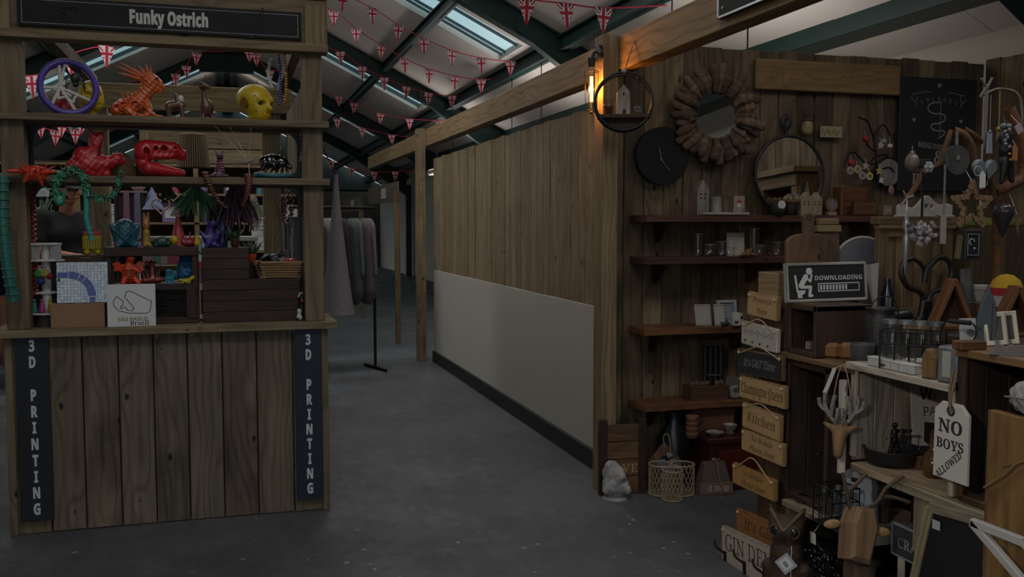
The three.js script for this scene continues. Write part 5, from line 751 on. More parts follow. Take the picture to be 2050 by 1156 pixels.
{ // caged filament lamp on the post head
  const p = [1.93, 2.202, -4.895], t = thing('wall_lamp', 'black wall lamp with a long glowing filament bulb on the timber post', 'lamp', [BX - 0.092, 2.42, -4.865]);
  part(t, 'back_plate', cyl(0.045, 0.045, 0.02, -0.01, 0.0, 0, { r: [0, 0, Math.PI / 2], n: 28 }), black); part(t, 'arm', tube([[-0.02, 0, 0], [-0.04, 0.0, 0], [-0.052, -0.03, 0], [-0.052, -0.06, 0]], 0.01), black); part(t, 'socket', cyl(0.018, 0.022, 0.05, -0.052, -0.052, 0), black);
  part(t, 'cage', [tor(0.04, 0.0025, -0.052, -0.1, 0, { r: [Math.PI / 2, 0, 0] }), tor(0.032, 0.0025, -0.052, -0.31, 0, { r: [Math.PI / 2, 0, 0] }), ...[0, 1, 2, 3].map((i) => rod([-0.052 + 0.04 * Math.cos(i * 1.571), -0.1, 0.04 * Math.sin(i * 1.571)], [-0.052 + 0.032 * Math.cos(i * 1.571), -0.31, 0.032 * Math.sin(i * 1.571)], 0.0022))], black);
  part(t, 'bulb', lathe([[0.012, -0.1], [0.019, -0.13], [0.019, -0.26], [0.012, -0.29], [0, -0.295]], { x: -0.052, n: 18 }), glassM);
  const fil = part(t, 'filament', [0, 1, 2].map((i) => rod([-0.052 + 0.006 * Math.cos(i * 2.1), -0.125, 0.006 * Math.sin(i * 2.1)], [-0.052 + 0.006 * Math.cos(i * 2.1 + 0.5), -0.26, 0.006 * Math.sin(i * 2.1 + 0.5)], 0.0035)), M('filament glow', () => new THREE.MeshStandardMaterial({ color: 0xffffff, emissive: 0xffa53c, emissiveIntensity: 60 })));
  part(t, 'finial', ball(0.008, -0.052, -0.32, 0), black);
  const l = new THREE.PointLight(0xffa040, BULB_POWER); l.position.set(-0.052, -0.19, 0); l.shadow.radius = 1.5; t.add(l);
}

// ---------------------------------------------------------------- back wall of the gift stall
const WZ = -5.04, S1 = 1.548, S2 = 1.312, S3 = 0.915, S4 = 0.485;
for (const [y, x0, x1, c, label] of [[S1, 2.2, 3.84, '#5c3524', 'top reddish-brown wall shelf, under the round black mirror'], [S2, 2.2, 3.7, '#57321f', 'second reddish-brown wall shelf, with glass pieces and a white card'], [S3, 2.2, 3.5, '#7a5230', 'third wall shelf, of lighter wood, with white pictures'], [S4, 2.2, 3.4, '#7a5230', 'lowest wall shelf, of lighter wood, just above the chest']]) {
  const t = thing('wall_shelf', label, 'shelf', [(x0 + x1) / 2, y, WZ + 0.11]); part(t, 'board', bx(x1 - x0, 0.04, 0.22, 0, -0.02, 0, { ax: 'x' }), wood(c, 'pine', 0.6));
  for (const k of [-0.4, 0, 0.4]) part(t, 'bracket', ext([[0, 0], [0.16, 0], [0.16, -0.02], [0.02, -0.12], [0, -0.12]], 0.02, { x: k * (x1 - x0), y: -0.04, z: -0.1, r: [0, -Math.PI / 2, 0] }), dark);
}
{ // driftwood sunburst mirror
  const c = [2.719, 2.127, -5.02], t = thing('driftwood_mirror', 'round mirror in a sunburst of rough driftwood pieces on the plank wall', 'mirror', [c[0], c[1], WZ + 0.02]);
  part(t, 'backing', cyl(0.16, 0.16, 0.02, 0, 0, 0, { r: [Math.PI / 2, 0, 0], n: 40 }), dark); part(t, 'mirror', cyl(0.138, 0.138, 0.006, 0, 0, 0.014, { r: [Math.PI / 2 - 0.03, 0, 0.02], n: 48 }), mirrorM); part(t, 'rim', tor(0.14, 0.006, 0, 0, 0.018, { n: 56 }), wood('#80644a', 'old'));
  const dw = ['#75604e', '#826a56', '#634f40', '#897360', '#6b5544'].map((q) => wood(q, 'old', 0.9));
  part(t, 'backing', cyl(0.235, 0.235, 0.012, 0, 0, -0.006, { r: [Math.PI / 2, 0, 0], n: 40 }), wood('#3a2c22', 'old'));
  for (let i = 0; i < 34; i++) { const a = (i / 34) * 6.283 + rr(-0.04, 0.04), r1 = rr(0.225, 0.29), r0 = 0.145, w = rr(0.021, 0.031), m = part(t, 'driftwood_piece', soft([[[r0, 0, 0], [(r0 + r1) / 2, rr(-0.01, 0.01), rr(0.0, 0.02)], w * 0.62, w], [[(r0 + r1) / 2, 0, 0.01], [r1, rr(-0.014, 0.014), rr(0, 0.015)], w, w * rr(0.75, 1.1)]], { n: 26, k: 0.01, bump: (x, y, z) => 0.0026 * Math.sin(y * 330 + x * 18 + i) + 0.0022 * Math.sin(x * 46 + i * 2) }), dw[i % 5]); m.rotation.z = a; m.position.z = 0.02 + 0.018 * (i % 2); }
}
{
  const a = [2.98, 2.464, -5], b = [3.982, 2.294, -5], w = b[0] - a[0], h = 0.178, t = thing('wooden_plaque', 'long pale wooden plaque with a faint carved line hung high on the plank wall', 'plaque', [(a[0] + b[0]) / 2, (a[1] + b[1]) / 2, WZ + 0.025], [0, 0, 0]);
  part(t, 'board', bx(w, h, 0.03, 0, 0, 0, { c: 0.006 }), wood('#94784e', 'fine', 0.7));
  const s = (pts) => tube(pts.map(([x, y]) => [(x - 0.5) * w, (0.5 - y) * h, 0.0155]), 0.0022, { n: pts.length * 8, m: 5 }); const lm = paint('#75592f', 0.9);
  for (const q of [[[0.04, 0.8], [0.1, 0.5], [0.13, 0.22], [0.14, 0.55], [0.17, 0.25], [0.19, 0.9], [0.24, 0.5], [0.28, 0.3]], [[0.28, 0.3], [0.35, 0.42], [0.4, 0.62], [0.47, 0.4]], [[0.56, 0.65], [0.6, 0.42], [0.63, 0.62], [0.66, 0.35]], [[0.68, 0.35], [0.76, 0.4], [0.8, 0.75], [0.86, 0.35], [0.96, 0.15]]]) part(t, 'carved_line', s(q), lm);
}
{
  const a = [3.982, 2.409, -5], b = [4.562, 1.701, -5], w = b[0] - a[0], h = a[1] - b[1], t = thing('chalk_sign', 'tall black board with pale scrollwork, hearts and lettering on the plank wall', 'sign', [(a[0] + b[0]) / 2, (a[1] + b[1]) / 2, WZ + 0.025]);
  part(t, 'board', bx(w, h, 0.03, 0, 0, 0, { c: 0.004 }), paint('#121216', 0.7));
  part(t, 'print', face(w - 0.01, h - 0.01, 0.0156), print(w, h, '#121216', (x, W, H) => {
    const c = '#77736e'; x.strokeStyle = c; x.fillStyle = c; x.lineWidth = 4; const heart = (X, Y, s) => { x.beginPath(); x.moveTo(X, Y + s); x.bezierCurveTo(X - s * 1.6, Y - s * 0.2, X - s * 0.7, Y - s * 1.3, X, Y - s * 0.4); x.bezierCurveTo(X + s * 0.7, Y - s * 1.3, X + s * 1.6, Y - s * 0.2, X, Y + s); x.fill(); };
    heart(W * 0.5, H * 0.06, 16); heart(W * 0.18, H * 0.37, 15); heart(W * 0.8, H * 0.37, 15);
    for (const s of [-1, 1]) { x.beginPath(); x.arc(W / 2 + s * W * 0.32, H * 0.17, 22, 0, 5); x.bezierCurveTo(W / 2 + s * W * 0.24, H * 0.14, W / 2 + s * W * 0.18, H * 0.1, W / 2 + s * W * 0.1, H * 0.13); x.stroke(); }
    'SANCHOUSE'.split('').forEach((ch, i) => words(x, ch, W * (0.2 + i * 0.075), H * (0.225 - 0.045 * Math.sin((i / 8) * 3.14)), 42, { c: '#5d5a56', sx: 0.8, rot: (i - 4) * 0.09 }));
    x.lineWidth = 9; x.beginPath(); x.moveTo(W * 0.52, H * 0.21); x.bezierCurveTo(W * 0.3, H * 0.2, W * 0.32, H * 0.32, W * 0.48, H * 0.31); x.bezierCurveTo(W * 0.66, H * 0.3, W * 0.6, H * 0.4, W * 0.46, H * 0.4); x.bezierCurveTo(W * 0.36, H * 0.4, W * 0.4, H * 0.47, W * 0.52, H * 0.46); x.bezierCurveTo(W * 0.62, H * 0.45, W * 0.6, H * 0.5, W * 0.5, H * 0.53); x.stroke(); x.lineWidth = 5; x.beginPath(); x.moveTo(W * 0.53, H * 0.2); x.lineTo(W * 0.52, H * 0.5); x.stroke();
    words(x, 'BRIDGE STREET', W * 0.42, H * 0.6, 46, { c, sx: 0.62, rot: 0.1 }); words(x, '&', W * 0.52, H * 0.7, 110, { c, ff: 'serif' }); words(x, 'ARTIST', W * 0.3, H * 0.745, 62, { c: '#5f5c58', sx: 0.6 }); words(x, 'WHITES', W * 0.26, H * 0.815, 30, { c: '#5f5c58', sx: 0.9 }); words(x, 'B', W * 0.22, H * 0.895, 92, { c, ff: 'serif' });
  }, 900, 0.8));
}
{ // hoop shelf hung from the beam, with little house
  const c = [1.985, 2.133, -4.643], t = thing('hoop_shelf', 'black metal hoop shelf hung on a cord from the timber beam', 'shelf', c, -0.35);
  part(t, 'hoop', bx(0.001, 0.001, 0.001), black); t.children[0].geometry = merge([tor(0.148, 0.007, 0, 0, 0.045, { n: 60 }), tor(0.148, 0.007, 0, 0, -0.045, { n: 60 }), ...[0, 1, 2, 3, 4, 5].map((i) => rod([0.148 * Math.cos(i * 1.05), 0.148 * Math.sin(i * 1.05), -0.045], [0.148 * Math.cos(i * 1.05), 0.148 * Math.sin(i * 1.05), 0.045], 0.005))]);
  part(t, 'shelf_board', bx(0.27, 0.02, 0.09, 0, -0.075, 0), wood('#4a3020', 'pine')); part(t, 'lower_board', ext(ring2(24, (a) => [0.14 * Math.cos(a), Math.min(-0.085, 0.14 * Math.sin(a))]), 0.02, {}), wood('#4a3020', 'pine')); part(t, 'cord', [rod([0, 0.148, 0], [0.045, 0.29, 0], 0.003)], paint('#8a6a48')); part(t, 'bow', ball(0.013, 0, 0.155, 0.05), paint('#b9b0a0'));
  const w = (lx, ly, lz) => { const a = -0.35; return [c[0] + lx * Math.cos(a) + lz * Math.sin(a), c[1] + ly, c[2] - lx * Math.sin(a) + lz * Math.cos(a)]; };
  const h = thing('toy_house', 'white wooden house standing in the black hoop shelf', 'ornament', w(0.0, -0.0645, 0), -0.35); part(h, 'walls', ext([[-0.034, 0], [0.034, 0], [0.034, 0.115], [0, 0.155], [-0.034, 0.115]], 0.04), wood('#a9a49b', 'old')); part(h, 'door', bx(0.018, 0.025, 0.004, 0.004, 0.013, 0.021), dark); part(h, 'window', bx(0.01, 0.014, 0.004, 0, 0.105, 0.021), dark);
  const k = thing('plant_pot', 'small brown pot beside the white house in the black hoop shelf', 'pot', w(-0.075, -0.0645, 0), 0); part(k, 'pot', lathe([[0, 0], [0.018, 0], [0.024, 0.035], [0.03, 0.038], [0.03, 0.05], [0.024, 0.05], [0, 0.045]], { n: 18 }), plastic('#57301f'));
  const g = thing('letter_block', 'small dark block with raised squares right of the white house in the hoop shelf', 'block', w(0.072, -0.0645, 0.01), -0.35); part(g, 'block', bx(0.042, 0.048, 0.025, 0, 0.024, 0), wood('#4b443d', 'old')); for (let i = 0; i < 3; i++) for (let j = 0; j < 2; j++) part(g, 'square', bx(0.009, 0.012, 0.003, -0.013 + i * 0.013, 0.016 + j * 0.018, 0.0135), greyWood);
}
{ // black hat / clock disc
  const c = [2.384, 1.887, -4.98], t = thing('wall_clock', 'plain matt black round wall clock with thin pale hands', 'clock', [c[0], c[1], WZ + 0.03]);
  part(t, 'disc', cyl(0.165, 0.165, 0.03, 0, 0, 0, { r: [Math.PI / 2, 0, 0], n: 56 }), paint('#0d0e11', 0.85)); part(t, 'hand', rod([-0.03, 0.05, 0.019], [-0.015, -0.02, 0.019], 0.004), zinc); part(t, 'hand', rod([-0.015, -0.02, 0.019], [0.04, -0.09, 0.019], 0.003), zinc); part(t, 'pin', cyl(0.006, 0.006, 0.006, -0.015, -0.02, 0.02, { r: [Math.PI / 2, 0, 0] }), zinc);
}
{ // round black framed mirror standing on the top shelf
  const c = [3.173, 1.803, -4.94], t = thing('round_mirror', 'large round mirror in a thin black frame standing on the top wall shelf', 'mirror', [c[0], S1 + 0.002, -4.93], [-0.03, 0, 0]);
  const R = 0.228; part(t, 'frame', tor(R, 0.01, 0, R + 0.01, 0, { n: 72, m: 10 }), black); part(t, 'mirror', cyl(R, R, 0.008, 0, R + 0.01, -0.004, { r: [Math.PI / 2, 0, 0], n: 64 }), mirrorM); part(t, 'back', cyl(R, R, 0.006, 0, R + 0.01, -0.012, { r: [Math.PI / 2, 0, 0], n: 48 }), dark);
}
{ // black wooden paddle
  const p = [3.198, 2.102, -5], t = thing('wooden_spoon', 'black carved spoon-shaped paddle hung on the wall above the round mirror', 'paddle', [p[0], p[1], WZ + 0.02]); part(t, 'bowl', soft([[[0, 0.0, 0], [0.035, 0.05, 0.012]]], { n: 28, cut: [[[0, 0.005, 0.016], [0.018, 0.03, 0.014]]] }), paint('#141214', 0.6)); part(t, 'handle', rod([0, -0.04, 0], [0, -0.1, 0], 0.012, 0.009), paint('#141214', 0.6));
}
{ // jar with twigs
  const p = [3.325, 2.096, -4.99], t = thing('twig_jar', 'little wall-hung jar of bare twigs', 'jar', [p[0], p[1] - 0.02, WZ + 0.045]); part(t, 'jar', lathe([[0, -0.05], [0.03, -0.05], [0.036, -0.02], [0.034, 0.02], [0.026, 0.034], [0.026, 0.045], [0.024, 0.045], [0, 0.04]], { n: 20 }), mottled('#a08a58', 0.5)); part(t, 'ribbon', tor(0.027, 0.006, 0, 0.04, 0, { r: [Math.PI / 2, 0, 0], n: 20 }), paint('#4a2c22'));
  for (let i = 0; i < 9; i++) { const a = -0.9 + i * 0.22; part(t, 'twig', tube([[0, 0.03, 0], [Math.sin(a) * 0.06, 0.1, 0.01], [Math.sin(a) * 0.15, 0.11 + Math.cos(a) * 0.07, rr(0, 0.03)]], 0.0022, { n: 8, m: 5 }), paint('#3a2e26')); }
}
{ const p = [3.499, 2.054, -5], t = thing('hanging_sign', 'small pale plaque with worn green lettering hung on a loop of wire', 'sign', [p[0], p[1], WZ + 0.03]); part(t, 'board', bx(0.155, 0.07, 0.014), wood('#8b8160', 'old')); part(t, 'print', face(0.15, 0.066, 0.0076), print(0.15, 0.066, '#8a8162', (x, W, H) => { x.fillStyle = '#3e4a35'; for (let i = 0; i < 9; i++) x.fillRect(10 + i * 14, 14 + 10 * ((i * 5) % 3), 6, 34 - 8 * ((i * 7) % 3)); }, 1200)); part(t, 'wire', tube([[-0.06, 0.035, 0], [0, 0.085, 0], [0.06, 0.035, 0]], 0.0016), iron); }
{ // black branch with ornaments
  const c = [3.786, 1.953, -5], t = thing('metal_branch', 'black metal branch on the wall hung with small tags and figures', 'branch', [c[0], c[1], WZ + 0.04]); const q = (dx, dy) => [dx / 340, -dy / 340, 0.02];
  for (const l of [[[-40, -65], [-18, -58], [-8, -40], [0, -20], [4, 5], [8, 30]], [[-2, -22], [12, -45], [25, -50], [40, -30]], [[-70, 40], [-62, 12], [-45, 8], [-30, 22], [-14, 30], [6, 30]], [[-14, 30], [5, 16], [25, 10], [35, 14]], [[4, 5], [-15, -8], [-22, -25]], [[8, 30], [14, 55], [10, 80]]]) part(t, 'limb', tube(l.map(([a, b]) => q(a, b)), 0.0055, { n: 24, m: 6 }), iron);
  const orn = [['#8a1c24', -71 + 45, -20, 'ball', 'dark red heart hanging on the upper left of the black branch'], ['#a09686', 10, -8, 'tag', 'pale star hanging in the middle of the black branch'], ['#8f8b86', 18, -18, 'tag2', 'small white oblong tag beside the pale star on the branch'], ['#b5b1a8', 33, -8, 'tag3', 'white figure at the right tip of the black branch'], ['#8e2426', -60, 30, 'ball', 'red toadstool on the lower left of the black branch'], ['#8f877e', -62, 45, 'disc', 'round pale disc below the red toadstool'], ['#a3905f', -45, 42, 'disc', 'round yellowish button disc beside the pale disc'], ['#a9878c', -25, 35, 'tag', 'pinkish house tag in the middle of the branch'], ['#8f8b86', -33, 55, 'disc', 'grey cup ornament under the buttons'], ['#b1a06c', -15, 56, 'disc', 'pair of yellowish discs at the bottom of the branch'], ['#a98d55', 8, 45, 'tag', 'tan feather at the lower right of the branch']];
  for (const [cc, dx, dy, kind, label] of orn) { const p = q(dx, dy), u = thing('hanging_ornament', label, 'ornament', [c[0] + p[0], c[1] + p[1], WZ + 0.085], 0, 'ornaments on the black metal branch'); part(u, 'string', rod([0, 0.015, 0], [0, 0.05, -0.01], 0.001), whiteP); part(u, 'shape', kind === 'ball' ? soft([[[-0.008, 0.006, 0], 0.015], [[0.008, 0.006, 0], 0.015], [[0, -0.008, 0], 0.013]], { n: 22 }) : kind === 'disc' ? cyl(0.024, 0.024, 0.006, 0, 0, 0, { r: [Math.PI / 2, 0, 0], n: 24 }) : kind === 'tag' ? ext(starPts(0.028, 0.015), 0.008) : bx(0.034, 0.022, 0.006), paint(cc, 0.6)); if (kind === 'disc') part(u, 'centre', cyl(0.012, 0.012, 0.003, 0, 0, 0.004, { r: [Math.PI / 2, 0, 0], n: 16 }), paint('#6b5a44')); }
}
{ const p = [3.917, 1.817, -4.99], t = thing('wall_plate', 'round pale plate in a dark rim with a small tag, hung beside the chalk board', 'plate', [p[0], p[1], WZ + 0.03]); part(t, 'plate', cyl(0.085, 0.085, 0.012, 0, 0, 0, { r: [Math.PI / 2, 0, 0], n: 36 }), mottled('#857c79')); part(t, 'rim', tor(0.088, 0.008, 0, 0, 0, { n: 44 }), iron); part(t, 'twig', tube([[-0.05, 0.02, 0.01], [0, 0.03, 0.012], [0.04, 0.0, 0.01]], 0.004), iron); part(t, 'tag', bx(0.04, 0.03, 0.004, -0.07, -0.05, 0.02), whiteP); part(t, 'drop', ball(0.022, 0.02, -0.11, 0.01, { s: [1, 1.4, 0.4] }), plastic('#8a5c6b')); }
// things along the top shelf
const S = (px) => px;
const onS = (q, h, z) => [q[0], h, z];
function house(label, p, w, h, d, m, peak = 0.3) { const t = thing('toy_house', label, 'ornament', p, -0.1); part(t, 'walls', ext([[-w / 2, 0], [w / 2, 0], [w / 2, h * (1 - peak)], [0, h], [-w / 2, h * (1 - peak)]], d), m); for (const [x, y] of [[-0.2, 0.5], [0.15, 0.5], [-0.2, 0.62], [0.15, 0.62]]) part(t, 'window', bx(w * 0.13, h * 0.05, 0.004, x * w, y * h * 0.95, d / 2 + 0.001), dark); return t; }
const houseW = wood('#b8b2a8', 'old', 0.9), bare = wood('#a8977f', 'fine', 0.85);
house('tall narrow white house at the left end of the top wall shelf', onS([2.563, 1.565, -4.88], S1, -4.87), 0.072, 0.2, 0.06, houseW);
house('pair-left plain wooden house in front of the round mirror', onS([3.224, 1.582, -4.86], S1, -4.85), 0.075, 0.135, 0.05, bare);
house('pair-right plain wooden house in front of the round mirror', onS([3.294, 1.582, -4.86], S1, -4.85), 0.066, 0.135, 0.05, bare);
{ const t = thing('wooden_cone', 'small grey wooden cone peeking over the two plain houses', 'ornament', onS([3.274, 1.583, -4.91], S1, -4.905)); part(t, 'cone', cyl(0.04, 0.003, 0.2, 0, 0.1, 0, { n: 20 }), greyWood); part(t, 'foot', cyl(0.045, 0.045, 0.008, 0, 0.004, 0), greyWood); }
{ const t = thing('birch_candle', 'pale bark-covered candle holder on the top wall shelf', 'candle holder', onS([2.656, 1.579, -4.87], S1 + 0.016, -4.87)); part(t, 'log', cyl(0.032, 0.032, 0.09, 0, 0.045, 0, { n: 24 }), mottled('#a59f93')); part(t, 'wick', cyl(0.012, 0.012, 0.004, 0, 0.091, 0), dark); const b = dup(t, 'brown bark-covered candle holder on the top wall shelf', onS([2.71, 1.58, -4.87], S1 + 0.016, -4.865)); b.children[0].material = mottled('#6b5644'); }
{ const t = thing('small_tray', 'long white tray on the top wall shelf carrying bark candle holders', 'tray', onS([2.694, 1.568, -4.87], S1, -4.86)); part(t, 'base', bx(0.29, 0.008, 0.09, 0, 0.005, 0), houseW); part(t, 'edge', bx(0.29, 0.014, 0.006, 0, 0.009, 0.045), houseW); }
{ const t = thing('picture_block', 'small square picture of a red roof on the top wall shelf', 'picture', onS([2.813, 1.581, -4.9], S1 + 0.0, -4.895), 0); part(t, 'block', bx(0.074, 0.112, 0.02, 0, 0.056, 0), houseW); part(t, 'print', face(0.07, 0.07, 0.0105, 0, 0.075), print(0.07, 0.07, '#93806a', (x, W, H) => { x.fillStyle = '#7b3a30'; x.beginPath(); x.moveTo(15, 40); x.lineTo(35, 15); x.lineTo(55, 40); x.fill(); x.fillStyle = '#b8afa5'; x.fillRect(22, 40, 26, 24); }, 2000)); }
{ const t = thing('stacked_bowl', 'dark round pot with a white badge in front of the black mirror', 'pot', onS([3.032, 1.581, -4.84], S1, -4.83)); part(t, 'pot', lathe([[0, 0], [0.03, 0], [0.045, 0.03], [0.04, 0.06], [0.028, 0.07], [0, 0.068]], { n: 22 }), mottled('#2a2c2a')); part(t, 'badge', cyl(0.024, 0.024, 0.006, 0, 0.06, 0.04, { r: [Math.PI / 2, 0, 0] }), whiteP); }
{ const t = thing('wooden_bowl', 'dark bowl with a scalloped light rim left of the plain houses', 'bowl', onS([3.127, 1.581, -4.85], S1, -4.85)); part(t, 'bowl', lathe([[0, 0], [0.025, 0], [0.042, 0.05], [0.04, 0.085], [0.036, 0.085], [0.03, 0.03], [0, 0.01]], { n: 24 }), paint('#262626', 0.6)); part(t, 'band', tor(0.041, 0.012, 0, 0.08, 0, { r: [Math.PI / 2, 0, 0], n: 28 }), wood('#7a5a38', 'fine')); for (let i = 0; i < 6; i++) part(t, 'lobe', ball(0.014, 0.034 * Math.cos(i * 1.05), 0.098, 0.034 * Math.sin(i * 1.05), { n: 10, m: 8 }), bare); }
{ const t = thing('photo_disc', 'wooden disc with a round purple picture on a stand, right of the plain houses', 'ornament', onS([3.41, 1.582, -4.86], S1, -4.86)); part(t, 'stand', bx(0.06, 0.022, 0.035, 0, 0.011, 0), bare); part(t, 'disc', cyl(0.04, 0.04, 0.016, 0, 0.062, 0, { r: [Math.PI / 2, 0, 0], n: 30 }), wood('#7f6142', 'fine')); part(t, 'picture', cyl(0.028, 0.028, 0.003, 0.002, 0.062, 0.009, { r: [Math.PI / 2, 0, 0], n: 26 }), mottled('#857c8a')); }
{ const p = onS([3.583, 1.583, -4.88], S1, -4.89), t = thing('wooden_case', 'honey-brown wooden box at the right end of the top wall shelf', 'box', p); part(t, 'back_box', bx(0.2, 0.17, 0.07, 0, 0.085, -0.03), wood('#6d4420', 'pine', 0.6)); part(t, 'side', bx(0.02, 0.17, 0.07, -0.1, 0.085, 0.0), wood('#7a4d25', 'pine')); const u = thing('word_block', 'low brown wooden block with cut-out letters reading LOVE in front of the honey-brown box', 'ornament', [p[0] + 0.03, S1, -4.83]); part(u, 'block', bx(0.16, 0.085, 0.03, 0, 0.0425, 0), wood('#5f3a1c', 'pine', 0.6)); part(u, 'lettering', face(0.15, 0.06, 0.0156, 0, 0.045), print(0.15, 0.06, '#5f3a1c', (x, W, H) => words(x, 'LOVE', W / 2, H / 2, 46, { c: '#2c190c', sx: 1 }), 1500)); }
{ const t = thing('pale_block', 'small pale wooden cube at the far right end of the top wall shelf', 'block', onS([3.779, 1.584, -4.86], S1, -4.85)); part(t, 'cube', bx(0.058, 0.062, 0.05, 0, 0.031, 0), wood('#9c8f76', 'fine')); part(t, 'inlay', bx(0.03, 0.03, 0.002, 0, 0.031, 0.026), paint('#85765c')); }
// second shelf
{ const t = thing('white_card', 'cream square card propped on the second wall shelf', 'card', onS([2.822, 1.349, -4.93], S2, -4.93), [-0.08, 0, 0]); part(t, 'card', bx(0.115, 0.135, 0.012, 0, 0.068, 0), paint('#a79f92', 0.8)); part(t, 'print', face(0.09, 0.1, 0.0065, 0, 0.068), print(0.09, 0.1, '#a89f93', (x, W, H) => { x.fillStyle = '#8d8073'; for (let i = 0; i < 5; i++) x.fillRect(20 + 4 * (i % 2), 22 + i * 13, 50 - 8 * (i % 3), 4); }, 1500)); }
for (const [px, h, w, label] of [[[2.544, 1.339, -4.86], 0.13, 0.028, 'tall narrow glass at the left of the second wall shelf'], [[2.617, 1.339, -4.85], 0.07, 0.035, 'squat tumbler with red beads on the second wall shelf'], [[2.696, 1.338, -4.85], 0.085, 0.036, 'short drinking glass left of the cream card'], [[2.745, 1.338, -4.84], 0.05, 0.03, 'tiny glass jar in front of the cream card'], [[2.902, 1.336, -4.85], 0.16, 0.03, 'tall thin glass vase right of the cream card'], [[2.945, 1.336, -4.84], 0.06, 0.034, 'round glass bowl right of the thin vase'], [[3.053, 1.335, -4.86], 0.08, 0.034, 'glass jar at the right end of the second wall shelf']]) { const t = thing('drinking_glass', label, 'glass', onS(px, S2, -4.86), 0, 'glassware on the second wall shelf'); part(t, 'glass', lathe([[0, 0.004], [w * 0.7, 0.004], [w * 0.8, h * 0.1], [w, h], [w * 0.92, h], [w * 0.72, h * 0.12], [0, h * 0.08]], { n: 22 }), glassM); part(t, 'rim', tor(w * 0.96, 0.0016, 0, h, 0, { r: [Math.PI / 2, 0, 0], n: 26, m: 6 }), paint('#6a6d70', 0.2)); }
{ const t = thing('starfish', 'tan starfish-like driftwood piece on the second wall shelf', 'ornament', onS([2.832, 1.337, -4.83], S2, -4.82)); part(t, 'arms', soft([[[0, 0.02, 0], 0.014], [[0, 0.02, 0], [-0.045, 0.008, 0.01], 0.012, 0.007], [[0, 0.02, 0], [0.05, 0.009, 0.01], 0.012, 0.008], [[0, 0.02, 0], [0.03, 0.045, 0], 0.012, 0.006], [[0, 0.02, 0], [-0.01, 0.008, 0.025], 0.012, 0.006]], { n: 34 }), wood('#8a6038', 'fine')); part(t, 'bead', ball(0.008, 0.0, 0.035, 0.006), bare); }
// third shelf
{ const t = thing('framed_picture', 'pale framed picture standing on the third wall shelf', 'picture frame', onS([2.773, 0.971, -4.93], S3, -4.93), [-0.12, 0, 0]); part(t, 'frame', ext([[-0.064, 0], [0.064, 0], [0.064, 0.14], [-0.064, 0.14]], 0.02, { holes: [[[-0.046, 0.018], [0.046, 0.018], [0.046, 0.122], [-0.046, 0.122]]] }), paint('#8f9496', 0.6)); part(t, 'picture', bx(0.096, 0.108, 0.006, 0, 0.07, -0.002), paint('#6f747a', 0.5)); part(t, 'lines', [0, 1, 2, 3].map((i) => bx(0.05 - 0.01 * (i % 2), 0.004, 0.002, 0, 0.045 + i * 0.016, 0.002)), paint('#b5b9bb')); }
for (const [q, w, a, label] of [[[2.581, 0.931, -4.86], 0.11, 0.22, 'larger plain white card leaning on the third wall shelf'], [[2.672, 0.93, -4.84], 0.07, 0.2, 'smaller plain white card leaning beside the larger one']]) { const t = thing('leaning_card', label, 'card', onS(q, S3, q[2] + 0.01), [-a, 0.15, 0]); part(t, 'panel', bx(w, 0.125, 0.008, 0, 0.064, 0), paint('#9a948c', 0.8)); part(t, 'border', [bx(w, 0.006, 0.002, 0, 0.118, 0.005), bx(w, 0.006, 0.002, 0, 0.01, 0.005)], paint('#857e76')); }
{ const t = thing('spotted_mug', 'white mug with black blotches on the third wall shelf', 'mug', onS([2.77, 0.929, -4.82], S3, -4.82), 0.4); part(t, 'cup', lathe([[0, 0], [0.03, 0], [0.034, 0.01], [0.036, 0.075], [0.032, 0.075], [0.03, 0.01], [0, 0.008]], { n: 26 }), paint('#a9a8a4', 0.3)); part(t, 'handle', tor(0.02, 0.005, 0.042, 0.038, 0, { n: 24 }), paint('#a9a8a4', 0.3)); for (const [a, y, r] of [[0.2, 0.05, 0.014], [1.4, 0.03, 0.012], [2.6, 0.055, 0.013], [-0.9, 0.025, 0.011]]) part(t, 'blotch', ball(r, 0.0325 * Math.sin(a), y, 0.0325 * Math.cos(a), { s: [1, 0.9, 0.35], r: [0, a, 0], n: 12, m: 8 }), black); const u = thing('dark_creature', 'small black ornament beside the white cards on the third wall shelf', 'ornament', onS([2.682, 0.934, -4.8], S3, -4.79)); part(u, 'body', soft([[[0, 0.015, 0], [0.02, 0.014, 0.014]], [[0.015, 0.03, 0], 0.009], [[-0.015, 0.012, 0], [-0.03, 0.03, 0], 0.006, 0.003]], { n: 26 }), black); part(u, 'eye', ball(0.003, 0.018, 0.033, 0.008), whiteP); }
// lower shelves, chest and boxes
{ const p = onS([2.684, 0.656, -4.9], S4, -4.93), t = thing('dark_bottle', 'row of tall black candles tied together under the third shelf', 'candles', p); for (let i = 0; i < 4; i++) part(t, 'candle', cyl(0.016, 0.016, 0.3, -0.05 + i * 0.034, 0.152, 0, { n: 16 }), paint('#0c0e14', 0.5)); part(t, 'twine', tor(0.05, 0.003, 0, 0.14, 0, { r: [Math.PI / 2, 0, 0] }), paint('#5c4a34')); }
{ const p = onS([2.787, 0.496, -4.86], S4, -4.85), t = thing('white_creature', 'pale curled ornament with a picture card behind it on the lowest wall shelf', 'ornament', p); part(t, 'body', soft([[[0, 0.02, 0.0], [0.028, 0.018, 0.02]], [[-0.02, 0.03, 0], [-0.02, 0.06, 0], 0.012, 0.01], [[-0.02, 0.065, 0], [0.01, 0.075, 0], 0.011, 0.007], [[0.03, 0.02, 0], [0.04, 0.012, 0.01], 0.012, 0.008]], { n: 34 }), mottled('#98938b')); part(t, 'card', bx(0.085, 0.12, 0.008, 0.01, 0.062, -0.05), paint('#55524d', 0.6)); }
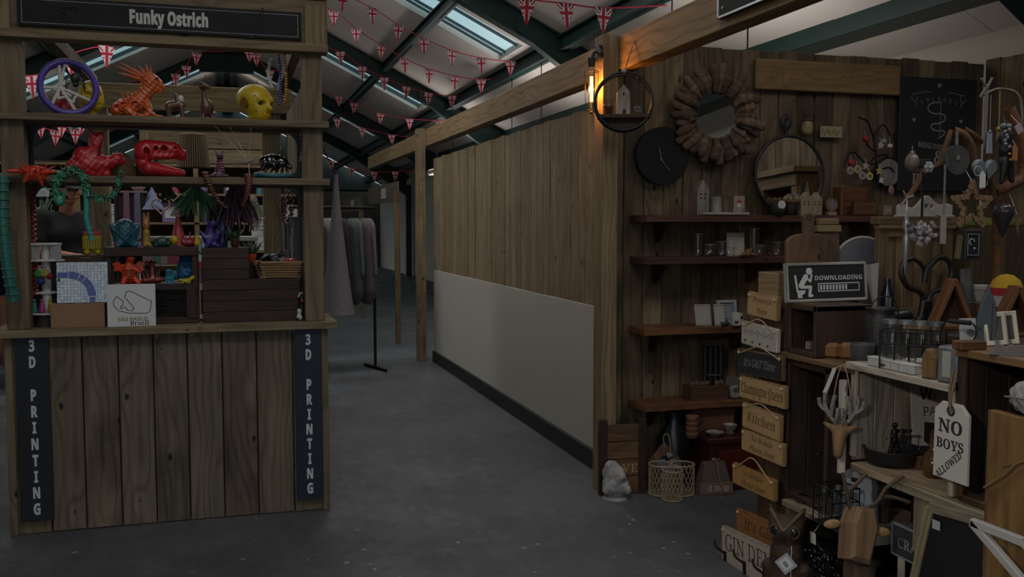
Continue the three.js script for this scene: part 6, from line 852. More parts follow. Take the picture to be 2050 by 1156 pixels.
{ const p = [2.6, 0, -4.84]; const t = thing('wooden_chest', 'dark red-brown wooden chest against the plank wall', 'chest', [2.83, 0, -4.84]); const m = wood('#47190f', 'pine', 0.45); part(t, 'body', bx(0.58, 0.27, 0.32, 0, 0.135, 0), m); part(t, 'lid', bx(0.62, 0.03, 0.35, 0, 0.29, 0), m); for (const x of [-0.27, 0.27]) part(t, 'corner', bx(0.025, 0.27, 0.03, x, 0.135, 0.155), wood('#3a130b', 'pine', 0.45)); part(t, 'panel', bx(0.46, 0.18, 0.006, 0, 0.14, 0.162), wood('#511d11', 'pine', 0.45)); part(t, 'lock', bx(0.03, 0.04, 0.008, 0, 0.25, 0.163), iron); }
for (const [q, r, h, c, label] of [[[2.596, 0.373, -4.73], 0.055, 0.025, '#8d877d', 'shallow pale dish on the dark red chest'], [[2.719, 0.356, -4.78], 0.042, 0.05, '#99938a', 'deeper pale bowl behind the shallow dish on the dark red chest']]) { const t = thing('pottery_bowl', label, 'bowl', [q[0], 0.306, q[2]], 0); part(t, 'bowl', lathe([[0, 0], [r * 0.5, 0], [r, h], [r * 0.93, h], [r * 0.45, h * 0.25], [0, h * 0.2]], { n: 28 }), mottled(c, 0.5)); part(t, 'foot', tor(r * 0.48, 0.004, 0, 0.003, 0, { r: [Math.PI / 2, 0, 0], n: 24 }), mottled(c, 0.5)); }
{ const q = [2.433, 0.371, -4.72], t = thing('stacked_cups', 'stack of ribbed terracotta cups at the left end of the dark red chest', 'cups', [q[0] + 0.02, 0.306, -4.73]); for (let i = 0; i < 4; i++) part(t, 'cup', lathe([[0, 0], [0.032, 0], [0.038, 0.034], [0.03, 0.034], [0, 0.03]], { y: i * 0.03, n: 24 }), plastic('#6a4630', 0.7)); }
{ const t = thing('drawer_box', 'plain wooden box standing on the back of the dark red chest', 'box', [2.66, 0.306, -4.93]); part(t, 'box', bx(0.27, 0.13, 0.13, 0, 0.065, 0), wood('#6a452c', 'pine', 0.7)); part(t, 'lid', bx(0.28, 0.012, 0.14, 0, 0.136, 0), wood('#7a5236', 'pine', 0.7)); }
{ const t = thing('rope_crate', 'brown crate with pale round knobs along its rim, on the plain wooden box', 'crate', [2.63, 0.45, -4.915]); part(t, 'box', [bx(0.24, 0.12, 0.012, 0, 0.06, 0.05), bx(0.24, 0.12, 0.012, 0, 0.06, -0.05), bx(0.012, 0.12, 0.1, -0.114, 0.06, 0), bx(0.012, 0.12, 0.1, 0.114, 0.06, 0), bx(0.23, 0.01, 0.1, 0, 0.006, 0)], wood('#5b3a24', 'pine', 0.7)); for (let i = 0; i < 7; i++) part(t, 'knob', ball(0.018, -0.095 + i * 0.032, 0.125, rr(-0.02, 0.02), { n: 12, m: 8 }), wood('#5f4a38', 'fine')); }
// on the floor in front of the wall
{ const a = [2.118, 0, -4.932], t = thing('wooden_crate', 'upright crate panel with pale lettering behind the white sculpture', 'crate', [2.055, 0, -4.8], -0.1); for (let i = 0; i < 4; i++) part(t, 'slat', bx(0.2, 0.094, 0.016, 0, 0.05 + i * 0.098, 0), wood(['#6d4f2f', '#5f4529', '#735433', '#644a2d'][i], 'old', 0.8)); for (const x of [-0.105, 0.12]) part(t, 'side_post', bx(0.045, 0.42, 0.035, x, 0.21, -0.004), wood('#3d2114', 'pine', 0.6)); part(t, 'lettering', face(0.19, 0.075, 0.0095, 0, 0.145), print(0.19, 0.075, '#5f4529', (x, W, H) => words(x, 'LOVE', W / 2, H / 2, 66, { c: '#a08f66', ff: 'serif', f: 'normal', sx: 1.1 }), 1200, 0.8)); }
{ const p = [1.991, 0, -4.733], t = thing('white_sculpture', 'white rounded stone sculpture of a draped figure on the floor by the post', 'sculpture', p, -0.3); part(t, 'figure', soft([[[0, 0.07, 0], [0.07, 0.08, 0.055]], [[-0.01, 0.14, 0], [0.06, 0.05, 0.05]], [[-0.02, 0.18, 0.0], [0.036, 0.03, 0.035]], [[0.02, 0.15, 0.02], [0.065, 0.05, 0.03], 0.026, 0.022], [[-0.05, 0.05, 0.03], [0.04, 0.13, 0.045], 0.02, 0.018]], { n: 56, bump: (x, y, z) => 0.001 * Math.sin(x * 300) * Math.sin(y * 300) }), mottled('#b9b5b2', 0.9)); part(t, 'base', cyl(0.068, 0.062, 0.012, 0, 0.006, 0, { n: 30 }), mottled('#a9a5a2', 0.9)); }
{ const t = thing('house_board', 'house-shaped wooden board standing behind the wire baskets', 'board', [2.33, 0, -4.81], [-0.08, -0.1, 0]); part(t, 'board', ext([[-0.1, 0], [0.1, 0], [0.1, 0.16], [0, 0.27], [-0.1, 0.16]], 0.02), wood('#6b5039', 'pine', 0.7)); part(t, 'loop', tube([[0, 0.24, 0.012], [-0.01, 0.3, 0.02], [0.02, 0.31, 0.02], [0.03, 0.22, 0.02], [0.015, 0.16, 0.02]], 0.003), paint('#8d7f66')); part(t, 'dark_knob', ball(0.018, -0.005, 0.175, 0.014), iron); }
{ const t = thing('pale_heart', 'pale mottled heart hanging in front of the house-shaped board', 'heart', [2.33, 0.135, -4.775], [0, -0.1, 0]); part(t, 'heart', ext(heartPts(0.13), 0.024, { b: 0.008 }), mottled('#7c8283')); part(t, 'ball', ball(0.017, 0.005, 0.07, 0.0), mottled('#8a8f90')); }
function wireBasket(label, p, r, h) {
  const t = thing('wire_basket', label, 'basket', p, 0, 'wire baskets on the floor'), w = [], wm = paint('#9a8c76', 0.6), N = 16;
  for (let i = 0; i < N; i++) for (const s of [-1, 1]) { const q = []; for (let k = 0; k <= 8; k++) { const a = (i / N) * 6.283 + s * (k / 8) * 1.1; q.push([r * Math.cos(a), 0.006 + (h - 0.012) * k / 8, r * Math.sin(a)]); } w.push(tube(q, 0.0016, { n: 8, m: 4 })); }
  part(t, 'mesh', w, wm).userData.kind = 'stuff'; part(t, 'rim', tor(r, 0.004, 0, h, 0, { r: [Math.PI / 2, 0, 0] }), wm); part(t, 'base_ring', tor(r, 0.004, 0, 0.006, 0, { r: [Math.PI / 2, 0, 0] }), wm); part(t, 'bottom', cyl(r, r, 0.003, 0, 0.006, 0, { n: 30 }), paint('#6a604f'));
}
wireBasket('left wire basket of the three on the floor', [2.261, 0, -4.733], 0.062, 0.17); wireBasket('right wire basket of the three on the floor', [2.383, 0, -4.697], 0.062, 0.17); wireBasket('front wire basket of the three on the floor', [2.28, 0, -4.617], 0.056, 0.165);
{ const p = [2.552, 0, -4.667], t = thing('door_stop', 'tapered grey fabric door stop with a rope handle and pale lettering', 'door stop', p, -0.12); const P = [[-0.1, 0, -0.06], [-0.1, 0, 0.06], [-0.06, 0.18, -0.02], [-0.06, 0.18, 0.02], [0.1, 0, -0.06], [0.1, 0, 0.06], [0.06, 0.18, -0.02], [0.06, 0.18, 0.02]]; part(t, 'bag', uvm(hull8(P)), cloth('#5d5048')); const f = face(0.19, 0.06, 0.0, 0, 0, [-0.22, 0, 0]); part(t, 'lettering', put(f, 0.0, 0.045, 0.0525), print(0.19, 0.06, '#5a4e46', (x, W, H) => words(x, 'd stop', W * 0.56, H / 2, 44, { c: '#aaa49c', f: 'normal' }), 1200, 0.95)); part(t, 'handle', tube([[-0.01, 0.18, 0.0], [0, 0.2, 0.02], [0.012, 0.17, 0.035], [0.015, 0.1, 0.05], [0.035, 0.02, 0.075]], 0.005), paint('#6f5440')); part(t, 'knot', soft([[[0, 0.19, 0.01], 0.014], [[0.03, 0.19, 0.0], 0.008]], { n: 20 }), paint('#6f5440')); }
{ const t = thing('black_jug', 'tall black jug standing between the crate and the dark red chest', 'jug', [2.44, 0, -4.93]); part(t, 'jug', lathe([[0, 0], [0.08, 0], [0.1, 0.06], [0.1, 0.26], [0.05, 0.34], [0.045, 0.4], [0.055, 0.42], [0.045, 0.42], [0, 0.36]], { n: 30 }), paint('#0f1116', 0.35)); part(t, 'handle', tor(0.05, 0.009, 0.085, 0.33, 0, { n: 28 }), paint('#0f1116', 0.35)); }

// on the right-hand wall, seen in the mirrors
{ const t = thing('wall_cabinet', 'brown open cabinet with a moulded top on the right-hand wall, seen in the round mirror', 'cabinet', [4.5, 1.35, -2.85], -Math.PI / 2), m = wood('#8f7350', 'pine', 0.7); part(t, 'cornice', bx(0.66, 0.05, 0.26, 0, 0.7, 0.02), m); part(t, 'frieze', bx(0.58, 0.1, 0.22, 0, 0.62, 0), m); for (const x of [-0.25, 0.25]) part(t, 'jamb', bx(0.08, 0.58, 0.2, x, 0.29, 0, { ax: 'y' }), m); part(t, 'back', bx(0.5, 0.58, 0.012, 0, 0.29, -0.1), dark); part(t, 'shelf', bx(0.58, 0.03, 0.2, 0, 0.0, 0), m); }
for (const [z, y, k] of [[-2.3, 1.95, 'nearer'], [-2.3, 1.6, 'lower'], [-2.05, 1.95, 'third']]) { const t = thing('heart_board', k + ' white board with a grey heart on the right-hand wall', 'board', [4.64, y, z], -Math.PI / 2); part(t, 'board', bx(0.23, 0.3, 0.012, 0, 0, 0), paint('#b9b7b3', 0.8)); part(t, 'heart', put(tube(heartPts(0.12).map(([a, b]) => [a, b, 0.008]), 0.006, { closed: true, n: 50 }), 0, 0, 0), paint('#55565a', 0.8)); }
for (const [i, [c, n]] of [['#27505a', 'teal'], ['#b5b3ae', 'white'], ['#2c3f4a', 'navy'], ['#bcbab5', 'pale'], ['#8e3038', 'red']].entries()) { const t = thing('tea_towel', n + ' tea towel hung high on the right-hand wall, seen in the driftwood mirror', 'tea towel', [4.62, 2.3, -1.75 + i * 0.2], -Math.PI / 2); part(t, 'towel', ext([[-0.085, 0], [0.085, 0], [0.09, -0.42], [-0.09, -0.43]], 0.014, { b: 0.004 }), cloth(c)); part(t, 'peg', cyl(0.008, 0.008, 0.03, 0, 0.01, 0.005, { r: [Math.PI / 2, 0, 0] }), dark); }
for (const [i, [c, n]] of [['#8e2436', 'red'], ['#a04a66', 'rose']].entries()) { const t = thing('scatter_cushion', n + ' cushion hung on the right-hand wall below the heart boards', 'cushion', [4.58, 1.3, -2.42 + i * 0.3], -Math.PI / 2); part(t, 'cushion', soft([[[0, 0, 0], [0.14, 0.16, 0.06]]], { n: 30 }), cloth(c)); part(t, 'piping', tor(0.142, 0.005, 0, 0, 0, { n: 40 }), cloth(c)); }

// ---------------------------------------------------------------- the crates along the aisle, right foreground
const FX = 2.25;
const bar = (a, b, w, t, o = {}) => { const A = V(a), B = V(b), d = B.clone().sub(A), L = d.length(), y = d.clone().normalize(), z = V(o.n ?? [-1, 0, 0]); z.addScaledVector(y, -z.dot(y)).normalize(); const x = new THREE.Vector3().crossVectors(y, z); const g = bx(w, L, t, 0, 0, 0, { ax: 'y', c: o.c }); g.applyMatrix4(new THREE.Matrix4().makeBasis(x, y, z).setPosition(A.add(B).multiplyScalar(0.5))); return g; };
const rel = (o) => (q) => q.map((v, i) => v - o[i]);
const darkTones = ['#33251c', '#3b2b20', '#2d2019', '#38291f'].map((c) => wood(c, 'old', 0.8)), paleTones = ['#a39d92', '#958f85', '#aba59b', '#9b958a'].map((c) => wood(c, 'old', 0.85));
function crate(label, z0, z1, y0, y1, depth, tonesIn, shell, o = {}) {   // open towards the aisle
  const t = thing('display_crate', label, 'crate', [FX, y0, (z0 + z1) / 2]), W = z1 - z0, H = y1 - y0;
  const n = Math.round(W / 0.1); for (let i = 0; i < n; i++) part(t, 'back_plank', bx(0.014, H - 0.03, W / n - 0.006, depth - 0.01, H / 2, -W / 2 + (W / n) * (i + 0.5), { ax: 'y' }), tonesIn[i % tonesIn.length]);
  part(t, 'side', bx(depth, H - 0.004, 0.022, depth / 2, H / 2, W / 2 - 0.011, { ax: 'y' }), o.side ?? shell); for (let i = 0; i < 4; i++) part(t, 'side_plank', bx(depth / 4 - 0.004, H - 0.004, 0.018, (depth / 4) * (i + 0.5), H / 2, -W / 2 + 0.01 + rr(-0.002, 0.002), { ax: 'y' }), tonesIn[(i + 1) % tonesIn.length]); part(t, 'front_stile', bx(0.016, H - 0.03, 0.03, 0.004, H / 2, -W / 2 + 0.015, { ax: 'y' }), shell);
  part(t, 'top', bx(depth + (o.lip ?? 0), 0.026, W + (o.over ?? 0), depth / 2 - (o.lip ?? 0) / 2, H - 0.013, 0, { ax: 'z' }), o.top ?? shell);
  if (o.bottom !== false) part(t, 'bottom', bx(depth, 0.022, W - 0.046, depth / 2, 0.011, 0, { ax: 'z' }), o.bottomM ?? shell);
  return t;
}
crate('tall dark plank crate behind the signpost, open towards the aisle', -3.5, -3.2, 0.345, 0.93, 0.4, darkTones, dark);
{ const t = thing('plank_shelf', 'worn brown plank lying on the tall dark crate, carrying the slate-grey pot', 'shelf', [FX + 0.19, 0.945, -3.28]); part(t, 'plank', bx(0.2, 0.022, 0.5, -0.105, 0, 0, { ax: 'z' }), wood('#6e5638', 'old', 0.8)); part(t, 'plank', bx(0.2, 0.022, 0.5, 0.1, 0, 0, { ax: 'z' }), wood('#64502f', 'old', 0.8)); part(t, 'leg', bx(0.03, 0.6, 0.03, 0.17, -0.31, 0.22, { ax: 'y' }), dark); part(t, 'leg', bx(0.03, 0.6, 0.03, -0.03, -0.31, 0.225, { ax: 'y' }), dark); }
crate('low dark plank crate topmost of the stack under the toilet pictogram sign', -3.5, -3.29, 0.957, 1.17, 0.26, darkTones, dark, { top: wood('#4a3627', 'old') });
crate('whitewashed crate with an iron pan inside', -3.055, -2.52, 0.602, 0.98, 0.36, paleTones, whitewash, { lip: 0.03, bottom: false });
crate('dark-inside crate at the right with a light wooden top carrying the word ornament', -2.505, -2.1, 0.602, 1.1, 0.36, darkTones, wood('#5c4330', 'old', 0.8), { top: wood('#8a6a45', 'pine', 0.75), lip: 0.02 });
{
  const t = thing('shelf_board', 'long worn shelf board with a curved white bracket under the whitewashed crate', 'shelf', [FX, 0.6, -2.635]);
  part(t, 'board', bx(0.4, 0.028, 0.78, 0.18, -0.014, 0, { ax: 'z' }), wood('#a08d75', 'old', 0.8)); part(t, 'front_edge', bx(0.02, 0.034, 0.55, -0.02, -0.014, 0.13), wood('#99947f', 'old', 0.7));
  const br = ext([[0, 0], [0.14, 0], [0.135, -0.03], [0.09, -0.06], [0.08, -0.1], [0.03, -0.13], [0.02, -0.19], [0, -0.2]], 0.03); part(t, 'bracket', put(br, -0.005, -0.03, -0.04, 0, -Math.PI / 2, 0), wood('#9a957f', 'old', 0.7));
  for (const z of [-0.385, 0.385]) part(t, 'post', bx(0.05, 0.57, 0.05, 0.3, -0.313, z), dark); part(t, 'back_board', [0, 1, 2, 3, 4, 5, 6].map((i) => bx(0.014, 0.57, 0.11, 0.36, -0.313, -0.345 + i * 0.115, { ax: 'y' })), darkTones[0]);
}
{
  const t = thing('low_bench', 'low pale bench with shaped ends carrying the wire carrier of bottles', 'bench', [FX - 0.02, 0, -3.24]); const m = wood('#a59a88', 'old', 0.8);
  part(t, 'seat', bx(0.4, 0.026, 0.42, 0.18, 0.327, 0, { ax: 'z' }), m); for (const s of [-1, 1]) part(t, 'end', put(ext([[0, 0], [0.05, 0], [0.06, 0.2], [0.1, 0.26], [0.26, 0.26], [0.3, 0.2], [0.31, 0], [0.36, 0], [0.36, 0.31], [0, 0.31]], 0.022), 0, 0, s * 0.2), m); part(t, 'rail', bx(0.02, 0.08, 0.38, 0.34, 0.26, 0), dark);
}
{
  const t = thing('sideboard', 'dark wooden sideboard behind the crates carrying the pine shutter and ornaments', 'sideboard', [2.98, 0, -3.3]); part(t, 'top', bx(0.62, 0.035, 1.5, 0, 1.05, 0, { ax: 'z' }), wood('#4a3526', 'old', 0.6)); part(t, 'body', bx(0.54, 1.02, 1.4, 0.02, 0.52, 0), dark); for (const z of [-0.35, 0.35]) { part(t, 'door', bx(0.02, 0.8, 0.62, -0.26, 0.52, z, { ax: 'y' }), wood('#443023', 'old')); part(t, 'handle', ball(0.014, -0.28, 0.6, z * 0.3), iron); }
}
// signpost with hanging signs
{
  const t = thing('signpost', 'square timber post hung with a column of wooden slogan signs', 'post', [2.3, 0, -3.635]); part(t, 'post', bx(0.1, 1.29, 0.15, 0, 0.645, 0, { ax: 'y' }), wood('#6b5339', 'pine', 0.8)); part(t, 'cap_board', bx(0.014, 0.12, 0.15, -0.057, 1.228, 0, { ax: 'z' }), wood('#a48a62', 'pine', 0.8)); part(t, 'foot', bx(0.13, 0.05, 0.2, 0, 0.025, 0), dark);
}
function slogan(label, A, B, C, woodM, bg, draw, o = {}) {   // A, B: upper corners seen from the aisle (far, near); C: lower far corner
  const u = V(B).sub(V(A)), v = V(C).sub(V(A)), w = u.length(), h = Math.abs(v.y) * Math.cos(Math.atan2(u.y, Math.hypot(u.x, u.z))), tilt = Math.asin(u.y / w), c = V(A).addScaledVector(u, 0.5); c.y -= (h / 2) * Math.cos(tilt);
  const t = thing('slogan_sign', label, 'sign', [c.x, c.y, c.z]); t.rotation.set(0, -Math.PI / 2, 0); t.rotateZ(tilt);
  part(t, 'board', ext(roundRect(w, h, 0.008), 0.02, { b: 0.003 }), woodM); part(t, 'lettering', face(w - 0.012, h - 0.012, 0.0106), print(w - 0.012, h - 0.012, bg, draw, 900, 0.8));
  for (const s of [-1, 1]) part(t, 'knot', ball(0.008, s * (w / 2 - 0.02), h / 2 - 0.015, 0.013, { n: 10, m: 8 }), paint('#a6967a', 0.9));
  if (o.cord) part(t, 'cord', tube([[-w / 2 + 0.04, h / 2 - 0.015, 0.013], [-0.03, h / 2 + o.cord, 0.008], [0.02, h / 2 + o.cord, 0.008], [w / 2 - 0.03, h / 2 - 0.015, 0.013]], 0.003, { t: 0.2, n: 30 }), paint('#a08d6c', 0.9));
  return t;
}
const sg = wood('#a98b61', 'pine', 0.75), sgp = '#a0835a', ink = '#4a3318';
const scriptLines = (lines, c, k = 1) => (x, W, H) => lines.forEach((s, i) => words(x, s, W / 2, (H * (i + 0.5)) / lines.length, (H / lines.length) * 0.72 * k, { c, ff: 'serif', f: 'italic bold', sx: Math.min(1, (W * 0.88) / (s.length * (H / lines.length) * 0.42 * k)) }));
slogan('topmost wooden slogan sign on the post, two lines, tilted to the left', [2.225, 1.199, -3.763], [2.225, 1.19, -3.52], [2.225, 1.092, -3.777], sg, sgp, scriptLines(['Prosecco', 'Time'], ink));
slogan('white slogan sign with a row of small dark marks along its lower edge', [2.222, 1.062, -3.805], [2.222, 1.053, -3.511], [2.222, 0.958, -3.802], whitewash, '#a09b92', (x, W, H) => { x.strokeStyle = '#5f5b56'; x.lineWidth = 3; x.beginPath(); for (let i = 0; i <= 60; i++) { const X = W * (0.06 + (0.88 * i) / 60), Y = H * 0.38 + H * 0.2 * Math.sin(i * 1.35) * (0.6 + 0.4 * Math.sin(i * 0.5)); i ? x.lineTo(X, Y) : x.moveTo(X, Y); } x.stroke(); x.fillStyle = '#222'; for (let i = 0; i < 4; i++) { x.beginPath(); x.arc(W * (0.1 + i * 0.22), H * 0.86, 6, 0, 7); x.fill(); x.fillRect(W * (0.12 + i * 0.22), H * 0.8, 10, 4); } }, { cord: 0.02 });
slogan('black slogan sign in a wooden edge with pale handwriting', [2.22, 0.931, -3.833], [2.22, 0.946, -3.462], [2.22, 0.821, -3.83], wood('#6d563a', 'pine'), '#15151a', (x, W, H) => words(x, "It's G&T Time", W / 2, H / 2, H * 0.5, { c: '#7f8286', ff: 'serif', f: 'italic', sx: 0.82 }), { cord: 0.02 });
slogan('wooden slogan sign directly below the black one', [2.22, 0.81, -3.811], [2.22, 0.821, -3.439], [2.22, 0.71, -3.817], sg, sgp, scriptLines(['Champagne Queen'], ink));
slogan('wooden slogan sign with fainter curly lettering, fourth from the bottom of the post', [2.222, 0.695, -3.785], [2.222, 0.691, -3.475], [2.222, 0.579, -3.781], sg, sgp, scriptLines(['Kitchen'], '#5f4726', 0.8), { cord: 0.015 });
slogan('upper of two alike wooden phone slogan signs on the post', [2.22, 0.573, -3.786], [2.22, 0.575, -3.442], [2.22, 0.474, -3.787], sg, sgp, scriptLines(['No Mobile', 'Phone Zone'], ink, 1.1));
slogan('lower of two alike wooden phone slogan signs, hanging on a white cord', [2.2, 0.408, -3.826], [2.2, 0.415, -3.473], [2.2, 0.311, -3.841], wood('#a07a43', 'pine', 0.75), '#96733f', scriptLines(['No Mobile', 'Phone Zone'], ink, 1.1), { cord: 0.05 });
slogan('lowest orange-brown slogan sign half hidden behind the owl', [2.2, 0.206, -3.784], [2.2, 0.228, -3.41], [2.2, 0.098, -3.794], wood('#8a5a28', 'pine', 0.75), '#83562a', scriptLines(["It's Gin"], ink));
{ // board with hooks leaning at the foot of the post
  const A = [2.1, 0.149, -3.735], B = [2.1, 0.181, -3.287], C = [2.1, -0.028, -3.808], t = slogan('pale board with tall dark lettering and black coat hooks, leaning beside the owl', A, B, C, wood('#a3978a', 'fine', 0.8), '#a19689', (x, W, H) => words(x, 'GIN DEN', W * 0.5, H * 0.36, H * 0.62, { c: '#2e2620', ff: 'serif', f: 'normal', sx: 0.9 }));
  for (const s of [-0.42, -0.05, 0.3]) part(t, 'coat_hook', [put(bx(0.02, 0.07, 0.006, s * 0.45, -0.055, 0.014), 0, 0, 0), tube([[s * 0.45, -0.03, 0.015], [s * 0.45 - 0.01, 0.0, 0.05], [s * 0.45 - 0.02, 0.03, 0.055]], 0.005), tube([[s * 0.45, -0.07, 0.015], [s * 0.45 - 0.005, -0.1, 0.04], [s * 0.45 - 0.02, -0.09, 0.06]], 0.005)], iron);
}
{ // owl
  const p = [2.05, 0.25, -3.21], t = thing('wooden_owl', 'brown carved owl with a price tag on its chest, standing on the floor', 'owl', [2.07, 0, p[2] + 0.02], -0.75);
  part(t, 'body', soft([[[0, 0.1, 0], [0.072, 0.11, 0.062]], [[0, 0.21, 0], [0.062, 0.08, 0.055]], [[0, 0.31, 0.01], [0.068, 0.058, 0.058]], [[-0.046, 0.345, 0.01], [-0.068, 0.4, 0], 0.02, 0.004], [[0.046, 0.345, 0.01], [0.068, 0.4, 0], 0.02, 0.004], [[-0.07, 0.15, 0], [-0.05, 0.05, -0.02], 0.026, 0.018], [[0.07, 0.15, 0], [0.05, 0.05, -0.02], 0.026, 0.018]], { k: 0.02, n: 68, bump: (x, y, z) => (y < 0.26 ? 0.0018 * Math.sin(y * 260) * Math.sin(x * 220 + z * 90) : 0.0008 * Math.sin(y * 300)) }), wood('#43301f', 'fine', 0.7));
  part(t, 'brow', [rod([-0.06, 0.385, 0.02], [0, 0.315, 0.068], 0.008, 0.008), rod([0.06, 0.385, 0.02], [0, 0.315, 0.068], 0.008, 0.008)], wood('#6d5a45', 'fine')); for (const s of [-1, 1]) { part(t, 'eye', ball(0.022, s * 0.032, 0.31, 0.05, { s: [1, 1, 0.6] }), M('owl eye', () => new THREE.MeshPhysicalMaterial({ color: 0x08090a, roughness: 0.08, clearcoat: 1 }))); part(t, 'eye_ring', tor(0.024, 0.004, s * 0.032, 0.31, 0.053, { n: 24 }), wood('#5a4630', 'fine')); }
  part(t, 'beak', put(new THREE.ConeGeometry(0.01, 0.034, 10), 0, 0.282, 0.068, 2.8), paint('#15120f', 0.4)); const tg = part(t, 'price_tag', put(bx(0.062, 0.062, 0.003, 0, 0, 0), 0, 0, 0, 0, 0, 0.75), paint('#8d9196', 0.6)); tg.position.set(0.012, 0.19, 0.07); tg.rotation.x = -0.1; const tp = part(tg, 'print', face(0.042, 0.042, 0.002, 0, 0, [0, 0, 0.75]), print(0.042, 0.042, '#b6b9bb', (x, W, H) => { x.fillStyle = '#6a6d70'; x.fillRect(12, 10, 14, 24); }, 2000)); part(t, 'tag_string', rod([0.03, 0.26, 0.06], [0.03, 0.02, 0.075], 0.0015), whiteP);
}
{ // reindeer of wood blocks
  const p = [2.1, 0.436, -2.775], t = thing('wooden_reindeer', 'log reindeer with a block head and twig antlers below the shelf board', 'reindeer', [2.07, 0, p[2] + 0.01], [0, -0.35, 0]), hy = p[1];
  part(t, 'body', cyl(0.055, 0.052, 0.16, 0.02, hy - 0.2, -0.02, { n: 20, r: [0, 0, 0] }), wood('#5d4c3d', 'old', 0.9)); for (const [x, z] of [[-0.02, 0.02], [0.05, 0.03], [0.0, -0.05], [0.06, -0.04]]) part(t, 'leg', cyl(0.014, 0.014, Math.max(0.05, hy - 0.27), x, (hy - 0.27) / 2, z, { n: 12 }), wood('#6b5a48', 'old')); part(t, 'neck', rod([0.015, hy - 0.14, -0.015], [0, hy - 0.02, 0], 0.02), wood('#6b5a48', 'old'));
  part(t, 'head', ext([[-0.045, -0.1], [0.035, -0.105], [0.055, 0.02], [0.036, 0.085], [-0.034, 0.08], [-0.052, 0.02]], 0.1, { x: 0, y: hy, z: 0.02, r: [-0.3, 0.3, -0.18], b: 0.014 }), wood('#8b6f50', 'pine', 0.75)); for (const s of [-1, 1]) { part(t, 'ear', put(new THREE.SphereGeometry(0.03, 14, 10).scale(1, 0.55, 0.35), s * 0.085, hy + 0.01 - s * 0.012, 0.01, 0, 0, s * -0.15), wood('#b08d5c', 'fine', 0.7)); part(t, 'eye', ball(0.005, s * 0.038, hy - 0.01, 0.055), black); }
  for (const l of [[[-0.02, hy + 0.07, 0], [-0.035, hy + 0.13, 0], [-0.05, hy + 0.2, 0]], [[-0.035, hy + 0.13, 0], [0.0, hy + 0.165, 0], [0.03, hy + 0.2, 0]], [[0.02, hy + 0.07, 0], [0.07, hy + 0.1, 0], [0.1, hy + 0.15, 0], [0.16, hy + 0.19, -0.01]], [[0.09, hy + 0.12, 0], [0.13, hy + 0.115, 0], [0.18, hy + 0.1, 0]]]) part(t, 'antler', tube(l, 0.007, { n: 16 }), wood('#5c4b3c', 'old'));
}
const CP = [2.22, 0.342, -3.09];
{ // wire carrier with bottles on the bench
  const t = thing('bottle_carrier', 'square black wire carrier of small glass bottles on the low bench', 'carrier', CP), w = []; for (const y of [0.004, 0.05, 0.1, 0.15]) w.push(tube([[-0.06, y, -0.06], [0.06, y, -0.06], [0.06, y, 0.06], [-0.06, y, 0.06]].map((q) => q), 0.003, { closed: true, t: 0.02, n: 60, m: 5 })); for (const a of [-0.06, -0.02, 0.02, 0.06]) for (const b of [-0.06, 0.06]) w.push(rod([a, 0, b], [a, 0.15, b], 0.0025), rod([b, 0, a], [b, 0.15, a], 0.0025)); part(t, 'wire', w, iron).userData.kind = 'stuff'; part(t, 'floor', bx(0.12, 0.004, 0.12, 0, 0.005, 0), iron);
  for (const [i, [x, z]] of [[-0.03, -0.03], [0.03, -0.03], [-0.03, 0.03], [0.03, 0.03]].entries()) { const u = thing('glass_bottle', ['far-left', 'far-right', 'near-left', 'near-right'][i] + ' small glass bottle in the square wire carrier', 'bottle', [CP[0] + x, 0.35, CP[2] + z], 0, 'bottles in the square wire carrier'); part(u, 'bottle', lathe([[0, 0], [0.022, 0], [0.024, 0.01], [0.024, 0.08], [0.012, 0.1], [0.012, 0.12], [0.008, 0.12], [0.02, 0.07], [0, 0.006]], { n: 18 }), glassM); part(u, 'stopper', cyl(0.011, 0.011, 0.018, 0, 0.125, 0, { n: 14 }), zinc); }
  const g = thing('grey_lantern', 'pale grey tapered tin with a dark slot behind the wire carrier', 'lantern', [CP[0] + 0.14, 0.342, CP[2] - 0.035], -1); part(g, 'body', uvm(hull8([[-0.07, 0, -0.05], [-0.07, 0, 0.05], [-0.05, 0.19, -0.04], [-0.05, 0.19, 0.04], [0.07, 0, -0.05], [0.07, 0, 0.05], [0.05, 0.19, -0.04], [0.05, 0.19, 0.04]])), paint('#8b9197', 0.6)); part(g, 'slot', bx(0.03, 0.016, 0.006, -0.01, 0.16, 0.043), black);
  const s = thing('iron_scroll', 'black wrought-iron scroll ornament at the far end of the low bench', 'ornament', [2.3, 0.342, -3.35], -1); part(s, 'scroll', [tube([[-0.08, 0.005, 0], [-0.06, 0.03, 0], [-0.02, 0.035, 0.01], [0.0, 0.01, 0], [0.03, 0.04, 0], [0.07, 0.03, 0], [0.09, 0.005, 0]], 0.006, { n: 40 }), tor(0.03, 0.004, 0.04, 0.008, 0.03, { r: [1.4, 0, 0] }), tor(0.022, 0.004, -0.04, 0.008, 0.03, { r: [1.4, 0, 0] })], iron);
}
{ const t = thing('bead_tree', 'heap of glossy black beads under the low bench with a small white tag', 'beads', [2.26, 0, -3.2]), g = []; for (let i = 0; i < 160; i++) g.push(ball(rr(0.006, 0.012), rr(-0.05, 0.05), rr(0.01, 0.2), rr(-0.07, 0.07), { n: 7, m: 5 })); part(t, 'beads', g, M('jet', () => new THREE.MeshPhysicalMaterial({ color: 0x08080a, roughness: 0.12, clearcoat: 1 }))).userData.kind = 'stuff'; part(t, 'stem', cyl(0.02, 0.03, 0.2, 0, 0.1, 0), black); part(t, 'tag', bx(0.003, 0.045, 0.035, -0.05, 0.245, -0.02, { r: [0, 0, 0.05] }), whiteP); part(t, 'tag_string', rod([-0.05, 0.265, -0.02], [-0.02, 0.3, -0.02], 0.001), whiteP); }
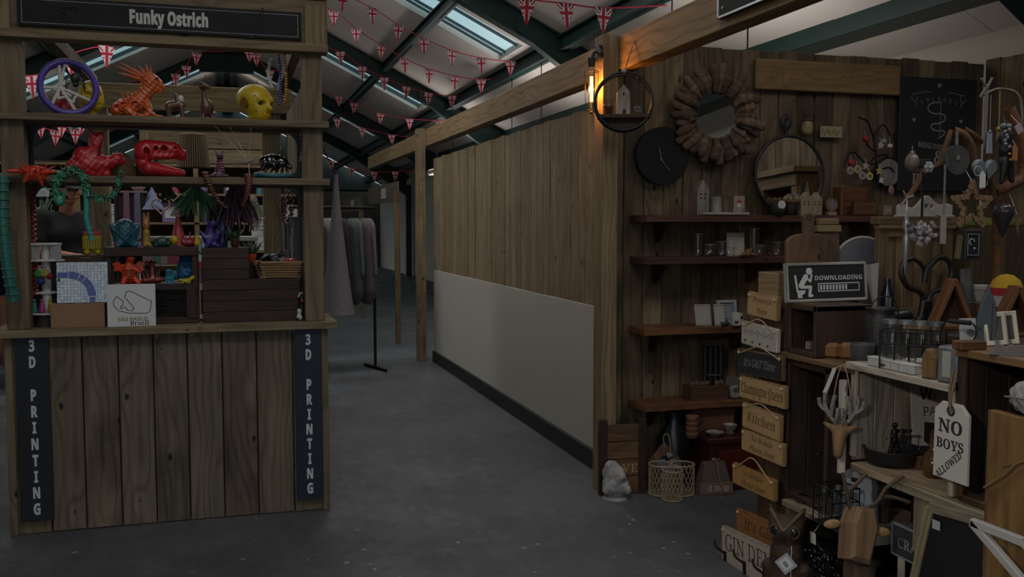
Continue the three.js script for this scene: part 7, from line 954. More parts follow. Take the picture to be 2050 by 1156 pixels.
// on the middle crate
{ const p = [2.3, 0.964, -3.414], t = thing('keepsake_box', 'small plum-coloured box at the far end of the middle crate shelf', 'box', [2.32, 0.956, p[2]], -0.8); part(t, 'box', bx(0.05, 0.055, 0.04, 0, 0.028, 0), paint('#3d2530', 0.6)); part(t, 'front', bx(0.02, 0.05, 0.004, -0.014, 0.028, 0.021), paint('#6b5a63')); }
{ const p = [2.31, 0.97, -3.277], t = thing('wood_chunk', 'rough honey-coloured block of tree trunk on the middle crate shelf', 'block', [2.35, 0.956, p[2]], -0.8); part(t, 'chunk', [bx(0.075, 0.062, 0.06, -0.034, 0.031, 0, { c: 0.014 }), bx(0.062, 0.066, 0.064, 0.034, 0.033, 0.002, { c: 0.012, r: [0, 0.1, 0] })], wood('#8f6331', 'pine', 0.7)); part(t, 'cut_end', cyl(0.03, 0.03, 0.004, 0.066, 0.036, 0, { r: [0, 0, Math.PI / 2] }), wood('#6b4a2a', 'fine')); }
{ const p = [2.3, 0.978, -3.101], t = thing('grey_pot', 'slate-grey tapered pot at the near end of the middle crate shelf', 'pot', [2.31, 0.957, -3.075], 0); part(t, 'pot', lathe([[0, 0], [0.036, 0], [0.045, 0.08], [0.046, 0.086], [0.04, 0.086], [0.034, 0.02], [0, 0.012]], { n: 32 }), paint('#3b3e42', 0.7)); part(t, 'inside', cyl(0.038, 0.038, 0.003, 0, 0.068, 0), paint('#6f6b66')); }
{ const p = [2.384, 1.021, -3.2], t = thing('black_urn', 'large matt black milk churn behind the slate-grey pot', 'urn', [2.43, 0.957, -3.13], 0); part(t, 'urn', lathe([[0, 0], [0.062, 0], [0.068, 0.03], [0.068, 0.15], [0.055, 0.185], [0.05, 0.2], [0.06, 0.215], [0.05, 0.215], [0.04, 0.19], [0, 0.17]], { n: 34 }), mottled('#1b1b1c', 0.55)); part(t, 'handle', tube([[-0.06, 0.19, 0], [-0.02, 0.25, 0], [0.05, 0.25, 0.01], [0.075, 0.16, 0.02], [0.075, 0.08, 0.02]], 0.0025), iron); }
{ const p = [2.2, 0.989, -3.12], t = thing('paper_tag', 'curled white paper tag hanging from the middle crate shelf', 'tag', [2.22, 0.945, p[2]], 0); const g = new THREE.PlaneGeometry(0.018, 0.1, 1, 8).toNonIndexed(); const P = g.attributes.position; for (let i = 0; i < P.count; i++) { const y = P.getY(i) - 0.05; P.setY(i, y); P.setZ(i, P.getZ(i) + 0.12 * y * y * 8 - 0.0); P.setX(i, P.getX(i) + y * 0.35); } g.computeVertexNormals(); part(t, 'paper', put(g, 0, 0, 0, 0, -1.2, 0), M('tag paper', () => new THREE.MeshStandardMaterial({ color: 0xb5b3ae, roughness: 0.8, side: THREE.DoubleSide }))); part(t, 'string', rod([0, 0, 0], [0.03, 0.025, 0.05], 0.001), whiteP); }
{ // deer head
  const p = [2.2, 0.69, -3.022], t = thing('deer_head', 'pale wooden deer head with silvery antlers beside the whitewashed crate', 'deer head', [2.19, p[1] + 0.01, p[2] - 0.01], -0.8);
  part(t, 'head', soft([[[0, 0.02, 0], [0.03, 0.03, 0.03]], [[0, 0, 0.02], [0, -0.06, 0.045], 0.026, 0.016], [[-0.03, 0.03, 0], [-0.06, 0.045, 0], 0.014, 0.005], [[0.03, 0.03, 0], [0.06, 0.042, 0], 0.014, 0.005]], { n: 40 }), wood('#8d714c', 'fine', 0.7)); const am = mottled('#95918c', 0.8);
  for (const s of [-1, 1]) for (const l of [[[s * 0.015, 0.045, 0], [s * 0.04, 0.075, 0], [s * 0.06, 0.12, 0], [s * 0.058, 0.16, 0]], [[s * 0.035, 0.07, 0], [s * 0.03, 0.12, 0.005], [s * 0.022, 0.155, 0.005]], [[s * 0.05, 0.09, 0], [s * 0.075, 0.11, 0], [s * 0.082, 0.14, 0]], [[s * 0.02, 0.05, 0.005], [s * 0.01, 0.08, 0.02], [s * 0.008, 0.11, 0.02]]]) part(t, 'antler', tube(l, 0.008, { n: 14 }), am);
  part(t, 'rope', tube([[0, 0.03, -0.02], [-0.03, 0.14, -0.02], [0.0, 0.27, -0.02], [0.03, 0.14, -0.02], [0.0, 0.03, -0.025]], 0.0025), paint('#8c7a62')); part(t, 'backing', bx(0.03, 0.36, 0.01, 0.0, 0.03, -0.035, { ax: 'y' }), whitewash);
}
{ // string of lights in the dark crate
  const a = [2.4, 0.739, -3.662], t = thing('fairy_lights', 'thin wire of tiny pale beads strung inside the tall dark crate', 'wire', a, 0), r = rel(a), q = [[0, 0, 0], r([2.4, 0.732, -3.539]), r([2.4, 0.76, -3.422]), r([2.4, 0.665, -3.366]), r([2.4, 0.575, -3.39]), r([2.4, 0.519, -3.466]), r([2.4, 0.468, -3.567]), r([2.4, 0.487, -3.629])]; part(t, 'wire', tube(q, 0.0015, { n: 70, m: 4 }), iron); const c = new THREE.CatmullRomCurve3(q.map(V)); for (let i = 0; i < 14; i++) part(t, 'bead', i ? t.children[1].geometry : ball(0.0032, 0, 0, 0, { n: 8, m: 6 }), paint('#9b9184', 0.4)).position.copy(c.getPointAt(i / 13)); }
// inside the whitewashed crate
{ const p = [2.368, 0.602, -2.958], t = thing('iron_pan', 'round black iron pan on the shelf board in the whitewashed crate', 'pan', p, 0); part(t, 'pan', lathe([[0, 0], [0.08, 0], [0.098, 0.012], [0.105, 0.056], [0.112, 0.06], [0.1, 0.06], [0.094, 0.018], [0, 0.012]], { n: 44 }), paint('#14161a', 0.55)); part(t, 'handle', soft([[[0.1, 0.052, 0.02], [0.14, 0.056, 0.04], 0.012, 0.01]], { n: 20 }), paint('#14161a', 0.55)); }
{ const p = [2.366, 0.657, -2.95], t = thing('bronze_figure', 'small dark bronze gymnast with outstretched arms behind the iron pan', 'figurine', [p[0], 0.602, p[2]], -0.45); part(t, 'figure', soft([[[0, 0.15, 0], [0.0, 0.2, 0], 0.02, 0.022], [[0, 0.245, 0.005], 0.017], [[0, 0.21, 0], [0.045, 0.21, 0.01], 0.01, 0.008], [[0.045, 0.21, 0.01], [0.09, 0.215, 0.015], 0.008, 0.007], [[0, 0.21, 0], [-0.02, 0.17, 0.01], 0.01, 0.008], [[-0.005, 0.15, 0], [-0.025, 0.08, 0.005], 0.017, 0.011], [[-0.025, 0.08, 0.005], [-0.035, 0.02, -0.01], 0.011, 0.008], [[0.008, 0.15, 0], [0.02, 0.085, 0.01], 0.017, 0.011], [[0.02, 0.085, 0.01], [0.015, 0.02, 0.0], 0.011, 0.008], [[0.09, 0.215, 0.015], 0.01]], { n: 64, k: 0.01 }), paint('#1c1613', 0.4, 0.4)); part(t, 'base', bx(0.1, 0.018, 0.06, 0, 0.009, 0), black); part(t, 'rod', rod([0.088, 0.01, 0.015], [0.088, 0.21, 0.015], 0.003), iron); t.scale.setScalar(0.6); }
{ const p = [2.46, 0.795, -2.894], t = thing('shaped_sign', 'white sign with black lettering leaning at the back of the whitewashed crate', 'sign', [[2.594, 0.63, -3][0], 0.602, -2.99], [-0.1, -0.12, 0]); part(t, 'panel', bx(0.2, 0.31, 0.01, 0, 0.156, 0), paint('#a3a09a', 0.7)); part(t, 'print', face(0.195, 0.3, 0.0056, 0, 0.156), print(0.195, 0.3, '#a5a29c', (x, W, H) => { words(x, 'WIPE', W * 0.55, H * 0.2, 66, { c: '#17171a', sx: 0.9 }); words(x, 'PASS', W * 0.5, H * 0.43, 50, { c: '#2b2b2e', f: 'normal', sx: 1 }); x.fillStyle = '#16171a'; x.beginPath(); x.moveTo(W * 0.25, H * 0.56); x.lineTo(W * 0.85, H * 0.62); x.lineTo(W * 0.8, H * 0.86); x.lineTo(W * 0.4, H * 0.9); x.lineTo(W * 0.22, H * 0.8); x.fill(); }, 1200, 0.8)); }
{ const t = thing('amber_bottle', 'round amber glass bottle with a long neck behind the hanging white tag', 'bottle', [2.379, 0.602, -2.757], 0); part(t, 'bottle', lathe([[0, 0.003], [0.03, 0.003], [0.045, 0.03], [0.04, 0.065], [0.016, 0.1], [0.014, 0.15], [0.018, 0.155], [0.012, 0.155], [0.012, 0.1], [0.035, 0.06], [0, 0.008]], { n: 28 }), M('amber glass', () => new THREE.MeshPhysicalMaterial({ color: 0xb08a60, roughness: 0.06, transmission: 0.85, thickness: 0 }))); part(t, 'stopper', cyl(0.012, 0.012, 0.02, 0, 0.16, 0), dark); const u = thing('wooden_block', 'small plain wooden block between the iron pan and the amber bottle', 'block', [2.417, 0.602, -2.853], 0.2); part(u, 'block', bx(0.045, 0.05, 0.06, 0, 0.025, 0), wood('#6d4a2c', 'pine')); part(u, 'groove', bx(0.003, 0.004, 0.056, -0.022, 0.04, 0), dark); }
// on top of the whitewashed crate
const RA = [2.266, 0.982, -2.897], RB = [2.388, 0.982, -2.739], RT = Math.atan2(RB[0] - RA[0], RB[2] - RA[2]) * -1, RK = RA.map((v, i) => (v + RB[i]) / 2), RL = Math.hypot(RB[0] - RA[0], RB[2] - RA[2]);
{ const t = thing('bottle_rack', 'wire rack holding a row of clear glass bottles on the whitewashed crate', 'rack', RK, -RT), w = []; for (const y of [0.012, 0.09, 0.135]) w.push(tube([[-0.05, y, -RL / 2], [0.05, y, -RL / 2], [0.05, y, RL / 2], [-0.05, y, RL / 2]], 0.003, { closed: true, t: 0.02, n: 60, m: 5 })); for (const z of [-RL / 2, -RL / 4, 0, RL / 4, RL / 2]) for (const x of [-0.05, 0.05]) w.push(rod([x, 0, z], [x, 0.135, z], 0.003)); part(t, 'wire', w, iron).userData.kind = 'stuff'; part(t, 'base', bx(0.1, 0.006, RL, 0, 0.012, 0), iron);
  for (let i = 0; i < 4; i++) { const u = thing('glass_bottle', ['first', 'second', 'third', 'fourth'][i] + ' clear swing-top bottle from the far end of the wire rack', 'bottle', [RA[0] + (RB[0] - RA[0]) * (0.125 + 0.25 * i), 0.998, RA[2] + (RB[2] - RA[2]) * (0.125 + 0.25 * i)], -RT, 'bottles in the long wire rack'); part(u, 'bottle', lathe([[0, 0.002], [0.034, 0.002], [0.036, 0.012], [0.036, RL / 4], [0.028, 0.115], [0.026, 0.13], [0.03, 0.134], [0.03, 0.145], [0.024, 0.145], [0.024, 0.12], [0.032, RL / 4], [0.032, 0.012], [0, 0.008]], { n: 26 }), glassM); part(u, 'lid', cyl(0.03, 0.03, 0.014, 0, 0.15, 0, { n: 24 }), zinc); part(u, 'label', bx(0.003, 0.03, 0.026, -0.0365, 0.05, 0, { c: 0.001 }), black); } }
for (let i = 0; i < 6; i++) { const p = [2.23, 0.992, -2.914], t = thing('tealight_box', ['first', 'second', 'third', 'fourth', 'fifth', 'sixth'][i] + ' white little box along the row by the wire rack, from the far end', 'box', [2.255, 0.981, -2.93 + i * 0.042], 0, 'white little boxes in a row'); part(t, 'box', bx(0.036, 0.03, 0.038, 0, 0.015, 0), paint('#a8a7a3', 0.8)); part(t, 'lid', bx(0.038, 0.006, 0.04, 0, 0.031, 0), paint('#b4b3af', 0.8)); }
{ const p = [2.22, 0.995, -2.61], t = thing('wooden_house', 'plain honey-coloured wooden house block in front of the bottle rack', 'ornament', [2.25, 0.981, -2.63], -Math.PI / 2 + 0.35); part(t, 'block', ext([[-0.024, 0], [0.024, 0], [0.026, 0.07], [0.012, 0.1], [-0.012, 0.1], [-0.026, 0.07]], 0.045, { b: 0.005 }), wood('#8c6c3e', 'pine', 0.7)); part(t, 'groove', bx(0.046, 0.003, 0.046, 0, 0.07, 0), wood('#6f5430', 'fine')); }
{ const p = [2.22, 0.996, -2.521], t = thing('tin_lantern', 'square zinc tin with a wire loop handle and black grip', 'tin', [2.26, 0.981, -2.545], -Math.PI / 2 + 0.3); part(t, 'tin', bx(0.07, 0.12, 0.07, 0, 0.06, 0, { c: 0.006 }), zinc); part(t, 'panel', bx(0.03, 0.085, 0.003, 0, 0.062, 0.036), paint('#8d8f8a', 0.6)); part(t, 'handle', tube([[-0.045, 0.1, 0.0], [-0.045, 0.16, 0], [-0.02, 0.2, 0], [0.06, 0.2, 0], [0.075, 0.16, 0], [0.04, 0.11, 0]], 0.003, { n: 36 }), iron); part(t, 'grip', cyl(0.008, 0.008, 0.07, 0.02, 0.2, 0, { r: [0, 0, Math.PI / 2] }), black); }
{ // hanging tag: NO BOYS ALLOWED
  const A = [2.21, 0.927, -2.545], B = [2.21, 0.919, -2.396], C = [2.21, 0.678, -2.392], w = B[2] - A[2], h = B[1] - C[1] + 0.01, t = thing('hanging_tag_sign', 'large white wooden tag with black stencilled lettering hanging on rope', 'sign', [2.2, (B[1] + C[1]) / 2 + 0.005, (A[2] + B[2]) / 2], -Math.PI / 2);
  part(t, 'tag', ext([[-w / 2, -h / 2], [w / 2, -h / 2], [w / 2, h * 0.38], [w * 0.28, h / 2], [-w * 0.28, h / 2], [-w / 2, h * 0.38]], 0.014, { holes: [circle(0.012, 18, 0, h * 0.4)] }), paint('#b3afa8', 0.75));
  const f = ext([[-w * 0.47, -h * 0.49], [w * 0.47, -h * 0.49], [w * 0.47, h * 0.3], [-w * 0.47, h * 0.3]], 0.0012, { b: 0, z: 0.0075 }); const P = f.attributes.position, uv = new Float32Array(P.count * 2); for (let i = 0; i < P.count; i++) { uv[2 * i] = (P.getX(i) + w * 0.47) / (w * 0.94); uv[2 * i + 1] = (P.getY(i) + h * 0.49) / (h * 0.79); } f.setAttribute('uv', new THREE.BufferAttribute(uv, 2));
  part(t, 'lettering', f, print(w * 0.94, h * 0.79, '#b3afa8', (x, W, H) => { const o = { c: '#18181b', ff: 'serif' }; words(x, 'NO', W * 0.5, H * 0.14, H * 0.3, { ...o, sx: 1.15, heavy: 1.5 }); words(x, 'BOYS', W * 0.5, H * 0.43, H * 0.22, { ...o, sx: 1.02, heavy: 1.2 }); words(x, 'ALLOWED', W * 0.48, H * 0.76, H * 0.16, { ...o, sx: 0.82, rot: -0.72, heavy: 1 }); }, 2200, 0.8));
  part(t, 'ring', tor(0.014, 0.004, 0, h * 0.4, 0.006, { n: 24 }), black); part(t, 'rope', [tube([[0, h * 0.4, 0.01], [0.006, h * 0.6, 0.012], [0.012, h * 0.92, 0.0]], 0.004), tube([[0, h * 0.4, 0.01], [-0.008, h * 0.6, 0.008], [-0.004, h * 0.92, 0.0]], 0.004)], paint('#6f5c45'));
}
// under the shelf board: small grey sign, chalkboard easel, white frame
{ const A = [2.32, 0.403, -2.881], B = [2.32, 0.449, -2.701], C = [2.32, 0.29, -2.876], w = B[2] - A[2], h = A[1] - C[1], t = thing('small_sign', 'small grey sign with pale capitals on a white stand half hidden by the chalkboard', 'sign', [2.32, C[1], (A[2] + B[2]) / 2], -Math.PI / 2); part(t, 'board', bx(w, h, 0.012, 0, h / 2, 0), paint('#2c3135', 0.7)); part(t, 'frame', [bx(w + 0.008, 0.006, 0.018, 0, 0, 0), bx(w + 0.008, 0.006, 0.018, 0, h, 0), bx(0.006, h, 0.018, -w / 2, h / 2, 0), bx(0.006, h, 0.018, w / 2, h / 2, 0)], paint('#7d8184', 0.6)); part(t, 'print', face(w - 0.01, h - 0.01, 0.0066, 0, h / 2), print(w - 0.01, h - 0.01, '#2c3135', (x, W, H) => words(x, 'CRAFT', W * 0.62, H * 0.55, H * 0.5, { c: '#9a9d9f', ff: 'serif', f: 'normal' }), 1500)); part(t, 'stand', [bx(0.03, C[1], 0.012, -w * 0.25, -C[1] / 2, 0, { ax: 'y' }), bx(0.14, 0.02, 0.1, -w * 0.1, -C[1] + 0.01, 0)], whitewash); }
{
  const A = [2.2, 0.566, -2.554], B = [2.2, 0.59, -2.294], C = [2.16, 0.216, -2.601], D = [2.16, 0.265, -2.191], t = thing('chalkboard', 'black chalkboard in a pale wooden frame leaning under the shelf board', 'chalkboard', [A[0], 0, A[2]], 0), r = rel([A[0], 0, A[2]]), m = wood('#9b9278', 'fine', 0.75);
  part(t, 'frame_side', bar(r(A), r(C), 0.032, 0.02), m); part(t, 'frame_side', bar(r(B), r(D), 0.032, 0.02), m); part(t, 'frame_top', bar(r(A), r(B), 0.034, 0.022), wood('#8f8a7a', 'fine', 0.75)); part(t, 'frame_bottom', bar(r(C), r(D), 0.032, 0.02), m);
  const q = (a, dx) => { const k = r(a); k[0] += dx; return k; }; part(t, 'slate', uvm(hull8([q(C, 0.0), q(D, 0.0), q(A, 0.0), q(B, 0.0), q(C, 0.008), q(D, 0.008), q(A, 0.008), q(B, 0.008)])), paint('#0e0f12', 0.5));
  const s = [2.19, 0.519, -2.515]; part(t, 'price_sticker', bx(0.002, 0.03, 0.035, 0, 0, 0, { c: 0.0004 }), paint('#9b9fa3')).position.set(...r([s[0] - 0.002, s[1], s[2]]));
}
{
  const A = [2.08, 0.622, -2.244], B = [2.08, 0.624, -2.053], C = [2.08, 0.514, -2.052], t = thing('empty_picture_frame', 'white wooden frame lying at an angle in front of the chalkboard', 'frame', A, 0), r = rel(A), m = paint('#a09e9b', 0.7); const D = B.map((v, i) => v + C[i] - A[i]);
  part(t, 'frame_bar', bar(r(A), r(B), 0.026, 0.02), m); part(t, 'frame_bar', bar(r(A), r(C), 0.026, 0.02), m); part(t, 'frame_bar', bar(r(B), r(D), 0.026, 0.02), m); part(t, 'frame_bar', bar(r(C), r(D), 0.026, 0.02), m);
}
{ const p = [2.17, 0.947, -2.228], t = thing('wooden_board', 'tall honey-coloured board standing at the right edge in front of the crates', 'board', [2.17, 0, -2.16], 0); part(t, 'board', bx(0.03, p[1], 0.22, 0, p[1] / 2, 0, { ax: 'y' }), wood('#8a6b3c', 'pine', 0.7)); part(t, 'edge', bx(0.034, p[1], 0.012, 0, p[1] / 2, -0.112, { ax: 'y' }), wood('#77592f', 'pine', 0.7)); part(t, 'foot', bx(0.16, 0.03, 0.22, 0.0, 0.015, 0), dark);
  const u = thing('cloth_bundle', 'fluffy white cushion resting on top of the tall honey-coloured board', 'cushion', [2.2, p[1] + 0.002, -2.15]); part(u, 'cushion', soft([[[0, 0.05, 0], [0.05, 0.052, 0.08]], [[0, 0.085, 0.03], [0.04, 0.04, 0.05]]], { n: 44, bump: (x, y, z) => 0.003 * Math.sin(y * 160) * Math.sin(z * 160) }), mottled('#a9a7a5', 0.95)); part(u, 'seam', tube([[-0.05, 0.05, -0.06], [-0.054, 0.055, 0], [-0.05, 0.05, 0.06]], 0.003), mottled('#95938f', 0.95)); }
{ const a = [2.14, 0.714, -2.267], b = [2.14, 0.829, -2.12], t = thing('twig', 'bare pale twig poking out in front of the right crate', 'twig', a, 0), r = rel(a); part(t, 'stem', tube([[0, 0, 0], r([2.14, 0.771, -2.193]), r([2.14, 0.814, -2.149]), r(b)], 0.004), wood('#8a7550', 'fine')); part(t, 'side_stem', tube([r([2.14, 0.814, -2.149]), r([2.14, 0.806, -2.176]), r([2.14, 0.795, -2.203])], 0.0025), wood('#8a7550', 'fine')); part(t, 'holder', rod(r(b), r([b[0], b[1] - 0.05, b[2] + 0.02]), 0.004), wood('#8a7550', 'fine')); }

// ---------------------------------------------------------------- on and above the sideboard and crates
const ST = 1.069;
{ const t = thing('dark_cabinet', 'dark cabinet behind the signpost carrying chopping boards', 'cabinet', [2.53, 0, -3.69]); part(t, 'body', bx(0.28, 1.17, 0.21, 0, 0.585, 0, { ax: 'y' }), wood('#2f221a', 'old')); part(t, 'top', bx(0.295, 0.03, 0.225, 0, 1.185, 0), wood('#3d2c20', 'old')); part(t, 'door', bx(0.016, 1.0, 0.18, -0.142, 0.58, 0, { ax: 'y' }), dark); }
{
  const a = [2.222, 1.303, -3.46], b = [2.596, 1.293, -3.46], c = [2.245, 1.158, -3.46], w = b[0] - a[0], h = 0.165, t = thing('pictogram_sign', 'black sign in a worn white frame with a seated toilet figure and progress bar', 'sign', [(a[0] + b[0]) / 2, 1.172, -3.45], [-0.1, -0.03, 0.01]);
  part(t, 'board', bx(w, h, 0.016, 0, h / 2, 0), paint('#121216', 0.6)); part(t, 'frame', [bx(w + 0.01, 0.012, 0.026, 0, 0.006, 0), bx(w + 0.01, 0.012, 0.026, 0, h - 0.006, 0), bx(0.012, h, 0.026, -w / 2, h / 2, 0), bx(0.012, h, 0.026, w / 2, h / 2, 0)], wood('#a7a5a1', 'old', 0.8));
  part(t, 'print', face(w - 0.02, h - 0.022, 0.0086, 0, h / 2), print(w - 0.02, h - 0.022, '#121216', (x, W, H) => {
    const c2 = '#b4b2ae'; x.fillStyle = x.strokeStyle = c2; x.lineCap = x.lineJoin = 'round'; const k = W / 330, q = (l, w2) => { x.lineWidth = w2 * k; x.beginPath(); l.forEach(([X, Y], i) => (i ? x.lineTo(X * k, Y * k) : x.moveTo(X * k, Y * k))); x.stroke(); };
    x.save(); x.translate(0, (H - 140 * k) / 2); x.beginPath(); x.arc(88 * k, 26 * k, 14 * k, 0, 7); x.fill(); q([[72, 48], [50, 82]], 22); q([[52, 88], [92, 88], [86, 122]], 13); q([[86, 122], [98, 122]], 10); q([[74, 52], [92, 66], [98, 42]], 9); q([[26, 44], [34, 104]], 9); x.beginPath(); x.moveTo(32 * k, 100 * k); x.lineTo(70 * k, 100 * k); x.quadraticCurveTo(66 * k, 118 * k, 52 * k, 118 * k); x.lineTo(56 * k, 130 * k); x.lineTo(34 * k, 130 * k); x.fill();
    words(x, 'DOWNLOADING', 218 * k, 54 * k, 25 * k, { c: c2, sx: 1.12 }); x.lineWidth = 4 * k; x.strokeRect(126 * k, 76 * k, 182 * k, 30 * k); for (let i = 0; i < 9; i++) x.fillRect((133 + i * 14) * k, 81 * k, 9 * k, 20 * k); x.restore();
  }, 1600, 0.6));
}
const paddle = (w, h, hw, hh) => { const o = [[-w / 2, 0], [w / 2, 0], [w / 2, h - 0.04]]; for (let k = 0; k <= 6; k++) { const a = (k / 6) * 1.57; o.push([hw / 2 + (w / 2 - hw / 2) * Math.cos(a), h - 0.04 + 0.045 * Math.sin(a)]); } o.push([hw / 2, h + hh * 0.7]); for (let k = 1; k < 6; k++) { const a = (k / 6) * 3.14; o.push([(hw / 2 + 0.008) * Math.cos(a), h + hh * 0.75 + 0.03 * Math.sin(a)]); } o.push([-hw / 2, h + hh * 0.7]); for (let k = 0; k <= 6; k++) { const a = 1.57 + (k / 6) * 1.57; o.push([-hw / 2 + (w / 2 - hw / 2) * Math.cos(a), h - 0.04 + 0.045 * Math.sin(a)]); } return o; };
{ const p = [2.44, 1.288, -3.62], t = thing('chopping_board', 'large paddle-handled chopping board standing behind the pictogram sign', 'board', [p[0], 1.202, -3.62], [-0.08, 0, 0]); part(t, 'board', ext(paddle(0.235, 0.25, 0.055, 0.09), 0.025, { b: 0.005 }), wood('#6f5136', 'old', 0.7)); part(t, 'hanging_hole', put(tor(0.01, 0.003, 0, 0.325, 0.0125, { n: 18 }), 0, 0, 0), dark); const q = [2.579, 1.283, -3.68], u = thing('wooden_plank', 'narrower dark plank standing behind the large chopping board', 'board', [q[0], 1.202, -3.69], [-0.06, 0, 0]); part(u, 'plank', bx(0.12, 0.26, 0.022, 0, 0.13, 0, { ax: 'y' }), wood('#594331', 'old')); part(u, 'top_block', bx(0.13, 0.03, 0.04, 0, 0.275, 0), wood('#8f7a58', 'fine')); part(u, 'second_block', bx(0.1, 0.03, 0.035, 0.005, 0.307, 0), wood('#7d6749', 'fine')); }
{ const p = [2.778, 1.342, -3.66], t = thing('round_clock', 'large pale grey round plaque with faint script left of the pine shutter', 'plaque', [p[0], ST + 0.01, -3.68], [-0.12, 0, 0]); const R = 0.18; part(t, 'disc', cyl(R, R, 0.02, 0, R, 0, { r: [Math.PI / 2, 0, 0], n: 56 }), paint('#55555a', 0.8)); part(t, 'rim', tor(R, 0.007, 0, R, 0.006, { n: 64 }), paint('#8f8a80', 0.7)); part(t, 'print', put(new THREE.CircleGeometry(R * 0.94, 48).toNonIndexed(), 0, R, 0.0106), print(0.33, 0.33, '#56565b', (x, W, H) => { words(x, 'the', W * 0.34, H * 0.3, 34, { c: '#2d2d31', ff: 'serif', f: 'italic' }); words(x, 'HAPPY', W * 0.3, H * 0.5, 34, { c: '#3c3c41', f: 'normal' }); words(x, 'old Place', W * 0.42, H * 0.66, 34, { c: '#2d2d31', ff: 'serif', f: 'italic' }); }, 900)); const u = thing('white_card', 'white triangular card standing in front of the round grey plaque', 'card', [[2.676, 1.323, -3.5][0], ST, -3.5], [-0.05, 0, 0]); part(u, 'card', ext([[-0.01, 0], [0.02, 0.02], [0.035, 0.26], [-0.04, 0.25], [0, 0.08]], 0.006), paint('#8d8c88', 0.7)); part(u, 'foot', bx(0.05, 0.01, 0.04, 0.005, 0.005, 0), dark); }
{ // pine shutter
  const a = [2.779, 1.115, -3.6], b = [3.183, 1.105, -3.6], w = b[0] - a[0], h = 0.43, t = thing('pine_shutter', 'pine panelled cupboard door with a moulded top standing on the sideboard', 'door panel', [(a[0] + b[0]) / 2, ST, -3.62]); const m = wood('#7d674a', 'pine', 0.75), m2 = wood('#8a7555', 'fine', 0.75);
  for (const s of [-1, 1]) part(t, 'stile', bx(0.055, h, 0.03, s * (w / 2 - 0.028), h / 2, 0, { ax: 'y' }), m); part(t, 'rail', bx(w - 0.11, 0.05, 0.03, 0, 0.025, 0), m); part(t, 'rail', bx(w - 0.11, 0.06, 0.03, 0, h - 0.03, 0), m); for (let i = 0; i < 6; i++) part(t, 'panel_board', bx((w - 0.11) / 6 - 0.003, h - 0.1, 0.014, -(w - 0.11) / 2 + ((w - 0.11) / 6) * (i + 0.5), h / 2, -0.004, { ax: 'y' }), i % 2 ? m2 : m); part(t, 'cornice', bx(w + 0.03, 0.035, 0.06, 0, h + 0.015, 0), m); part(t, 'cornice_step', bx(w + 0.01, 0.02, 0.045, 0, h - 0.012, 0.005), m2);
  const u = thing('carved_crest', 'white painted carved crest with a heart cut-out on top of the pine door', 'crest', [(a[0] + b[0]) / 2 + 0.05, ST + h + 0.033, -3.62]); const o = [[-0.15, 0], [0.15, 0], [0.15, 0.04]]; for (let i = 0; i <= 20; i++) { const x = 0.15 - 0.3 * (i / 20); o.push([x, 0.045 + 0.042 * Math.exp(-((x - 0.02) ** 2) / 0.004) + 0.012 * Math.cos(x * 50)]); } part(u, 'crest', ext(o, 0.016, { holes: [heartPts(0.03).map(([x, y]) => [x * 0.6 + 0.005, y * 0.9 + 0.045]), heartPts(0.03).map(([x, y]) => [x * 0.6 + 0.035, y * 0.9 + 0.045])] }), paint('#98948c', 0.8)); part(u, 'base', bx(0.31, 0.008, 0.03, 0, 0.003, 0), paint('#98948c', 0.8));
}
{ // dark tree sculpture with heart-shaped loop
  const b = [2.882, 1.113, -3.45], t = thing('metal_tree_sculpture', 'black branch sculpture curling into an open heart in front of the pine door', 'sculpture', [b[0], ST, -3.42], 0), q = (px, py) => [(px - 1842) / 462, (626 - py) / 462 * 1.0, 0.0], m = mottled('#221f1d', 0.45);
  part(t, 'left_loop', tube([q(1836, 612), q(1836, 575), q(1826, 562), q(1800, 552), q(1784, 528), q(1788, 504), q(1808, 495)], 0.012, { n: 60, m: 9 }), m); part(t, 'right_loop', tube([q(1850, 612), q(1850, 578), q(1860, 564), q(1890, 554), q(1903, 530), q(1898, 505), q(1876, 494), q(1856, 506), q(1842, 520), q(1838, 545)], 0.012, { n: 70, m: 9 }), m);
  part(t, 'inner_branch', tube([q(1808, 495), q(1826, 505), q(1838, 520), q(1838, 545)], 0.009, { n: 30 }), m); part(t, 'trunk', soft([[q(1838, 585), q(1834, 616), 0.016, 0.018], [q(1850, 585), q(1852, 616), 0.016, 0.018], [q(1826, 622), q(1866, 622), 0.013, 0.013]], { n: 40, k: 0.02 }), m); part(t, 'ring_tag', tor(0.012, 0.0015, ...q(1868, 618), { n: 20, m: 5 }), paint('#b0a784', 0.4));
}
{ const p = [2.641, 1.12, -3.3], t = thing('metal_bird', 'black metal bird on a thin leg left of the branch sculpture', 'ornament', [p[0], ST, -3.28], 0); part(t, 'body', soft([[[0.02, 0.05, 0], [0.045, 0.026, 0.02]], [[-0.01, 0.05, 0], [-0.06, 0.075, 0], 0.012, 0.004], [[-0.06, 0.075, 0], [-0.085, 0.085, 0], 0.006, 0.002]], { n: 40 }), paint('#10141a', 0.4)); part(t, 'leg', rod([0.01, 0, 0], [0.01, 0.035, 0], 0.004), iron); part(t, 'foot', bx(0.05, 0.006, 0.03, 0.01, 0.003, 0), iron); const u = thing('dark_bottle', 'slim navy bottle with pale marks behind the black metal bird', 'bottle', [[2.765, 1.168, -3.5][0], ST, -3.52]); part(u, 'bottle', lathe([[0, 0], [0.026, 0], [0.028, 0.01], [0.026, 0.12], [0.014, 0.16], [0.014, 0.19], [0, 0.19]], { n: 24 }), paint('#121a26', 0.25)); part(u, 'label', bx(0.012, 0.06, 0.003, -0.006, 0.08, 0.028), paint('#5a646c')); }
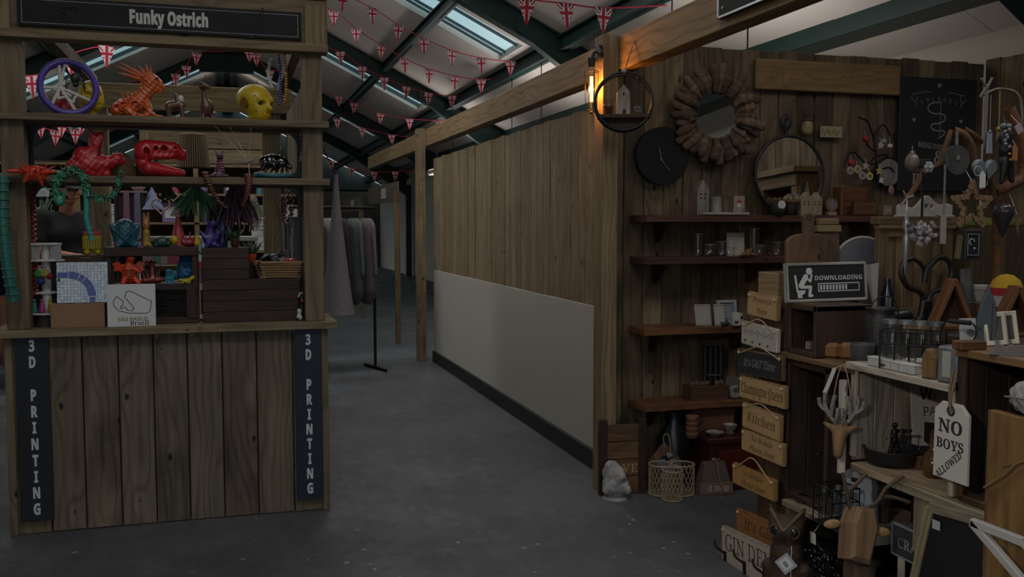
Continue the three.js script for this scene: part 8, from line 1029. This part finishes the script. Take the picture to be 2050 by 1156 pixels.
function prism(label, p, w, h, turn) { const t = thing('wooden_arch', label, 'ornament', p, turn), m = wood('#7d4f24', 'pine', 0.65), L = Math.hypot(w / 2, h), a = Math.atan2(h, w / 2); for (const s of [-1, 1]) part(t, 'slope_board', bx(L, 0.018, 0.09, s * w / 4, h / 2, 0, { r: [0, 0, -s * a], ax: 'x' }), m); part(t, 'foot_board', bx(w * 1.02, 0.014, 0.09, 0, 0.007, 0), m); part(t, 'back', ext([[-w / 2 + 0.01, 0], [w / 2 - 0.01, 0], [0, h - 0.01]], 0.008, { z: -0.04 }), wood('#4a2c16', 'pine')); }
prism('left of two triangular brown wooden frames, right of the branch sculpture', [[2.824, 1.108, -3.2][0], ST, -3.2], 0.16, 0.205, -0.4);
prism('right of two triangular brown wooden frames, at the right edge', [[2.9, 1.13, -2.95][0], ST, -2.95], 0.16, 0.19, -0.4);
{ const m = wood('#8c6232', 'pine', 0.7), t = thing('wooden_strips', 'crossed honey-coloured wooden strips lying in front of the branch sculpture', 'wood strips', [[2.652, 1.098, -3.15][0], ST, -3.15]); part(t, 'strip', bx(0.26, 0.018, 0.04, -0.02, 0.01, 0, { r: [0, 0.2, 0] }), m); part(t, 'strip', bx(0.2, 0.016, 0.035, 0.02, 0.027, 0.01, { r: [0, -0.5, 0.02] }), m); }
{ const p = [3, 1.136, -3.3], t = thing('grey_stake', 'tall weathered grey wooden stake leaning right of the triangular frame', 'stake', [p[0], ST, -3.3], [-0.05, 0, 0.04]); part(t, 'stake', bx(0.045, 0.24, 0.02, 0, 0.12, 0, { ax: 'y' }), wood('#70747a', 'old')); part(t, 'edge', bx(0.012, 0.24, 0.024, 0.02, 0.12, 0, { ax: 'y' }), wood('#5c6066', 'old')); }
{ const p = [3.072, 1.151, -3.3], t = thing('cream_pot', 'small cream square pot behind the grey boat-shaped board', 'pot', [p[0], ST + 0.1, -3.3], 0.2); part(t, 'pot', uvm(hull8([[-0.024, 0, -0.024], [-0.024, 0, 0.024], [-0.032, 0.06, -0.032], [-0.032, 0.06, 0.032], [0.024, 0, -0.024], [0.024, 0, 0.024], [0.032, 0.06, -0.032], [0.032, 0.06, 0.032]])), paint('#8e887e', 0.7)); part(t, 'rim', bx(0.07, 0.02, 0.07, 0, 0.06, 0), paint('#959086', 0.7)); const u = thing('wooden_riser', 'plain wooden box under the small cream pot', 'box', [p[0], ST, -3.3]); part(u, 'box', bx(0.12, 0.098, 0.12, 0, 0.049, 0), wood('#5a4432', 'old')); part(u, 'lid', bx(0.125, 0.01, 0.125, 0, 0.094, 0), wood('#6b523c', 'old')); const v = thing('terracotta_house', 'small brown house-shaped block right of the grey boat-shaped board', 'ornament', [[2.912, 1.136, -3.05][0], ST, -3.05], -0.2); part(v, 'block', ext([[-0.035, 0], [0.035, 0], [0.02, 0.08], [-0.02, 0.08]], 0.05), wood('#855738', 'fine')); part(v, 'base', bx(0.08, 0.008, 0.06, 0, 0.004, 0), dark); }
// on the right crate
{ const p = [2.397, 1.1, -2.551], t = thing('boat_board', 'slate-grey boat-shaped board standing upright on the right crate', 'ornament', p, -0.5); part(t, 'board', ext([[-0.026, 0], [0.026, 0], [0.031, 0.08], [0.022, 0.14], [0, 0.2], [-0.02, 0.14], [-0.031, 0.08]], 0.024, { b: 0.005 }), paint('#3d444b', 0.7)); part(t, 'seam', bx(0.002, 0.13, 0.002, 0.012, 0.075, 0.0125), black); }
{ const p = [2.364, 1.1, -2.561], t = thing('greeting_card', 'white greeting card with a grey motif on the right crate', 'card', [p[0] + 0.06, 1.1, p[2] - 0.1], [-0.1, -0.4, 0]); part(t, 'card', bx(0.055, 0.075, 0.004, 0, 0.038, 0), paint('#9fa2a3', 0.7)); part(t, 'motif', cyl(0.013, 0.013, 0.002, 0.008, 0.026, 0.003, { r: [Math.PI / 2, 0, 0], n: 16 }), paint('#5b6066')); }
{ const p = [2.25, 1.1, -2.465], t = thing('wooden_bar', 'short honey-brown wooden bar lying at the edge of the right crate', 'block', p, -0.15); part(t, 'bar', bx(0.09, 0.028, 0.05, 0, 0.014, 0), wood('#6b4621', 'pine')); part(t, 'end_cut', bx(0.002, 0.02, 0.04, 0.0455, 0.014, 0), wood('#4a2f17', 'fine')); }
function frameStand(label, p, w, h, turn) { const t = thing('picture_holder', label, 'picture frame', p, [-0.2, turn, 0]); part(t, 'frame', ext([[-w / 2, 0], [w / 2, 0], [w / 2, h], [-w / 2, h]], 0.014, { holes: [[[-w / 2 + 0.014, 0.016], [w / 2 - 0.014, 0.016], [w / 2 - 0.014, h - 0.016], [-w / 2 + 0.014, h - 0.016]]] }), whitewash); part(t, 'picture', bx(w - 0.02, h - 0.02, 0.004, 0, h / 2, -0.006), paint('#3a332e', 0.5)); part(t, 'strut', bx(0.016, h * 0.7, 0.006, 0, h * 0.33, -0.03, { r: [0.35, 0, 0] }), dark); }
frameStand('left of two small white picture frames behind the word ornament', [2.412, 1.1, -2.52], 0.07, 0.11, -0.6); frameStand('right of two small white picture frames behind the word ornament', [2.467, 1.1, -2.531], 0.07, 0.11, -0.6);
{ const p = [2.278, 1.1, -2.312], font = await new FontLoader().loadAsync('fonts/droid/droid_serif_bold.typeface.json'), t = thing('word_ornament', 'grey cut-out word ornament reading home on the right crate', 'ornament', p, -0.75); const g = new TextGeometry('home', { font, size: 0.036, depth: 0.012, curveSegments: 4, bevelEnabled: true, bevelSize: 0.001, bevelThickness: 0.001, bevelSegments: 1 }); g.translate(-0.062, 0.004, 0); g.applyMatrix4(new THREE.Matrix4().set(1, 0.18, 0, 0, 0, 1, 0, 0, 0, 0, 1, 0, 0, 0, 0, 1)); part(t, 'letters', uvm(g), paint('#5c6063', 0.7)); part(t, 'base', bx(0.14, 0.006, 0.03, 0.0, 0.003, 0.007), paint('#54585b', 0.7)); }
{ const p = [2.984, 1.222, -3], t = thing('striped_hat', 'ball-shaped yellow, red and white striped cap at the right edge behind the triangular frame', 'cap', [p[0], ST + 0.1, -3.08]); for (const [i, c] of ['#b9b3aa', '#a01c2a', '#b89416'].entries()) part(t, 'band', lathe([[[0.058, 0.0], [0.062, 0.05]], [[0.064, 0.045], [0.062, 0.075]], [[0.062, 0.075], [0.05, 0.105], [0.025, 0.125], [0, 0.13]]][i], { n: 26 }), cloth(c)); part(t, 'block', cyl(0.03, 0.03, 0.1, 0, -0.05, 0), dark); }
{ const t = thing('plank_planter', 'tall plank box with a lime-green fabric top behind the ornaments at the right', 'planter', [[3.913, 1.206, -4.05][0], 0, -4.2]); for (let i = 0; i < 5; i++) part(t, 'plank', bx(0.078, 1.48, 0.02, -0.16 + i * 0.08, 0.74, 0.1, { ax: 'y' }), [wood('#4f3f26', 'old'), wood('#45371f', 'old')][i % 2]); part(t, 'side', bx(0.02, 1.48, 0.2, -0.2, 0.74, 0, { ax: 'y' }), wood('#45371f', 'old')); part(t, 'fabric', soft([[[-0.2, 1.5, 0.02], [0.2, 1.5, 0.02], 0.035, 0.03], [[0, 1.495, 0.05], [0.12, 0.03, 0.06]]], { n: 36 }), cloth('#5d6420'), 'lime-green fabric'); }
// driftwood stand with hanging ornaments
{
  const o = [[3.225, 1.254, -3.4][0], ST, -3.42], t = thing('driftwood_stand', 'large branching driftwood stand hung with ribbons and ornaments at the right', 'stand', o), r = rel(o), m = wood('#6b4a2c', 'old', 0.85), m2 = wood('#7d5230', 'pine', 0.8);
  part(t, 'trunk', tube([[0.02, 0, 0], r([3.239, 1.43, -3.4]), r([3.204, 1.616, -3.4]), r([3.142, 1.712, -3.4]), r([3.091, 1.776, -3.4]), r([3.073, 1.836, -3.4]), r([3.027, 1.882, -3.4]), r([2.974, 1.897, -3.4])], 0.022, { n: 60, m: 9 }), m); part(t, 'branch', tube([r([3.209, 1.637, -3.4]), r([3.289, 1.667, -3.4]), r([3.363, 1.716, -3.4]), r([3.345, 1.868, -3.4]), r([3.274, 2.007, -3.4])], 0.024, { n: 40, m: 9 }), m2);
  part(t, 'branch', tube([r([3.196, 1.637, -3.4]), r([3.103, 1.634, -3.4]), r([3.037, 1.625, -3.4])], 0.014, { n: 20 }), m); part(t, 'branch', tube([r([2.974, 1.897, -3.4]), r([2.939, 1.816, -3.4]), r([2.915, 1.756, -3.4]), r([2.84, 1.719, -3.4]), r([2.796, 1.655, -3.4]), r([2.762, 1.608, -3.4])], 0.013, { n: 40 }), m); part(t, 'branch', tube([r([3.136, 1.852, -3.4]), r([3.082, 1.888, -3.4]), r([3.034, 1.908, -3.4])], 0.012, { n: 18 }), m);
  part(t, 'top_twig', tube([r([3.341, 1.825, -3.4]), r([3.345, 1.977, -3.4]), r([3.314, 2.067, -3.4]), r([3.217, 2.085, -3.4]), r([3.133, 2.056, -3.4])], 0.006, { n: 36 }), mottled('#857a6c')); part(t, 'foot', cyl(0.09, 0.1, 0.03, 0.02, 0.015, 0, { n: 24 }), dark);
}
function hang(name, label, cat, top, len, cordM2, w, make) { const t = thing(name, label, cat, top, 0); part(t, 'ribbon', w ? bx(w, len, 0.002, 0, -len / 2, 0, { c: 0.0004 }) : rod([0, 0, 0], [0, -len, 0], 0.0016), cordM2); const g = new THREE.Group(); g.position.y = -len; make(t, -len); return t; }
const rib = cloth('#7d746c');
hang('pottery_heart', 'grey-blue pottery heart hanging on a long grey ribbon at the right', 'heart', [3.115, 2.088, -3.36], 0.26, rib, 0.018, (t, y) => { part(t, 'heart', ext(heartPts(0.13), 0.03, { y: y - 0.1, b: 0.01 }), paint('#5d6366', 0.5)); part(t, 'bow', [rod([0, -0.01, 0], [-0.03, 0.03, 0], 0.006), rod([0, -0.01, 0], [0.025, 0.035, 0], 0.006), rod([0, 0, 0], [-0.035, -0.05, 0], 0.006)], rib); });
hang('zinc_house', 'narrow pale tag-shaped pendant right of the pottery heart ribbon', 'pendant', [3.128, 2.049, -3.35], 0.16, paint('#8d8476'), 0, (t, y) => { part(t, 'pendant', ext([[-0.012, 0], [0.012, 0], [0.016, -0.09], [-0.016, -0.09]], 0.008, { y }), paint('#8b929a', 0.4, 0.3)); part(t, 'tip', ball(0.008, 0, y + 0.004, 0), zinc); });
hang('yellow_cord', 'long yellow-brown cord with a knot hanging from the top twig at the right', 'cord', [3.222, 2.081, -3.4], 0.17, paint('#7a6634'), 0.007, (t, y) => { part(t, 'knot', ball(0.012, 0, y, 0), paint('#8a7434')); part(t, 'fringe', rod([0, y, 0], [-0.012, y - 0.05, 0], 0.005, 0.002), paint('#8a7434')); });
hang('grey_disc', 'dark grey felt disc hanging on a pale strap left of the big driftwood ring', 'ornament', [2.941, 1.89, -3.33], 0.06, rib, 0.016, (t, y) => { part(t, 'disc', cyl(0.062, 0.062, 0.016, 0, y - 0.062, 0, { r: [Math.PI / 2, 0, 0], n: 36 }), mottled('#4b4a49', 0.95)); part(t, 'star', ext(starPts(0.016, 0.007, 8), 0.006, { y: y - 0.055, z: 0.009 }), paint('#6f6a5c')); });
hang('ribbon_tag', 'long pale ribbon ending in a white and mauve tag in front of the pine door', 'ribbon', [2.86, 1.745, -3.3], 0.22, cloth('#857f7c'), 0.01, (t, y) => { part(t, 'tag', bx(0.03, 0.12, 0.004, 0, y - 0.05, 0), paint('#85817f', 0.8)); part(t, 'bow', [0, 1, 2, 3].map((i) => rod([0, y, 0], [(i - 1.5) * 0.025, y + 0.01 - 0.02 * (i % 2), 0], 0.002)), iron); });
hang('crystal_ball', 'cluster of clear and pinkish glass drops hanging on a black cord above the branch sculpture', 'ornament', [2.768, 1.713, -3.32], 0.19, black, 0.012, (t, y) => { const g = [], g2 = []; for (let i = 0; i < 60; i++) { const a = rr(0, 6.28), e = Math.acos(rr(-1, 1)), R = rr(0.03, 0.058); (i % 3 ? g : g2).push(put(new THREE.OctahedronGeometry(rr(0.009, 0.015)), R * Math.sin(e) * Math.cos(a), y - 0.06 + R * Math.cos(e), R * Math.sin(e) * Math.sin(a), rr(0, 3), rr(0, 3), 0)); } part(t, 'drops', g, M('crystal', () => new THREE.MeshPhysicalMaterial({ color: 0xd8d4d8, roughness: 0.05, transmission: 0.7, thickness: 0, ior: 1.7 }))).userData.kind = 'stuff'; part(t, 'bright_drops', g2, paint('#98898c', 0.2, 0.5)).userData.kind = 'stuff'; part(t, 'core', ball(0.02, 0, y - 0.06, 0), paint('#6a6264', 0.3)); });
hang('icicle', 'long silvery icicle pendant with a bead left of the glass drops', 'pendant', [2.676, 1.605, -3.3], 0.05, whiteP, 0.006, (t, y) => { part(t, 'icicle', lathe([[0.001, y - 0.27], [0.009, y - 0.2], [0.014, y - 0.11], [0.006, y - 0.09], [0.017, y - 0.06], [0.006, y - 0.02], [0, y]], { n: 12 }), paint('#8d8c90', 0.25, 0.6)); part(t, 'bead', ball(0.012, 0, y - 0.06, 0.008), paint('#4a4c55', 0.2)); part(t, 'bow', [rod([0, y + 0.05, 0], [-0.03, y + 0.02, 0], 0.005), rod([0, y + 0.05, 0], [0.03, y + 0.06, 0], 0.005), rod([0, y + 0.05, 0], [-0.02, y + 0.08, 0], 0.004)], cloth('#948e86')); });
{ const c = [3.001, 1.576, -3.3], t = thing('bead_star', 'five-pointed star strung from small round wood slices', 'star', [c[0], c[1], -3.3], 0), pts = starPts(0.098, 0.045); const m = wood('#9a7f5e', 'fine', 0.8); let k = 0; for (let i = 0; i < 10; i++) for (let j = 0; j < 3; j++) { const a = pts[i], b = pts[(i + 1) % 10], f = j / 3; part(t, 'slice', k++ ? t.children[0].geometry : cyl(0.0125, 0.0125, 0.01, 0, 0, 0, { r: [Math.PI / 2, 0, 0], n: 14 }), m).position.set(a[0] + (b[0] - a[0]) * f, a[1] + (b[1] - a[1]) * f, 0.003 * (j % 2)); } part(t, 'cord', rod([0, 0.098, 0], [0.002, 0.16, -0.05], 0.0014), whiteP); const g = part(t, 'price_tag', ext([[-0.015, -0.035], [0.015, -0.035], [0.015, 0.02], [0, 0.035], [-0.015, 0.02]], 0.002, { b: 0 }), whiteP); g.position.set(0.033, 0.11, 0.02); part(t, 'tag_loop', tor(0.02, 0.0012, 0.018, 0.145, 0.01, { n: 24, m: 5 }), whiteP); }
{ const c = [2.984, 1.412, -3.28], t = thing('black_lantern', 'small black box frame with a white inner border hanging right of the pine door', 'frame', [c[0], c[1], -3.28], 0); part(t, 'box', bx(0.08, 0.125, 0.03, 0, 0, 0), paint('#131216', 0.6)); part(t, 'border', [bx(0.056, 0.003, 0.003, 0, 0.044, 0.016), bx(0.056, 0.003, 0.003, 0, -0.044, 0.016), bx(0.003, 0.09, 0.003, -0.028, 0, 0.016), bx(0.003, 0.09, 0.003, 0.028, 0, 0.016)], paint('#777a80')); part(t, 'motif', [tor(0.012, 0.003, -0.008, 0.012, 0.016, { arc: 4.5, n: 20 }), ball(0.006, 0.006, -0.016, 0.016, { s: [1, 1, 0.4] })], paint('#8a8d92')); part(t, 'cord', [rod([-0.035, 0.06, 0], [0, 0.19, -0.03], 0.0016), rod([0.035, 0.06, 0], [0, 0.19, -0.03], 0.0016)], black); part(t, 'side_tag', bx(0.03, 0.1, 0.003, -0.06, -0.01, 0.0, { r: [0, 0, -0.12] }), wood('#7d6a4a', 'fine')); }
{ const c = [3.214, 1.539, -3.35], t = thing('glass_vase', 'dark faceted glass goblet hanging upside down below the driftwood', 'goblet', [c[0], c[1], -3.35], 0); part(t, 'bowl', lathe([[0.004, -0.1], [0.02, -0.06], [0.044, 0.0], [0.046, 0.03], [0.03, 0.045], [0, 0.05]], { n: 10 }), M('dark crystal', () => new THREE.MeshPhysicalMaterial({ color: 0x45424a, roughness: 0.08, transmission: 0.5, thickness: 0 }))); part(t, 'cord', rod([0, 0.045, 0], [0, 0.11, -0.03], 0.0014), black); part(t, 'leaf', ext([[0, 0], [0.012, -0.03], [0.004, -0.09], [-0.008, -0.04]], 0.006, { x: 0.075, y: 0.0 }), wood('#7d6548', 'fine')); part(t, 'leaf_string', rod([0.075, 0, 0], [0.06, 0.09, -0.03], 0.001), whiteP); }
{ const c = [3.203, 1.817, -3.34], t = thing('bead_doll', 'black and grey beaded figure hanging under the right driftwood branch', 'ornament', [c[0], c[1], -3.34], 0); part(t, 'body', soft([[[0, 0.05, 0], [0.034, 0.04, 0.025]], [[0.01, 0.0, 0], [0.04, 0.035, 0.026]], [[0.0, -0.05, 0], [-0.012, -0.14, 0], 0.022, 0.008], [[0.02, -0.05, 0], [0.04, -0.13, 0], 0.02, 0.012]], { n: 40, bump: (x, y, z) => 0.0015 * Math.sin(x * 400) * Math.sin(y * 400) }), paint('#151419', 0.5)); for (let i = 0; i < 8; i++) part(t, 'bead', ball(0.008, rr(-0.03, 0.02), 0.03 + rr(-0.02, 0.06), 0.025, { n: 10, m: 7 }), paint('#7a7478', 0.3)); part(t, 'jewels', [ball(0.006, -0.005, -0.02, 0.03), ball(0.005, 0.012, -0.03, 0.03), ball(0.006, 0.004, -0.045, 0.028)], paint('#b49a3a', 0.2, 0.5)); part(t, 'cord', rod([0.005, 0.09, 0], [0.01, 0.15, -0.03], 0.002), black); for (const s of [-1, 1]) part(t, 'blue_bead', ball(0.014, s * 0.014, 0.1, 0.0), paint('#556066', 0.4)); const u = thing('orange_tag', 'small orange-brown luggage tag beside the black beaded figure', 'tag', [3.217, 1.804, -3.3], 0); part(u, 'tag', ext([[-0.014, -0.035], [0.014, -0.035], [0.014, 0.02], [0, 0.034], [-0.014, 0.02]], 0.003), paint('#8a5a38', 0.8)); part(u, 'string', rod([0, 0.03, 0], [0.004, 0.08, -0.04], 0.001), whiteP); const v = thing('white_label', 'tilted pinkish-white label at the right edge by the driftwood', 'tag', [3.234, 1.904, -3.3], [0, 0, 0.6]); part(v, 'label', bx(0.036, 0.04, 0.003), paint('#8d8284', 0.8)); part(v, 'string', rod([0.01, 0.02, 0], [0.02, 0.06, -0.03], 0.001), whiteP); }
{ const c = [2.793, 1.761, -3.25], t = thing('pink_bottle', 'small pinkish glass bauble behind the dark grey felt disc', 'bauble', [c[0], c[1], -3.42], 0); part(t, 'bauble', ball(0.03, 0, 0, 0, { s: [1, 1.3, 1] }), paint('#6d5c59', 0.4)); part(t, 'cap', cyl(0.012, 0.012, 0.01, 0, 0.042, 0), zinc); part(t, 'cord', rod([0, 0.045, 0], [0.0, 0.07, 0], 0.001), whiteP); const d = [2.78, 1.733, -3.3], u = thing('silver_flower', 'small silvery white flower clip on the left driftwood branch', 'ornament', d, 0); for (let i = 0; i < 6; i++) part(u, 'petal', ball(0.011, 0.014 * Math.cos(i * 1.05), 0.014 * Math.sin(i * 1.05), 0, { n: 10, m: 7, s: [1, 1, 0.5] }), paint('#8a8888', 0.3)); part(u, 'heart', ball(0.008, 0, 0, 0.008), paint('#a8a39a', 0.3)); }

scene.traverse((o) => { if (o.isMesh) { o.castShadow = true; o.receiveShadow = true; } });
renderer.render(scene, camera);
